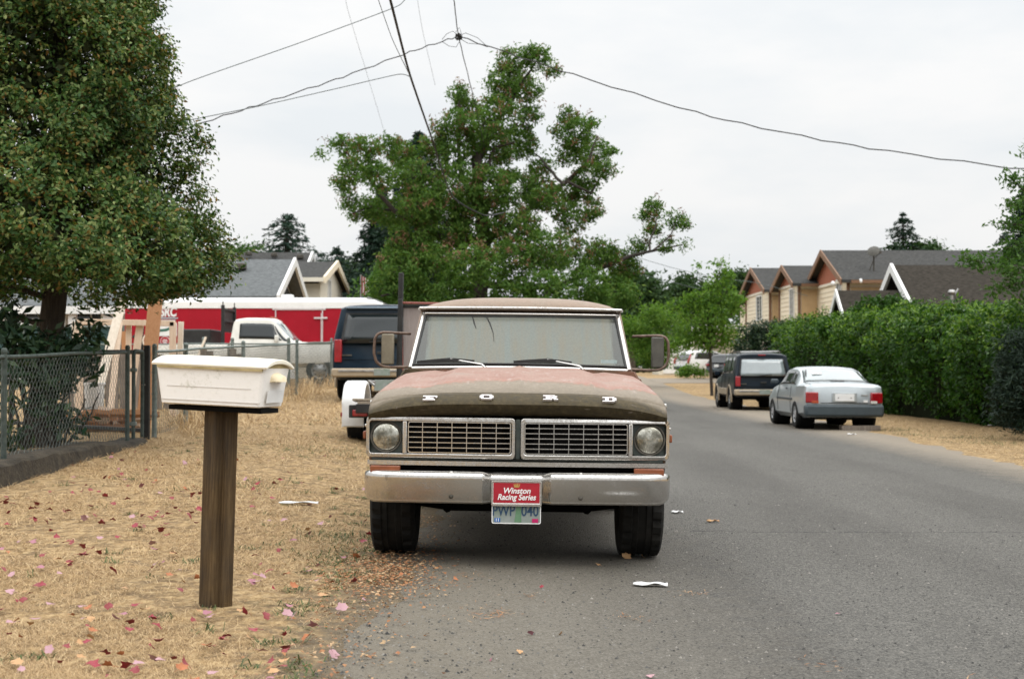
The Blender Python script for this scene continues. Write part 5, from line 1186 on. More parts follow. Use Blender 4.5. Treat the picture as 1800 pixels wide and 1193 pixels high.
    dm = MB().lathe([(.02, .10), (.18, .075), (.33, .03), (.42, 0), (.42, -.02), (.30, .02), (.02, .07)], (0, 0, 0), 'z', 28).build('reflector', M['mirror_dark'], d, smooth=50); dm.location = (-.05, -.15, 1.05); dm.rotation_euler = (R(62), 0, R(-28)); dm.scale = (.68, .60, .68)
    MB().tube([(-.05, -.2, .72), (.12, -.62, .92)], .018, 6).box((.13, -.64, .95), (.10, .10, .10)).build('feed_arm', M['grime'], d)
townhouse()
def brown_house():
    c = thing('bungalow', 'low bungalow with dark brown roof and white barge boards behind the laurel hedge', 'house', (0, 0, 0))
    # ridge runs to the right; the gable end with white boards looks left
    xg, yr, zr = 13.35, 50.0, 4.72; ye = 46.4; ze = 2.55
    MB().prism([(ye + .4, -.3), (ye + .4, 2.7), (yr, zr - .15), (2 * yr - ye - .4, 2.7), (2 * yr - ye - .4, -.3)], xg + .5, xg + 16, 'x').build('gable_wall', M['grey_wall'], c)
    r = gable_roof(c, [(ye, ze), (yr, zr), (2 * yr - ye, ze)], 'x', xg, xg + 17, M['shingle_b'], .12)
    k = (zr - ze) / (yr - ye); b = MB()
    for ya in (ye - .1, 2 * yr - ye + .1):
        za = ze - .06; b.add([(xg - .05, ya, za - .14), (xg - .05, yr, zr - .12), (xg - .05, yr, zr + .20), (xg - .05, ya, za + .18), (xg + .05, ya, za - .14), (xg + .05, yr, zr - .12), (xg + .05, yr, zr + .20), (xg + .05, ya, za + .18)], [(0, 1, 2, 3), (7, 6, 5, 4), (0, 4, 5, 1), (1, 5, 6, 2), (2, 6, 7, 3), (3, 7, 4, 0)])
    b.build('barge_board', M['trim_w'], r)
    # small porch gable to the left
    yp, zp = 49.0, 3.80
    gable_roof(c, [(yp - 1.5, 2.55), (yp, zp), (yp + 1.5, 2.55)], 'x', 11.2, 13.3, M['shingle_b'], .10, 'porch_roof')
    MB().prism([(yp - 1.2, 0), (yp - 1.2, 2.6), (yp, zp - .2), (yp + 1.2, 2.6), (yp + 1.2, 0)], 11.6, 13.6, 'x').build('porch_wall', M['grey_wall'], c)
    b = MB()
    for ya in (yp - 1.6, yp + 1.6): b.add([(11.14, ya, 2.36), (11.14, yp, zp - .1), (11.14, yp, zp + .16), (11.14, ya, 2.60), (11.2, ya, 2.36), (11.2, yp, zp - .1), (11.2, yp, zp + .16), (11.2, ya, 2.60)], [(0, 1, 2, 3), (7, 6, 5, 4), (0, 4, 5, 1), (1, 5, 6, 2), (2, 6, 7, 3), (3, 7, 4, 0)])
    b.build('porch_barge_board', M['trim_w'], c)
    v = MB().tube([(0, 0, -.4), (0, 0, .42)], .06, 10); v.ell((0, 0, .50), (.13, .13, .10)); v.tube([(.1, 0, .42), (.22, 0, .62)], .03, 6)
    o = v.build('roof_vent', M['steel'], c, smooth=50); o.location = at(1673, 535, 47.2); o.location.z -= .1
brown_house()
def left_houses():
    c = thing('house', 'ivory two-storey house with dark grey shingle roof beyond the red trailer', 'house', (0, 0, 0))
    # long wall to the camera, gable end to the right
    yf, yb = 62.0, 70.0; xr_ = at(561, 500, yf).x; ze = at(520, 490, yf).z; yr = 66.0; zr = at(530, 466, yr).z
    MB().box(((xr_ - 14 + xr_) / 2, 66, ze / 2 - .2), (14, 8, ze)).build('wall', M['siding_y'], c)
    MB().prism([(yf, .0), (yf, ze - .1), (yr, zr - .1), (yb, ze - .1), (yb, 0)], xr_, xr_ + .05, 'x').build('gable_wall', M['siding_y'], c)
    k = (zr - ze) / (yr - yf)
    r = gable_roof(c, [(yf - .6, ze - k * .6), (yr, zr), (yb + .6, ze - k * .6)], 'x', xr_ - 14.5, xr_ + .28, M['shingle'])
    b = MB()
    for ya in (yf - .65, yb + .65): b.add([(xr_ + .26, ya, ze - k * .6 - .1), (xr_ + .26, yr, zr - .1), (xr_ + .26, yr, zr + .22), (xr_ + .26, ya, ze - k * .6 + .2), (xr_ + .36, ya, ze - k * .6 - .1), (xr_ + .36, yr, zr - .1), (xr_ + .36, yr, zr + .22), (xr_ + .36, ya, ze - k * .6 + .2)], [(0, 1, 2, 3), (7, 6, 5, 4), (0, 4, 5, 1), (1, 5, 6, 2), (2, 6, 7, 3), (3, 7, 4, 0)])
    b.build('barge_board', M['siding_c'], r); MB().box((xr_ - 7, yf - .68, ze - k * .6 + .06), (14.6, .12, .18)).build('gutter', M['siding_y'], r)
    window(c, (xr_ + .05, 64.8, at(575, 515, 64.8).z), 1.0, 1.2, '+x')
    # taller cross roof behind
    x1 = at(545, 450, 69).x; z1 = at(545, 448, 69).z
    MB().prism([(66, ze), (69.5, z1), (73, ze), (73, ze - 2), (66, ze - 2)], x1 - 14, x1 - .3, 'x').build('upper_wall', M['siding_y'], c)
    r2 = gable_roof(c, [(65.6, ze - .1), (69.5, z1), (73.4, ze - .1)], 'x', x1 - 14.3, x1, M['shingle'], name='upper_roof')
    b = MB()
    for ya in (65.5, 73.5): b.add([(x1, ya, ze - .2), (x1, 69.5, z1 - .1), (x1, 69.5, z1 + .22), (x1, ya, ze + .1), (x1 + .1, ya, ze - .2), (x1 + .1, 69.5, z1 - .1), (x1 + .1, 69.5, z1 + .22), (x1 + .1, ya, ze + .1)], [(0, 1, 2, 3), (7, 6, 5, 4), (0, 4, 5, 1), (1, 5, 6, 2), (2, 6, 7, 3), (3, 7, 4, 0)])
    b.build('upper_barge_board', M['trim_w'], r2)
    for px, py, Y, rr in ((482, 448, 68.6, r2), (528, 451, 68.6, r2), (562, 470, 65.6, r), (437, 446, 68.6, r2)):
        p = at(px, py, Y); MB().box(tuple(p), (.30, .30, .20)).build('roof_vent', M['grime'], rr, bevel=.04)
    # nearer grey roof with a gable to the right front
    c = thing('house', 'house with pale grey shingle roof and white gable just behind the holly tree', 'house', (0, 0, 0))
    yf, yr, yb = 52.5, 56.5, 60.5; xg = at(487, 500, yf).x; ze = at(500, 527, yf).z; zr = at(482, 463, yr).z; k = (zr - ze) / (yr - yf)
    MB().prism([(yf + .4, 0), (yf + .4, ze + .1), (yr, zr - .15), (yb - .4, ze + .1), (yb - .4, 0)], xg - 16, xg - .5, 'x').build('gable_wall', M['siding_w'], c)
    r = gable_roof(c, [(yf, ze), (yr, zr), (yb, ze)], 'x', xg - 16.4, xg, M['shingle_l'])
    b = MB()
    for ya in (yf - .1, yb + .1): b.add([(xg, ya, ze - .16), (xg, yr, zr - .1), (xg, yr, zr + .24), (xg, ya, ze + .18), (xg + .1, ya, ze - .16), (xg + .1, yr, zr - .1), (xg + .1, yr, zr + .24), (xg + .1, ya, ze + .18)], [(0, 1, 2, 3), (7, 6, 5, 4), (0, 4, 5, 1), (1, 5, 6, 2), (2, 6, 7, 3), (3, 7, 4, 0)])
    b.build('barge_board', M['trim_w'], r); p = at(425, 468, 55.2); MB().box(tuple(p), (.34, .34, .24)).build('roof_vent', M['grime'], r, bevel=.04)
    lv = MB().prism([(yf + 1.2, ze + .25), (yr, zr - .6), (yb - 1.2, ze + .25)], xg - .5, xg - .42, 'x').build('gable_louvre', M['shingle'], c)
    # low white bungalow at far left with a covered porch
    c = thing('bungalow', 'low white bungalow with grey roof and porch posts behind the holly tree trunk', 'house', (0, 0, 0))
    y = 49.0; xa, xb = -24.0, at(222, 560, y).x; zt = at(100, 545, y).z; g0 = h(-18, 49)
    MB().box(((xa + xb) / 2, y + 3, zt / 2 + .2), (xb - xa, 4, zt - .4 + .0)).build('wall', M['siding_w'], c)
    gable_roof(c, [(y - .6, zt), (y + 3.5, zt + 1.5), (y + 7.6, zt)], 'x', xa, xb + .5, M['shingle_l'])
    MB().box(((xa + xb) / 2, y - .62, zt - .02), (xb - xa + .8, .10, .26)).box(((xa + xb) / 2 - 1, y - .3, zt - .42), (xb - xa - 2, .12, .22)).build('fascia', M['trim_w'], c)
    for px in (38, 128, 190): p = at(px, 560, y - .4); MB().box((p.x, y - .4, (zt + g0) / 2), (.42 if px == 190 else .26, .2, zt - g0)).build('porch_post', M['trim_w'], c)
    for px in (75, 160): p = at(px, 572, y + .95); window(c, (p.x, y + .99, p.z + .1), 1.3, 1.1, '-y')
    MB().box((at(180, 570, y).x, y + .97, 1.9), (1.1, .05, 2.0)).build('door', M['dark_p'], c)
    # a pale garage glimpsed through the trees at the end of the street
    c = thing('garage', 'pale garage glimpsed between the trees above the white crossover', 'house', (13.0, 104, h(12, 104)))
    MB().box((0, 2, 1.4), (4.6, 5, 2.8)).build('wall', M['siding_y'], c)
    gable_roof(c, [(-.5, 2.7), (2.0, 3.3), (4.5, 2.7)], 'x', -2.5, 2.5, M['shingle']); MB().box((-.9, -.53, 1.2), (2.2, .06, 2.2)).build('garage_door', M['trim_w'], c)
    MB().box((1.4, -.53, 1.2), (.9, .06, 2.0)).build('door', M['trim_b'], c)
    c = thing('garage', 'white flat-roofed porch glimpsed left of the cream row house', 'house', (14.0, 96, h(14, 96)))
    MB().box((0, 0, 3.2), (3.4, 3, .35)).build('roof', M['trim_w'], c)
    for s in (-1, 1): MB().box((s * 1.4, -1.2, 1.5), (.25, .25, 3.1)).build('porch_post', M['trim_w'], c)
    MB().box((0, 1.4, 1.5), (3.2, .2, 3.0)).build('wall', M['siding_y'], c)
left_houses()
# ------------------------------------------------------------------ foliage
def unit(n, r=None):
    v = rng.normal(size=(n, 3)); return v / np.linalg.norm(v, axis=1)[:, None]
def leaf_mesh(name, P, size, mat, parent, aspect=.5, up=.5, out=None, fold=.18, jit=.35, droop=0.0, T=None):
    """one small folded four-sided leaf per point"""
    n = len(P); N_ = unit(n) + np.array((0, 0, up))
    if out is not None: N_ = N_ + out
    N_ /= np.linalg.norm(N_, axis=1)[:, None] + 1e-9
    t = unit(n) if T is None else T + .5 * unit(n); t[:, 2] -= droop
    t -= N_ * (t * N_).sum(1)[:, None]; t /= np.linalg.norm(t, axis=1)[:, None] + 1e-9; b = np.cross(N_, t)
    L = (size * (1 + jit * rng.uniform(-1, 1, n)))[:, None]; w = L * aspect / 2
    V = np.stack([P - t * L / 2, P + b * w + N_ * w * fold * 2 + t * L * .06, P + t * L / 2, P - b * w + N_ * w * fold * 2 + t * L * .06], 1).reshape(-1, 3)
    return np_mesh(name, V, np.arange(4 * n).reshape(-1, 4), mat, parent)
def clumps(blobs, n, per, sig, shell=.55, flat=.8, keep=None):
    """leaf positions: n clumps spread near the skin of the blobs (x,y,z,r) with per leaves each"""
    B = np.array(blobs, float); w = B[:, 3] ** 2; k = rng.choice(len(B), n, p=w / w.sum())
    d = unit(n); r = B[k, 3] * (shell + (1 - shell) * rng.random(n) ** .5)
    c = B[k, :3] + d * r[:, None] * np.array((1, 1, flat))
    if keep is not None: m = keep(c); c = c[m]; d = d[m]
    s = sig * rng.uniform(.6, 1.4, len(c)); pts = np.repeat(c, per, 0) + rng.normal(size=(len(c) * per, 3)) * np.repeat(s, per)[:, None] * np.array((1, 1, .75))
    return pts, np.repeat(d, per, 0), c
def branch(mb, a, b, r0, r1, sag=.0, n=6, wig=.06, seg=7):
    a = np.array(a, float); b = np.array(b, float); L = np.linalg.norm(b - a); P = []
    ph = random.random() * 6
    for i in range(n + 1):
        t = i / n; p = a * (1 - t) + b * t; k = math.sin(math.pi * t); p = p + np.array((wig * L * math.sin(ph + 5 * t) * k, wig * L * math.cos(ph * 1.3 + 4 * t) * k, -sag * L * k)); P.append(tuple(p))
    mb.tube(P, list(np.linspace(r0, r1, n + 1)), seg); return P
M['bark_d'] = pm('dark_bark', (.022, .018, .014), (.055, .045, .036), 9, .95, stretch=(4, 4, .5), bump=.02, bscale=18); M['bark'] = pm('brown_bark', (.05, .038, .028), (.10, .08, .06), 7, .95, stretch=(4, 4, .5), bump=.02, bscale=14)
M['holly'] = leafmat('holly_leaf', [(.022, .060, .014), (.042, .094, .020), (.068, .128, .026), (.135, .185, .048), (.30, .34, .13), (.055, .110, .022), (.030, .076, .016), (.085, .145, .030), (.20, .11, .022)], .20, .45, .16)
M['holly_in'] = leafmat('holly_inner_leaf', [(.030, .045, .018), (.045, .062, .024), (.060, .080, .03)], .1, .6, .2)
M['locust'] = leafmat('locust_leaf', [(.050, .110, .022), (.070, .138, .026), (.095, .170, .032), (.075, .15, .034), (.135, .195, .045)], .34, .6, .12)
M['pods'] = leafmat('locust_pod', [(.16, .075, .04), (.21, .12, .065), (.12, .06, .035), (.18, .14, .06)], .2, .6)
M['conifer'] = leafmat('conifer_needles', [(.010, .028, .018), (.016, .040, .024), (.024, .052, .028)], .12, .6, .2)
M['conifer_b'] = leafmat('cedar_needles', [(.020, .045, .034), (.030, .062, .044), (.042, .075, .050)], .12, .6, .2)
M['laurel'] = leafmat('laurel_leaf', [(.015, .050, .005), (.023, .070, .006), (.038, .10, .009), (.066, .145, .014), (.018, .058, .005)], .24, .42, .16)
M['laurel_y'] = leafmat('laurel_toplit_new_leaf', [(.095, .18, .018), (.14, .23, .028), (.065, .15, .014), (.17, .25, .04)], .30, .42, .16)
M['fresh'] = leafmat('fresh_green_leaf', [(.085, .17, .026), (.12, .21, .036), (.16, .25, .05), (.06, .135, .024)], .45, .55, .15)
M['mid'] = leafmat('mid_green_leaf', [(.040, .092, .020), (.058, .12, .026), (.080, .15, .034)], .30, .55, .14); M['dull'] = leafmat('dull_green_leaf', [(.026, .055, .020), (.038, .074, .026), (.054, .094, .034)], .24, .6, .12)
M['rhodo'] = leafmat('rhododendron_leaf', [(.010, .026, .013), (.016, .038, .017), (.026, .055, .022), (.05, .085, .03)], .12, .42, .25); M['juniper'] = leafmat('juniper_spray', [(.010, .022, .014), (.017, .033, .021), (.027, .046, .028)], .12, .6, .2)
M['core'] = pm('hedge_shade', (.006, .009, .004), (.012, .016, .008), 5, 1.0, spec=.05)

# ---- the holly by the fence: a broad cone, flat-bottomed
def holly():
    X0, Y0 = -5.95, 18.0; g = h(X0, Y0)
    t = thing('holly_tree', 'big variegated holly tree with dense dark green crown over the fence', 'tree', (0, 0, 0))
    mb = MB(); top = np.array((X0 + .12, Y0, 8.8)); tr = [(X0 - .08, Y0, g - .2), (X0 - .03, Y0, g + .25), (X0 + .05, Y0, g + .9), (X0 + .16, Y0, g + 1.9), (X0 + .2, Y0, 4.5), (X0 + .15, Y0, 8.6)]
    mb.tube(tr, [.27, .20, .165, .15, .12, .03], 12)
    def prof(z): return np.interp(z, [2.2, 2.4, 2.7, 3.1, 3.75, 4.5, 5.2, 5.9, 7.5, 9.2, 10.2], [1.60, 2.16, 2.26, 2.05, 1.80, 1.60, 1.55, 1.33, 1.0, .5, .1])
    def cloud(n, k0, k1, pw):
        z = 2.22 + (10.1 - 2.22) * rng.random(n) ** 1.2; th = rng.uniform(0, 2 * math.pi, n)
        lump = 1 + .07 * np.sin(3 * th + 1.9 * z) + .06 * np.sin(5 * th - 3.1 * z + 1) + .05 * np.sin(9 * th + 4.3 * z)
        rr = prof(z) * lump * (k0 + (k1 - k0) * rng.random(n) ** pw)
        return z, th, rr, lump
    z, th, rr, lump = cloud(11500, .66, 1.03, .5)
    shelf = np.sin(5.2 * z + 2.0 * np.sin(3 * th) + 1.5 * np.sin(7 * th + z))          # boughs in tiers: leaves thin out between them
    hol = ((np.sin(2.6 * z + 2.2 * th) + np.sin(4.7 * th - 1.3 * z)) < -1.15) | ((shelf < -.55) & (rng.random(len(z)) < .75))
    m = ~(hol & (rr > prof(z) * lump * .80)); z, th, rr = z[m], th[m], rr[m]
    zz = z + .05 * np.sin(4 * th) - .08 * (rr / prof(z)) ** 3 * np.clip(3.2 - z, 0, 1)
    c = np.stack([X0 + rr * np.cos(th), Y0 + rr * np.sin(th), zz], 1); d = np.stack([np.cos(th), np.sin(th), .45 + 0 * th], 1)
    per = 24; s = .048 * rng.uniform(.5, 1.6, len(c)); nn = len(c) * per
    al = rng.uniform(-.6, 1.2, nn)[:, None] * .12; P = np.repeat(c, per, 0) + np.repeat(d, per, 0) * al + rng.normal(size=(nn, 3)) * np.repeat(s, per)[:, None]
    leaf_mesh('crown', P, .066, M['holly'], t, .50, .45, np.repeat(d, per, 0) * .8, .25)
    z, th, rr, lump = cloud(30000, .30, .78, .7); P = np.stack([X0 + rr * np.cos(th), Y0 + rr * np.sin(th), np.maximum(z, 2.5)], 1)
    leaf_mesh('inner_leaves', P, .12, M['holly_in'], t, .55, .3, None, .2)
    for i in range(46):
        a = random.uniform(0, 6.28); z0 = random.uniform(2.0, 7.8); r_ = float(prof(z0)) * .85
        branch(mb, (X0 + .15, Y0, z0 - .25), (X0 + r_ * math.cos(a), Y0 + r_ * math.sin(a), z0 + .05), .045, .012, -.02, 5, .05, 5)
    mb.build('trunk', M['bark_d'], t, smooth=50)
holly()
# ---- rhododendron in front of its trunk
def rhodo():
    t = thing('rhododendron_bush', 'dark broad-leaved rhododendron bush against the holly trunk behind the fence', 'bush', (0, 0, 0)); mb = MB()
    blobs = [(at(x, y, Y).x, Y, at(x, y, Y).z, r) for x, y, Y, r in ((5, 575, 16.6, .28), (50, 610, 16.4, .32), (105, 615, 16.6, .28), (155, 590, 16.9, .16), (30, 640, 16.2, .34), (100, 650, 16.5, .34), (135, 620, 16.9, .26), (-30, 600, 16.2, .40), (150, 650, 17.0, .14), (15, 545, 16.8, .2), (5, 700, 15.9, .24), (20, 770, 16.0, .18), (110, 740, 16.6, .20), (90, 700, 16.4, .25))]
    P, d, c = clumps(blobs, 240, 9, .10, .35)
    leaf_mesh('foliage', P, .145, M['rhodo'], t, .36, .25, d * .5, .12, droop=.5)
    for k in range(9):
        b = c[rng.integers(len(c))]; branch(mb, (-5.55 + random.uniform(-.3, .3), 16.6 + random.uniform(-.2, .2), h(-5.5, 16.6) + .05), b, .022, .008, 0, 6, .09, 5)
    for a, b in (((112, 790), (175, 690)), ((108, 790), (150, 700)), ((105, 792), (122, 690)), ((95, 792), (60, 700))):
        p = at(*a, 16.7); p.z = h(p.x, 16.7) + .02; branch(mb, p, at(*b, 16.7), .022, .007, 0, 6, .08, 5)
    mb.build('stems', M['bark_d'], t, smooth=50)
rhodo()
# ---- the big locust in the middle
def locust():
    t = thing('locust_tree', 'large spreading locust tree with brown seed pods behind the old pickup', 'tree', (0, 0, 0)); mb = MB(); Y0 = 48.0
    bl = '''905 108 30 1;945 100 24 1;972 122 14 1;885 140 34 1;925 158 30 1;880 195 36 1;928 205 24 2;805 165 17 1;822 190 24 1;800 215 26 0;850 222 34 0;772 225 14 0;800 262 42 0;862 262 46 1;912 250 34 1;760 258 26 -1;
    600 256 20 -2;568 268 9 -2;642 262 26 -2;684 258 22 -2;708 272 26 -1;622 300 28 -2;600 322 18 -2;664 312 32 -2;724 312 36 -1;612 352 18 -2;622 378 12 -2;652 366 26 -2;692 372 32 -1;742 362 40 -1;
    800 330 50 0;862 330 44 0;905 330 40 1;842 392 52 -1;782 402 50 -2;722 422 42 -2;902 402 48 -1;950 296 24 2;948 340 30 2;
    1000 206 20 2;1018 236 30 2;1042 214 12 2;1000 272 26 2;1048 270 28 2;1074 266 10 2;1034 312 28 2;1062 296 20 2;982 232 12 2;1042 350 18 2;1002 334 26 2;962 350 30 1;1042 374 16 2;1002 384 34 1;
    702 472 44 -2;762 472 50 -2;832 472 50 -3;902 462 50 -2;962 442 46 0;1012 452 38 1;1058 446 32 1;1088 462 28 1;668 512 30 -2;722 520 40 -3;792 522 44 -3;962 512 46 -2;1032 502 42 -1;1082 512 32 0;902 522 44 -3;1044 540 32 -1;
    1148 368 20 2;1186 386 17 2;1150 402 16 2;1204 432 10 2;1172 430 14 2;1122 432 17 2;1108 472 22 1;1102 520 24 0;1130 385 10 2;1205 395 8 2'''
    B = []
    for s in bl.replace('\n', ';').split(';'):
        v = s.split()
        if len(v) == 4:
            x, y, r, dy = map(float, v); Y = Y0 + dy * .9 + random.uniform(-1.2, 1.2); p = at(x, y, Y); B.append((p.x, Y, p.z, r / FPX * Y))
    B = np.array(B)
    low = B[:, 2] < 4.2
    P, d, c = clumps(B * np.array((1, 1, 1, .98)), 5000, 20, .105, .42, .9)
    leaf_mesh('crown', P, .145, M['locust'], t, .36, .3, d * .3, .12, droop=.25)
    hi = c[(c[:, 2] > 4.5)]; k = hi[rng.choice(len(hi), 620)]; k = k + unit(620) * .16 + np.array((0, -.12, .06)); PP = np.repeat(k, 13, 0) + rng.normal(size=(620 * 13, 3)) * .085
    leaf_mesh('seed_pods', PP, .135, M['pods'], t, .32, .0, None, .1, droop=.8)
    g = h(-1.1, Y0)
    base = at(842, 560, Y0); base.z = g - .2
    def L(pts, r0, r1, dY=0):
        Q = [at(px, py, Y0 + dY * i / max(1, len(pts) - 1)) for i, (px, py) in enumerate(pts)]; n = len(Q)
        R_ = []
        for i in range(n - 1):
            for q in (0, .33, .66): R_.append(Q[i].lerp(Q[i + 1], q) + Vector((random.uniform(-.05, .05), random.uniform(-.05, .05), 0)))
        R_.append(Q[-1]); mb.tube([tuple(p) for p in R_], list(np.linspace(r0, r1, len(R_))), 8)
    L([(840, 680), (842, 560), (843, 490), (850, 430), (846, 380), (838, 320), (838, 270)], .36, .16)
    L([(838, 300), (850, 250), (880, 205), (915, 150), (940, 110)], .15, .03, 1); L([(880, 205), (895, 150), (900, 115)], .06, .02, 1)
    L([(843, 470), (800, 430), (740, 395), (690, 370), (640, 300), (605, 265)], .15, .03, -2); L([(690, 370), (650, 365), (620, 375)], .06, .02, -2)
    L([(848, 420), (900, 400), (950, 345), (990, 325), (1030, 290), (1050, 240)], .15, .03, 2); L([(990, 325), (960, 290), (940, 270)], .06, .02, 2); L([(1000, 320), (1040, 340), (1060, 300)], .06, .02, 2)
    L([(845, 500), (930, 505), (990, 500), (1060, 470), (1110, 450), (1150, 440), (1200, 430)], .13, .025, 2); L([(1140, 442), (1150, 400), (1155, 365)], .04, .015, 2); L([(1150, 440), (1180, 410), (1190, 385)], .035, .012, 2)
    L([(843, 510), (780, 500), (720, 510), (670, 520)], .10, .03, -2); L([(843, 380), (810, 300), (805, 230), (808, 175)], .10, .025, 1); L([(838, 320), (770, 300), (720, 290)], .08, .03, -1)
    L([(846, 440), (880, 440), (930, 450)], .08, .03, -2); L([(860, 300), (868, 260), (905, 250)], .07, .03, 0)
    for p in c[rng.choice(len(c), 260)]:
        q = B[np.argmin(((B[:, :3] - p) ** 2).sum(1))]; branch(mb, q[:3], p, .02, .008, 0, 3, .05, 4)
    mb.build('trunk', M['bark_d'], t, smooth=50)
locust()
def bushy(name, label, cat, blobs, n, per, sig, size, mat, trunk=None, shell=.45, aspect=.5, up=.4, group=None, bark='bark', part='crown', droop=0.1, r0=.1):
    """broadleaf tree or shrub from (px,py,r_px,Y) blobs"""
    t = thing(name, label, cat, (0, 0, 0), 0, group)
    B = [(at(x, y, Y).x, Y, at(x, y, Y).z, r / FPX * Y) for x, y, r, Y in blobs]
    P, d, c = clumps(B, n, per, sig, shell)
    P[:, 2] = np.maximum(P[:, 2], H(P[:, 0], P[:, 1]) + .02)
    leaf_mesh(part, P, size, M[mat], t, aspect, up, d * .45, .15, droop=droop)
    if trunk:
        mb = MB(); x, Y = trunk; g = h(x, Y); top = max(b[2] for b in B); bx = B[0]
        zc = np.mean([b[2] for b in B]); mid = (x + (np.mean([b[0] for b in B]) - x) * .5, Y, (g + zc) / 2)
        mb.tube([(x, Y, g - .2), mid, (np.mean([b[0] for b in B]), Y, zc), (bx[0], bx[1], top)], [r0, r0 * .8, r0 * .55, r0 * .12], 8)
        for b in B: branch(mb, mid, b[:3], r0 * .4, r0 * .08, .02, 5, .06, 5)
        mb.build('trunk', M[bark], t, smooth=50)
    return t
def conifer(name, label, px, ptop, Y, wid, mat, tiers=26, size=.22, group=None, dens=1.0, lean=0):
    """needled tree: drooping whorls of branches with needle sprays"""
    p = at(px, ptop, Y); g = h(p.x, Y); t = thing(name, label, 'tree', (p.x, Y, g), 0, group); Ht = p.z - g; mb = MB(); mb.tube([(0, 0, -.2), (0, 0, Ht * .6), (lean, 0, Ht)], [wid * .07, wid * .04, .01], 8)
    pts = []; T = []
    tiers = int(tiers * 1.8); size *= .72; dens *= 1.25
    for k in range(tiers):
        f = ((k + random.random() * .7) / tiers) ** .9; z = Ht * (.10 + .90 * f); L = wid * (1 - f) ** .72 * random.uniform(.70, 1.15) + .04; nb = max(4, int(9 * (1 - f) + 3)); a0 = random.random() * 6.28
        for j in range(nb):
            a = a0 + 2 * math.pi * j / nb + random.uniform(-.25, .25); l = L * random.uniform(.65, 1.15); dr = l * random.uniform(.12, .30)
            e = np.array((l * math.cos(a), l * math.sin(a), -dr)); mb.tube([(0, 0, z), tuple(e * .5 + (0, 0, z + .04 * l)), tuple(e + (0, 0, z))], [.03 * wid * .3, .02, .008], 4, cap=False)
            m = int((6 + 16 * l / max(wid, .1)) * dens)
            for _ in range(m):
                s = random.random() ** .7; q = e * s + np.array((0, 0, z + .04 * l * 4 * s * (1 - s))); w = .15 * l * (1.15 - s) + .03
                for __ in range(3): pts.append(q + np.array((random.gauss(0, w), random.gauss(0, w), random.gauss(0, .06) - .04))); T.append((math.cos(a) + random.gauss(0, .5), math.sin(a) + random.gauss(0, .5), -.25))
    P = np.array(pts); leaf_mesh('crown', P, size, M[mat], t, .30, .8, None, .1, droop=.2, T=np.array(T)); mb.build('trunk', M['bark_d'], t, smooth=50)
conifer('conifer_tree', 'broad pale cedar standing behind the ivory house', 505, 374, 84, 7.2, 'conifer_b', 22, .42)
conifer('conifer_tree', 'narrow dark conifer right of the ivory house gable', 592, 432, 88, 4.6, 'conifer_b', 20, .36)
conifer('fir_tree', 'tall dark fir partly hidden behind the left of the big locust tree', 735, 232, 70, 4.2, 'conifer', 34, .40, dens=1.5)
conifer('fir_tree', 'broad dark fir behind the lower left of the big locust tree', 672, 330, 74, 3.4, 'conifer', 30, .40, dens=1.5)
conifer('conifer_tree', 'spired dark fir rising over the roof of the cream row house', 1587, 374, 92, 5.2, 'conifer', 22, .34, dens=1.2)
conifer('conifer_tree', 'dark conifer at the right edge behind the hanging branches', 1800, 330, 58, 2.6, 'conifer', 24, .30, dens=1.5)
bushy('broadleaf_tree', 'rounded dark tree beside the spired fir above the row house roof', 'tree', [(1625, 436, 14, 92), (1605, 442, 18, 92), (1640, 444, 12, 92), (1570, 446, 14, 92), (1620, 470, 28, 92)], 240, 14, .30, .30, 'dull', (26.5, 92), r0=.25)
bushy('broadleaf_tree', 'low leafy tree top peeping over the pale grey roof beside the holly', 'tree', [(425, 440, 10, 96), (450, 438, 9, 96), (405, 444, 10, 96), (430, 470, 30, 96)], 160, 12, .3, .28, 'mid', (-18, 96), r0=.2)
bushy('broadleaf_tree', 'dull green trees between the ivory house and the flag', 'tree', [(610, 480, 22, 92), (640, 490, 22, 92), (625, 505, 26, 92), (655, 470, 18, 92), (600, 505, 22, 92)], 420, 14, .35, .30, 'dull', (-10.5, 92), r0=.25)
bushy('broadleaf_tree', 'dense dark bushy tree right behind the dark blue sport utility vehicle', 'tree', [(660, 505, 24, 60), (700, 520, 30, 60), (650, 530, 18, 60), (745, 530, 30, 60), (690, 480, 22, 60), (710, 570, 40, 60)], 600, 16, .22, .20, 'mid', (-4.6, 60), r0=.2)
# the right-hand end of the street
bushy('broadleaf_tree', 'dark tree mass at the street end right of the pickup roof', 'tree', [(1110, 500, 30, 110), (1085, 530, 40, 110), (1140, 505, 22, 110), (1150, 530, 24, 110), (1100, 560, 40, 110), (1060, 560, 30, 110)], 760, 15, .42, .36, 'dull', (9.3, 110), r0=.3)
bushy('broadleaf_tree', 'dark rounded tree behind the small street tree', 'tree', [(1205, 505, 24, 118), (1190, 530, 26, 118), (1290, 500, 22, 118), (1270, 520, 30, 118), (1230, 530, 30, 118), (1300, 530, 24, 118), (1330, 505, 12, 118), (1305, 480, 9, 118)], 760, 15, .42, .36, 'dull', (15, 118), r0=.3)
bushy('broadleaf_tree', 'dark tree top behind the left gable of the row house', 'tree', [(1325, 502, 16, 125), (1345, 510, 16, 125), (1310, 512, 12, 125)], 220, 12, .4, .34, 'dull', (21, 125), r0=.25)
bushy('broadleaf_tree', 'light yellow-green feathery shrub tree beside the right towing mirror', 'tree', [(1130, 580, 28, 72), (1160, 560, 24, 72), (1115, 610, 26, 72), (1150, 605, 30, 72), (1180, 590, 26, 72), (1175, 620, 22, 72), (1140, 545, 14, 72), (1195, 560, 16, 72), (1110, 570, 18, 72)], 760, 12, .20, .17, 'fresh', None, r0=.12, aspect=.36)
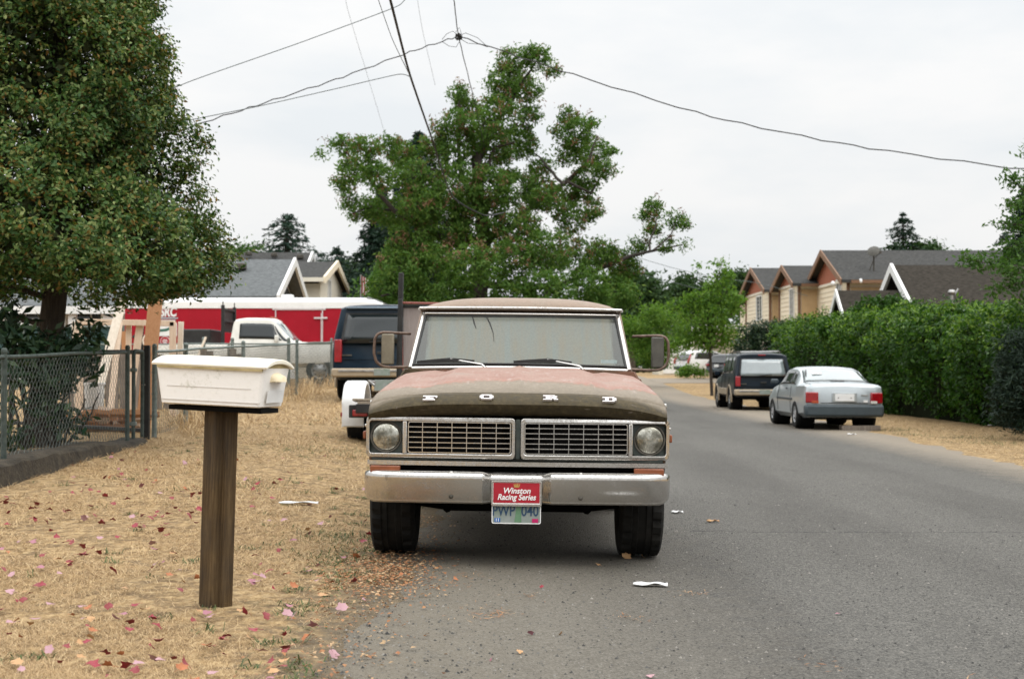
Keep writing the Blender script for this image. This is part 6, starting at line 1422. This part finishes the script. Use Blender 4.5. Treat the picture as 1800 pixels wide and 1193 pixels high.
bushy('street_tree', 'small bright green street tree with thin dark trunk by the parked cars', 'tree', [(1270, 478, 12, 62), (1225, 470, 7, 62), (1260, 500, 18, 62), (1240, 525, 24, 62), (1285, 525, 24, 62), (1215, 520, 16, 62), (1205, 545, 18, 62), (1250, 560, 34, 62), (1292, 545, 14, 62), (1210, 575, 24, 62), (1285, 590, 26, 62), (1240, 595, 28, 62), (1200, 600, 18, 62), (1265, 462, 8, 62), (1278, 490, 10, 62), (1180, 535, 10, 62)], 520, 10, .16, .17, 'fresh', (8.72, 62), shell=.3, r0=.075, bark='bark_d')
bushy('hedge_shrub', 'row of dark green clipped shrubs behind the blue estate car', 'hedge', [(1320, 585, 20, 56), (1345, 580, 22, 56), (1375, 582, 22, 56), (1400, 585, 20, 56), (1340, 605, 26, 56), (1375, 610, 26, 56), (1310, 610, 20, 56), (1350, 640, 30, 56), (1390, 640, 26, 56), (1310, 640, 22, 56)], 900, 16, .12, .11, 'rhodo', (10.2, 56), part='foliage', r0=.06)
bushy('flower_bush', 'low leafy bush with pale blooms in front of the white crossover', 'bush', [(1208, 650, 9, 84), (1200, 655, 8, 84), (1220, 652, 8, 84), (1232, 655, 6, 84)], 90, 12, .14, .16, 'fresh', None, part='foliage')
bushy('garden_shrub', 'green shrub at the driveway edge under the right towing mirror', 'bush', [(1165, 640, 8, 96), (1150, 636, 10, 96), (1135, 630, 14, 96)], 140, 12, .18, .2, 'mid', None, part='foliage')
# far woodland filling the horizon
def woodland():
    B = []
    for i in range(420):
        a = random.uniform(-1, 1); Y = random.uniform(135, 190); X_ = a * Y * .62; z = .8 + random.uniform(.3, 6.0) ** 1.0; B.append((X_, Y, z, random.uniform(1.6, 3.0)))
    P, d, c = clumps(B, 7000, 10, .8, .5); P[:, 2] = np.maximum(P[:, 2], .8)
    o = leaf_mesh('far_treeline', P, .75, M['dull'], None, .6, .4, d * .4, .15); tag(o, 'dull green belt of far trees along the horizon', kind='stuff')
woodland()

# ---- laurel hedge on the right and what grows beside it
def hedge():
    t = thing('laurel_hedge', 'long tall glossy laurel hedge on the right behind the parked cars', 'hedge', (0, 0, 0))
    def top(y): return np.interp(y, [15, 29, 36, 44, 56], [2.10, 2.20, 2.50, 2.62, 2.75])
    def xf(y): return np.interp(y, [15, 30, 40, 56], [10.35, 10.05, 9.9, 9.75])
    n = 11500; y = 53 - 37 * rng.random(n) ** .70; zf = rng.random(n); side = rng.random(n)
    tp = top(y) + .13 * np.sin(y * 1.1 + 1) + .12 * np.sin(y * 2.3) + .10 * np.sin(y * 5.1) + .10 * np.abs(rng.normal(size=n)) * (rng.random(n) < .25) ; z = zf * tp; bulge = .24 * np.sin(y * 1.9 + z * 1.3) + .16 * np.sin(y * .9 - z * .8) + .12 * np.sin(y * 4.3 - z * 3) + .30 * (1 - zf) * (zf < .2)
    x = xf(y) - .45 + bulge + .75 * rng.random(n) ** 1.6 + .95 * (1 - zf) ** 1.4 + .5 * np.clip(zf - .86, 0, 1) / .14 * rng.random(n)
    top_m = side < .32; x[top_m] = xf(y[top_m]) + rng.uniform(-.1, 2.0, top_m.sum()); z[top_m] = tp[top_m] + rng.normal(0, .07, top_m.sum())
    end = (side > .96); y[end] = 53 + rng.uniform(-.2, .2, end.sum()); x[end] = xf(56) + rng.uniform(0, 2, end.sum())
    cav = (np.sin(2.9 * y + 1.3 * z) + np.sin(4.1 * z - 3.7 * y + 1) + .6 * np.sin(9 * y + 5 * z)) < -.55
    keep = ~(cav & (zf < .85) & ~top_m & (rng.random(n) < .85)); x, y, z, zf, tp = x[keep], y[keep], z[keep], zf[keep], tp[keep]; n = len(x)
    c = np.stack([x, y, z + H(x, y)], 1); per = 9; P = np.repeat(c, per, 0) + rng.normal(size=(n * per, 3)) * .085; d = np.tile(np.array((-.55, -.25, .3)), (n * per, 1))
    P[:, 2] = np.maximum(P[:, 2], H(P[:, 0], P[:, 1]) + .03)
    leaf_mesh('foliage', P, .125, M['laurel'], t, .42, .3, d, .14, droop=.15)
    m = (z > tp * (.60 + .2 * rng.random(n))) & (rng.random(n) < .75); cc = c[m]; PP = np.repeat(cc, 5, 0) + rng.normal(size=(len(cc) * 5, 3)) * .07 + np.array((-.03, -.03, .08)); leaf_mesh('toplit_new_shoots', PP, .11, M['laurel_y'], t, .40, .2, np.tile(np.array((-.4, -.2, .2)), (len(PP), 1)), .15, droop=-.4)  # new growth; its brighter colour also puts top light into the upper hedge
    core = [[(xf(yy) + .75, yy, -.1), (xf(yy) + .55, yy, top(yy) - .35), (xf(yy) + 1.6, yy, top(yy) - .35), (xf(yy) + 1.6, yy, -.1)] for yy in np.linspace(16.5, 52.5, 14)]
    MB().loft(core).build('shade_core', M['core'], t)  # solid near-black block stands in for the shade inside the hedge
hedge()
bushy('laurel_bush', 'taller upright laurel bush with long shoots behind the silver car', 'bush', [(1545, 540, 18, 43), (1570, 530, 12, 43), (1520, 535, 12, 43), (1600, 540, 14, 43), (1540, 550, 16, 43), (1515, 548, 14, 43), (1565, 545, 16, 43), (1545, 528, 8, 43), (1500, 556, 14, 43), (1590, 552, 14, 43), (1530, 575, 30, 43), (1480, 575, 20, 43), (1570, 580, 30, 43), (1452, 580, 16, 43)], 760, 9, .09, .14, 'laurel', (11.3, 43), part='foliage', aspect=.36, r0=.05, droop=-.5)
bushy('juniper_bush', 'dark grey-green juniper bush at the right end of the laurel hedge', 'bush', [(1805, 610, 40, 25.5), (1810, 680, 50, 25.5), (1785, 705, 34, 25.5), (1840, 620, 50, 25.8), (1785, 650, 28, 25.5), (1795, 738, 26, 25.5), (1765, 690, 22, 25.6), (1768, 640, 18, 25.6), (1760, 730, 18, 25.6), (1845, 720, 50, 25.8)], 1100, 14, .085, .10, 'juniper', (9.3, 25.5), part='foliage', aspect=.22, r0=.07, shell=.6)
def overhang():
    t = thing('overhanging_tree', 'leafy tree whose loose branches hang in at the right edge of the street', 'tree', (0, 0, 0)); mb = MB(); Y = 27.0
    x0, g = 12.6, h(12.6, Y); mb.tube([(x0, Y, g - .2), (x0 - .1, Y, 2.2), (x0 + .1, Y, 4.2), (x0 + .2, Y, 6.0)], [.17, .14, .10, .05], 10)
    pts = []
    for path, n_, s_ in (([(1830, 400), (1790, 395), (1750, 392)], 26, .12), ([(1840, 330), (1800, 335), (1782, 318), (1776, 310)], 30, .12), ([(1840, 360), (1795, 358), (1775, 362)], 24, .11), ([(1850, 440), (1790, 450), (1730, 462), (1690, 452)], 44, .13), ([(1850, 470), (1790, 480), (1750, 470)], 40, .16), ([(1850, 430), (1800, 425), (1760, 440)], 30, .13),
                         ([(1860, 520), (1810, 520), (1790, 540)], 22, .16), ([(1850, 300), (1830, 270), (1815, 260)], 12, .15), ([(1860, 560), (1810, 560), (1790, 520)], 16, .16), ([(1850, 490), (1780, 500), (1745, 510)], 26, .14)):
        Q = [at(px, py, Y + random.uniform(-.5, .5)) for px, py in path]; mb.tube([(x0 + .05, Y, 3.4)] + [tuple(q) for q in Q], [.04] + list(np.linspace(.025, .006, len(Q))), 5)
        for k in range(n_):
            f = random.random() * (len(Q) - 1); i = int(f); q = Q[i].lerp(Q[min(i + 1, len(Q) - 1)], f - i)
            for _ in range(12): pts.append((q.x + random.gauss(0, s_), q.y + random.gauss(0, s_), q.z + random.gauss(0, s_ * .7)))
    for _ in range(9000): 
        a = unit(1)[0] * 2.3 * random.random() ** .4; pts.append((x0 + 1.0 + a[0], Y + a[1], 5.0 + a[2] * 1.5))
    leaf_mesh('crown', np.array(pts), .10, M['mid'], t, .45, .4, None, .15, droop=.3); mb.build('trunk', M['bark'], t, smooth=50)
overhang()

# ------------------------------------------------------------------ overhead lines
M['cable'] = pm('black_cable', (.012, .012, .012), (.03, .03, .03), 20, .6); M['cable_g'] = pm('grey_cable', (.09, .11, .11), None, rough=.6)
def wire(name, label, pts, r, mat='cable', tw=0):
    P = [at(*p) for p in pts]; Q = []
    n = len(P)
    for i in range(n - 1):
        for f in np.linspace(0, 1, 9)[:-1]: Q.append(Vector(crom(np.array([list(p) for p in P]), i + f)))
    Q.append(P[-1])
    if tw: Q = [q + Vector((0, 0, .02 * math.sin(i * 2.2))) for i, q in enumerate(Q)]
    o = MB().tube([tuple(q) for q in Q], r, 6).build(name, M[mat], smooth=60); tag(o, label, 'cable'); return o
wire('utility_cable', 'thick black utility cable running down the street into the locust tree', [(640, -170, 16.5), (686, 0, 20), (720, 130, 25), (758, 240, 32), (795, 345, 40), (850, 378, 42.5), (885, 374, 44)], .022)
wire('service_drop', 'twisted black service cable rising from the holly tree to the overhead splice', [(150, 300, 26), (330, 225, 27.5), (450, 186, 28.5), (590, 140, 29.2), (720, 92, 29.8), (800, 66, 30)], .011, tw=1)
wire('service_drop', 'long twisted black service cable sagging to the right from the overhead splice', [(812, 66, 30), (985, 124, 29.5), (1250, 205, 29), (1500, 256, 29), (1800, 298, 29), (2050, 318, 29)], .012, tw=1)
wire('telephone_drop', 'thin grey telephone wire joining the thick utility cable from the left', [(150, 250, 24), (330, 212, 24.5), (450, 188, 24.6), (600, 154, 24.8), (700, 131, 25), (722, 136, 25)], .007, 'cable_g')
wire('telephone_drop', 'thin grey wire slanting from the holly up to the top edge of the picture', [(200, 200, 23), (335, 143, 23.5), (520, 78, 24), (690, 15, 24.4), (712, 0, 24.5), (760, -40, 24.6)], .007, 'cable_g')
wire('telephone_drop', 'short steep grey wire meeting the thick cable from above', [(645, -60, 22.6), (665, 0, 23.2), (690, 70, 24.2), (718, 128, 25)], .007, 'cable_g')
wire('power_line', 'twisted power line passing through the overhead splice into the locust top', [(788, -60, 25.6), (798, 0, 27), (806, 64, 30), (830, 162, 35), (850, 250, 42)], .011, tw=1)
wire('power_line', 'faint pale wire crossing the sky above the left arm of the locust', [(600, -40, 60), (612, 20, 62), (645, 130, 68), (678, 240, 76)], .008, 'cable_g')
wire('power_line', 'faint pale wire right of the thick utility cable', [(728, -40, 60), (742, 50, 62), (765, 150, 68)], .007, 'cable_g')
wire('power_line', 'faint upper wire crossing behind the small street tree', [(1080, 440, 66), (1180, 470, 66), (1260, 488, 66), (1330, 497, 66), (1420, 520, 66)], .011, 'cable_g')
wire('power_line', 'faint lower wire beside the end of the right locust limb', [(1080, 470, 68), (1150, 488, 68), (1230, 508, 68)], .010, 'cable_g')
sp = thing('cable_splice', 'knotted clamps and loops where the overhead service cables meet', 'cable splice', at(806, 65, 30))
kn = MB()
for k in range(7): kn.tube([(random.uniform(-.07, .07), random.uniform(-.05, .05), random.uniform(-.08, .08)) for _ in range(3)], .022, 6)
kn.build('clamps', M['black'], sp, smooth=50)
lo = MB(); lo.tube([(-.35, 0, -.06), (-.25, 0, .06), (-.12, 0, .12), (0, 0, .02)], .006, 5).tube([(0, 0, .02), (.15, 0, .08), (.4, 0, -.02), (.62, 0, -.22)], .006, 5).tube([(0, 0, -.02), (.2, 0, -.14), (.45, 0, -.16), (.62, 0, -.22)], .006, 5).tube([(-.35, 0, -.1), (-.2, 0, -.2), (-.05, 0, -.22), (.02, 0, -.1)], .006, 5).tube([(.06, 0, .06), (.02, 0, .2), (-.06, 0, .1)], .006, 5)
lo.build('loops', M['cable'], sp, smooth=50)
# ------------------------------------------------------------------ ground cover and litter
def strawmat(name, cols):
    t = NT(name); g = t.n('ShaderNodeNewGeometry'); n = len(cols)
    col = t.ramp(g.outputs['Random Per Island'], *[((i + .5) / n, c) for i, c in enumerate(cols)])
    b = t.pr(col, .7, 0, .25); tr = t.n('ShaderNodeBsdfTranslucent'); t.l(col, tr.inputs[0]); m = t.n('ShaderNodeMixShader'); m.inputs[0].default_value = .2; t.l(b.outputs[0], m.inputs[1]); t.l(tr.outputs[0], m.inputs[2])
    return t.end(m)
M['straw'] = strawmat('straw_blade', [(.56, .405, .22), (.44, .30, .148), (.66, .51, .305), (.33, .21, .10), (.51, .36, .187), (.20, .12, .054)])
M['weed'] = strawmat('weed_blade', [(.05, .085, .025), (.08, .12, .035), (.10, .11, .04), (.045, .075, .03)])
def blades(name, X_, Y_, L, wd, lift, mat, label, kind='stuff', z0=0.0):
    n = len(X_); a = rng.uniform(0, 2 * math.pi, n); L = L * rng.uniform(.5, 1.4, n); up = lift * rng.random(n) ** 1.6
    dx, dy = np.cos(a), np.sin(a); zz = H(X_, Y_) + z0 - .004; w = (wd * rng.uniform(.6, 1.3, n)); px, py = -dy * w / 2, dx * w / 2
    x1, y1 = X_ + dx * L * .55, Y_ + dy * L * .55; x2, y2 = X_ + dx * L + .2 * L * dy, Y_ + dy * L - .2 * L * dx
    z1 = zz + np.maximum(.012, up * L * .8); z2 = zz + np.maximum(.006, up * L * rng.uniform(.3, 1.3, n))
    V = np.stack([np.stack([X_ + px, Y_ + py, zz], 1), np.stack([X_ - px, Y_ - py, zz], 1), np.stack([x1 - px * .8, y1 - py * .8, z1], 1), np.stack([x1 + px * .8, y1 + py * .8, z1], 1), np.stack([x2, y2, z2], 1), np.stack([x2 + px * .2, y2 + py * .2, z2], 1)], 1).reshape(-1, 3)
    b = np.arange(n) * 6; Fq = np.concatenate([np.stack([b, b + 1, b + 2, b + 3], 1), np.stack([b + 3, b + 2, b + 4, b + 5], 1)])
    o = np_mesh(name, V, Fq, mat); tag(o, label, kind=kind); return o
def patchy(x, y): return np.sin(x * 2.3 + 1.1 * y) + np.sin(y * 1.7 - x * 1.3 + 2) + .8 * np.sin(x * 5.1 + y * 3.3) + .6 * np.sin(y * 6.7 - 3 * x)
def scatter(n, y0, y1, k=1.6):
    """points on the left verge, thinning with distance"""
    u = rng.random(n); y = (y0 ** (1 - k) + u * (y1 ** (1 - k) - y0 ** (1 - k))) ** (1 / (1 - k)); x0 = np.maximum(-5.4, -y * .40); x = x0 + (-.70 - x0) * rng.random(n)
    return x, y
x, y = scatter(230000, 4.6, 24, 1.5); edge = xl(y) - .10 - .30 * np.abs(np.sin(y * 2.2) * np.sin(y * 5.3 + 1)); m = (x < edge - .25 * rng.random(len(x)) ** 2 * 2.2) & (rng.random(len(x)) < np.clip(.70 + .38 * patchy(x, y), .08, 1)); x, y = x[m], y[m]
for cx_, cy_, a_, b_ in ((-1.35, 7.0, .55, .35), (-1.75, 6.1, .7, .25), (-1.9, 7.6, .5, .3), (-.95, 6.0, .3, .6), (-3.2, 9.3, .6, .3), (-2.6, 5.6, .6, .3), (-1.5, 13.2, .6, .5), (-2.8, 12.5, .5, .5), (-1.1, 8.3, .3, .8), (-2.2, 16, .7, .9)):
    m = rng.random(len(x)) > .80 * np.exp(-((x - cx_) / a_) ** 2 - ((y - cy_) / b_) ** 2); x, y = x[m], y[m]
sc = np.clip(y / 7.5, .8, 2.2)
blades('dry_grass', x, y, .064 * sc ** .6, .0022 * sc, .45, M['straw'], 'matted straw coloured dry grass over the left verge')
# taller dead grass along the far fence, in the yard and on the right verge
def rect(n, x0, x1, y0, y1): return rng.uniform(x0, x1, n), rng.uniform(y0, y1, n)
xa, ya = rect(9000, -5.25, -4.3, 19.5, 38); k = patchy(xa * 2, ya) > .2; blades('tall_dry_grass', xa[k], ya[k], .30, .008, 1.3, M['straw'], 'tall dead grass along the foot of the far fence')
xb, yb = rect(26000, -12, -5.0, 12, 34); blades('yard_grass', xb, yb, .12, .007, .5, M['straw'], 'short dry grass in the fenced yard')
xc, yc = rect(26000, 6.4, 10.3, 16, 44); k = xc > xr(yc) + .15 + .2 * np.abs(np.sin(yc * 3)); blades('verge_grass', xc[k], yc[k], .09, .006, .5, M['straw'], 'dry grass on the verge below the laurel hedge')
xd, yd = rect(16000, -4.4, -1.6, 22, 40); blades('far_dry_grass', xd, yd, .12, .009, .55, M['straw'], 'dry grass of the far left verge')
gx = []; gy = []
for _ in range(330):
    yy = random.uniform(5, 24); xx = random.uniform(-4.6, float(xl(yy)) - .05) if random.random() < .45 else float(xl(yy)) - abs(random.gauss(0, .35)) - .08
    n = random.randint(6, 30); gx += list(rng.normal(xx, .035, n)); gy += list(rng.normal(yy, .035, n))
for cx_, cy_, s_, n in ((7.9, 29.6, .5, 500), (8.6, 26.5, .5, 500), (8.2, 24.6, .3, 300), (7.6, 27.5, .3, 250), (-1.15, 9.3, .16, 260), (-1.25, 10.2, .2, 300), (-1.0, 8.6, .10, 120), (-2.2, 17.5, .4, 500), (-2.6, 13.5, .25, 260)): gx += list(rng.normal(cx_, s_, n)); gy += list(rng.normal(cy_, s_, n))
gx, gy = np.array(gx), np.array(gy); k = (gx < xl(gy) - .03) | (gx > xr(gy) + .1); blades('green_weeds', gx[k], gy[k], .045, .006, .9, M['weed'], 'small green weeds dotted through the dry grass')
# brown leaf litter and crumbs at the road edge
M['crumb'] = strawmat('leaf_crumb', [(.30, .13, .055), (.40, .20, .09), (.22, .10, .05), (.36, .24, .13), (.45, .30, .17)])
yy = np.concatenate([rng.normal(8.55, .45, 1500), rng.uniform(5.2, 12, 1400), rng.normal(9.6, .5, 500)]); xx = xl(yy) - .06 + rng.normal(0, .17, len(yy)); k = rng.random(len(yy)) < .9
P = np.stack([xx, yy, H(xx, yy) + .014 + .006 * rng.random(len(xx))], 1)[k]; o = leaf_mesh('leaf_litter', P, .022, M['crumb'], None, .6, 2.2, None, .2, .6); tag(o, 'broken brown leaf crumbs along the road edge', kind='stuff')
tx = []; ty_ = []
for cx_, cy_, s_, n in ((-.16, 7.35, .09, 60), (-.05, 7.30, .05, 40), (-.35, 8.25, .06, 40), (.60, 7.25, .05, 30), (1.95, 5.75, .10, 70), (1.9, 5.7, .03, 40), (.1, 7.9, .06, 30), (1.35, 6.2, .06, 30), (-.25, 8.6, .05, 30), (1.0, 8.1, .06, 30)): tx += list(rng.normal(cx_, s_, n)); ty_ += list(rng.normal(cy_, s_ * 1.3, n))
tx, ty_ = np.array(tx), np.array(ty_); o = leaf_mesh('needle_litter', np.stack([tx, ty_, H(tx, ty_) + .011], 1), .035, M['crumb'], None, .12, 3, None, .05, .5); tag(o, 'rusty pine needle scraps on the asphalt', kind='stuff')
# loose grit on the asphalt
def grit():
    n = 12000; y = (5.0 ** -.6 + rng.random(n) * (16.0 ** -.6 - 5.0 ** -.6)) ** (1 / -.6); x = -.8 + 5.2 * rng.random(n) ** 1.3; s = .0036 + .0062 * rng.random(n) ** 4; big = rng.random(n) < .03; s[big] += .004
    base = np.array([(1, 0, -.3), (0, 1, -.3), (-1, 0, -.3), (0, -1, -.3), (.2, .1, .6)]); V = []
    a = rng.uniform(0, 6.28, n); c, d = np.cos(a), np.sin(a)
    B = base[None] * rng.uniform(.6, 1.3, (n, 5, 1)); V = np.stack([B[:, :, 0] * c[:, None] - B[:, :, 1] * d[:, None], B[:, :, 0] * d[:, None] + B[:, :, 1] * c[:, None], B[:, :, 2] + .3], -1) * s[:, None, None] + np.stack([x, y, H(x, y) + .004], 1)[:, None]
    b = np.arange(n) * 5; Fq = np.concatenate([np.stack([b + i, b + (i + 1) % 4, b + 4], 1) for i in range(4)])
    o = np_mesh('gravel', V.reshape(-1, 3), Fq, strawmat('grit', [(.035, .034, .032), (.06, .058, .054), (.13, .125, .115), (.28, .26, .23), (.045, .044, .042), (.09, .085, .075)])); tag(o, 'fine loose gravel on the asphalt', kind='stuff')
grit()
# fallen maple leaves: each its own object
def maple(k):
    random.seed(100 + k); pts = []
    for a, r in ((0, 1.0), (24, .70), (48, .88), (72, .62), (102, .72), (135, .50), (165, .30), (180, .12), (195, .30), (225, .50), (258, .72), (288, .62), (312, .88), (336, .70)):
        r *= random.uniform(.88, 1.1); pts.append((r * math.sin(R(a)), r * math.cos(R(a))))
    cu, cv = random.uniform(-1.2, 1.9), random.uniform(-.8, 1.6); tw = random.uniform(-1, 1); mb = MB(); n = len(pts)
    def z(x, y): return .35 * cu * x * x + .3 * cv * y * y + tw * x * y * .5
    mb.add([(0, .1, 0)] + [(x, y, z(x, y)) for x, y in pts] + [(x * .55, y * .55 + .04, z(x * .55, y * .55)) for x, y in pts], [(1 + i, 1 + (i + 1) % n, 1 + n + (i + 1) % n, 1 + n + i) for i in range(n)] + [(0, 1 + n + i, 1 + n + (i + 1) % n) for i in range(n)])
    mb.tube([(0, .05, 0), (.05, -.5, .05), (.0, -.95, .02)], .022, 4)
    return mb
LM = {'crimson': [pm('crimson_leaf', (.28, .016, .03), (.17, .012, .022), 30, .5), pm('dark_red_leaf', (.15, .02, .025), (.24, .03, .03), 30, .55)], 'pink': [pm('pink_leaf', (.33, .155, .18), (.27, .10, .13), 25, .65), pm('pale_pink_leaf', (.40, .25, .26), (.33, .17, .195), 25, .65)],
      'tan': [pm('tan_leaf', (.46, .28, .13), (.34, .18, .08), 25, .65), pm('orange_leaf', (.38, .14, .05), (.30, .10, .04), 25, .65)]}
protos = {}
for kind, ms in LM.items():
    for j in range(4):
        o = maple(len(protos)).build('fallen_leaf', ms[j % 2], fix=False); C.objects.unlink(o); protos.setdefault(kind, []).append(o)
random.seed(21)
def leaf(kind, x, y, s, label, grp, tilt=.35, z=.0):
    q = random.choice(protos[kind]); o = q.copy(); C.objects.link(o); o.location = (x, y, h(x, y) + .030 + z); o.scale = (s,) * 3; o.rotation_euler = (random.gauss(0, tilt), random.gauss(0, tilt), random.uniform(0, 6.28)); tag(o, label, 'leaf', grp)
def gpt(px, py):
    """where the ray through a pixel meets the ground"""
    Y = 6.0
    for _ in range(40): Y = Y + .7 * ((EYE - h(at(px, py, Y).x, Y)) * FPX / max(4, py - HZ) - Y)
    return at(px, py, Y).x, Y
LBL = {'crimson': ('crimson fallen maple leaf lying on the dry grass', 'crimson fallen leaves'), 'pink': ('pink upturned maple leaf lying on the dry grass', 'pink fallen leaves'), 'tan': ('tan withered leaf lying on the dry grass', 'tan fallen leaves')}
big = [('crimson', [(90, 868), (22, 890), (115, 905), (60, 917), (225, 882), (100, 950), (118, 957), (150, 980), (120, 996), (235, 930), (252, 928), (338, 905), (334, 912), (448, 982), (240, 1185), (160, 1176), (40, 1060), (200, 1008), (295, 945), (68, 1034), (448, 1115), (300, 880), (180, 925), (270, 912), (445, 895), (130, 872), (640, 922)]),
       ('pink', [(20, 1047), (90, 1069), (145, 1073), (365, 1083), (205, 1093), (270, 970), (285, 995), (270, 960), (462, 1020), (450, 1028), (540, 1010), (505, 1087), (460, 1152), (585, 1155), (500, 918), (605, 985), (565, 925), (430, 846), (455, 872), (250, 858), (55, 958), (130, 842), (325, 818), (215, 812), (0, 970), (18, 1016), (175, 950), (560, 1025), (600, 1077), (555, 1107), (375, 1190), (450, 1017)]),
       ('tan', [(505, 1015), (515, 1037), (570, 1052), (565, 1018), (540, 1127), (440, 1130), (25, 1173), (425, 1080), (300, 1018), (165, 1117), (500, 1170), (580, 1030), (625, 985), (480, 1190), (255, 1078)])]
for kind, L_ in big:
    for px, py in L_:
        x, y = gpt(px, py)
        if x < float(xl(y)) + .1: leaf(kind, x, y, random.uniform(.030, .046), *LBL[kind])
for i in range(60):
    y = random.uniform(9.0, 14.5); x = random.uniform(-4.5, -2.2); leaf('crimson', x, y, random.uniform(.030, .046), *LBL['crimson'])
for i in range(190):
    y = (5.2 ** -.9 + random.random() * (17 ** -.9 - 5.2 ** -.9)) ** (1 / -.9); x = random.uniform(max(-4.6, -.36 * y), -.9) - (.5 if random.random() < .4 else 0)
    kind = random.choices(('crimson', 'pink', 'tan'), (.46, .30, .24))[0]; x = max(x, -4.65); leaf(kind, x, y, random.uniform(.020, .040), *LBL[kind])
for px, py, kind, s in ((1100, 981, 'tan', .045), (1052, 994, 'tan', .03), (1150, 970, 'pink', .035), (690, 962, 'tan', .03), (1130, 980, 'tan', .03), (985, 1115, 'tan', .018), (932, 1115, 'pink', .022), (915, 1148, 'tan', .024), (863, 1160, 'pink', .02), (952, 1034, 'crimson', .018), (697, 1150, 'tan', .02), (678, 1101, 'tan', .016), (1145, 1190, 'pink', .026), (1473, 1080, 'pink', .02), (640, 1056, 'pink', .022), (800, 1020, 'tan', .022), (705, 1012, 'tan', .02)):
    x, y = gpt(px, py); leaf(kind, x, y, s, 'small curled leaf scrap lying on the grey asphalt', 'leaf scraps on the asphalt', .5, -.016)
# white rubbish
def rubbish(name, label, px, py, L_, wd, mat, ang=0):
    x, y = gpt(px, py); G = []
    for i in range(9):
        a = i / 8 - .5; G.append([(a * L_, (b - .5) * wd * (1 - 1.2 * a * a) + .01 * math.sin(9 * a), .010 + .005 * math.sin(9 * a + 5 * b) + .005 * math.cos(6 * b - 5 * a)) for b in np.linspace(0, 1, 5)])
    o = MB().grid(G).build(name, mat, smooth=50); s = o.modifiers.new('s', 'SOLIDIFY'); s.thickness = .004; o.location = (x, y, h(x, y) + .012); o.rotation_euler = (0, 0, ang); tag(o, label, 'litter')
rubbish('paper_scrap', 'crumpled white paper scrap on the dry grass right of the mailbox post', 525, 886, .34, .09, M['white_pl'])
rubbish('paper_cup_sleeve', 'flattened white wrapper lying on the asphalt before the right front tyre', 1143, 1030, .20, .075, M['white_pl'], R(-4))
rubbish('paper_scrap', 'pale scrap lying on the road right of the old pickup', 1190, 902, .10, .06, M['white_pl'], R(10)); rubbish('paper_scrap', 'small buff scrap lying on the road centre right of the pickup tyre', 1253, 918, .10, .05, LM['tan'][0], R(5))
x, y = gpt(1545, 757)
bd = MB().box((0, 0, .05), (.8, .3, .10)).build('timber_block', M['grey_wood'], bevel=.01); bd.location = (x - .32, y + .3, h(x, y)); tag(bd, 'low brown plank lying at the road edge behind the silver car', 'timber')
rubbish('paper_scrap', 'crushed white cup near the silver car on the road edge', 1497, 764, .16, .10, M['white_pl']); rubbish('paper_scrap', 'white rag lying at the foot of the laurel hedge', 1748, 748, .30, .2, M['white_pl'])
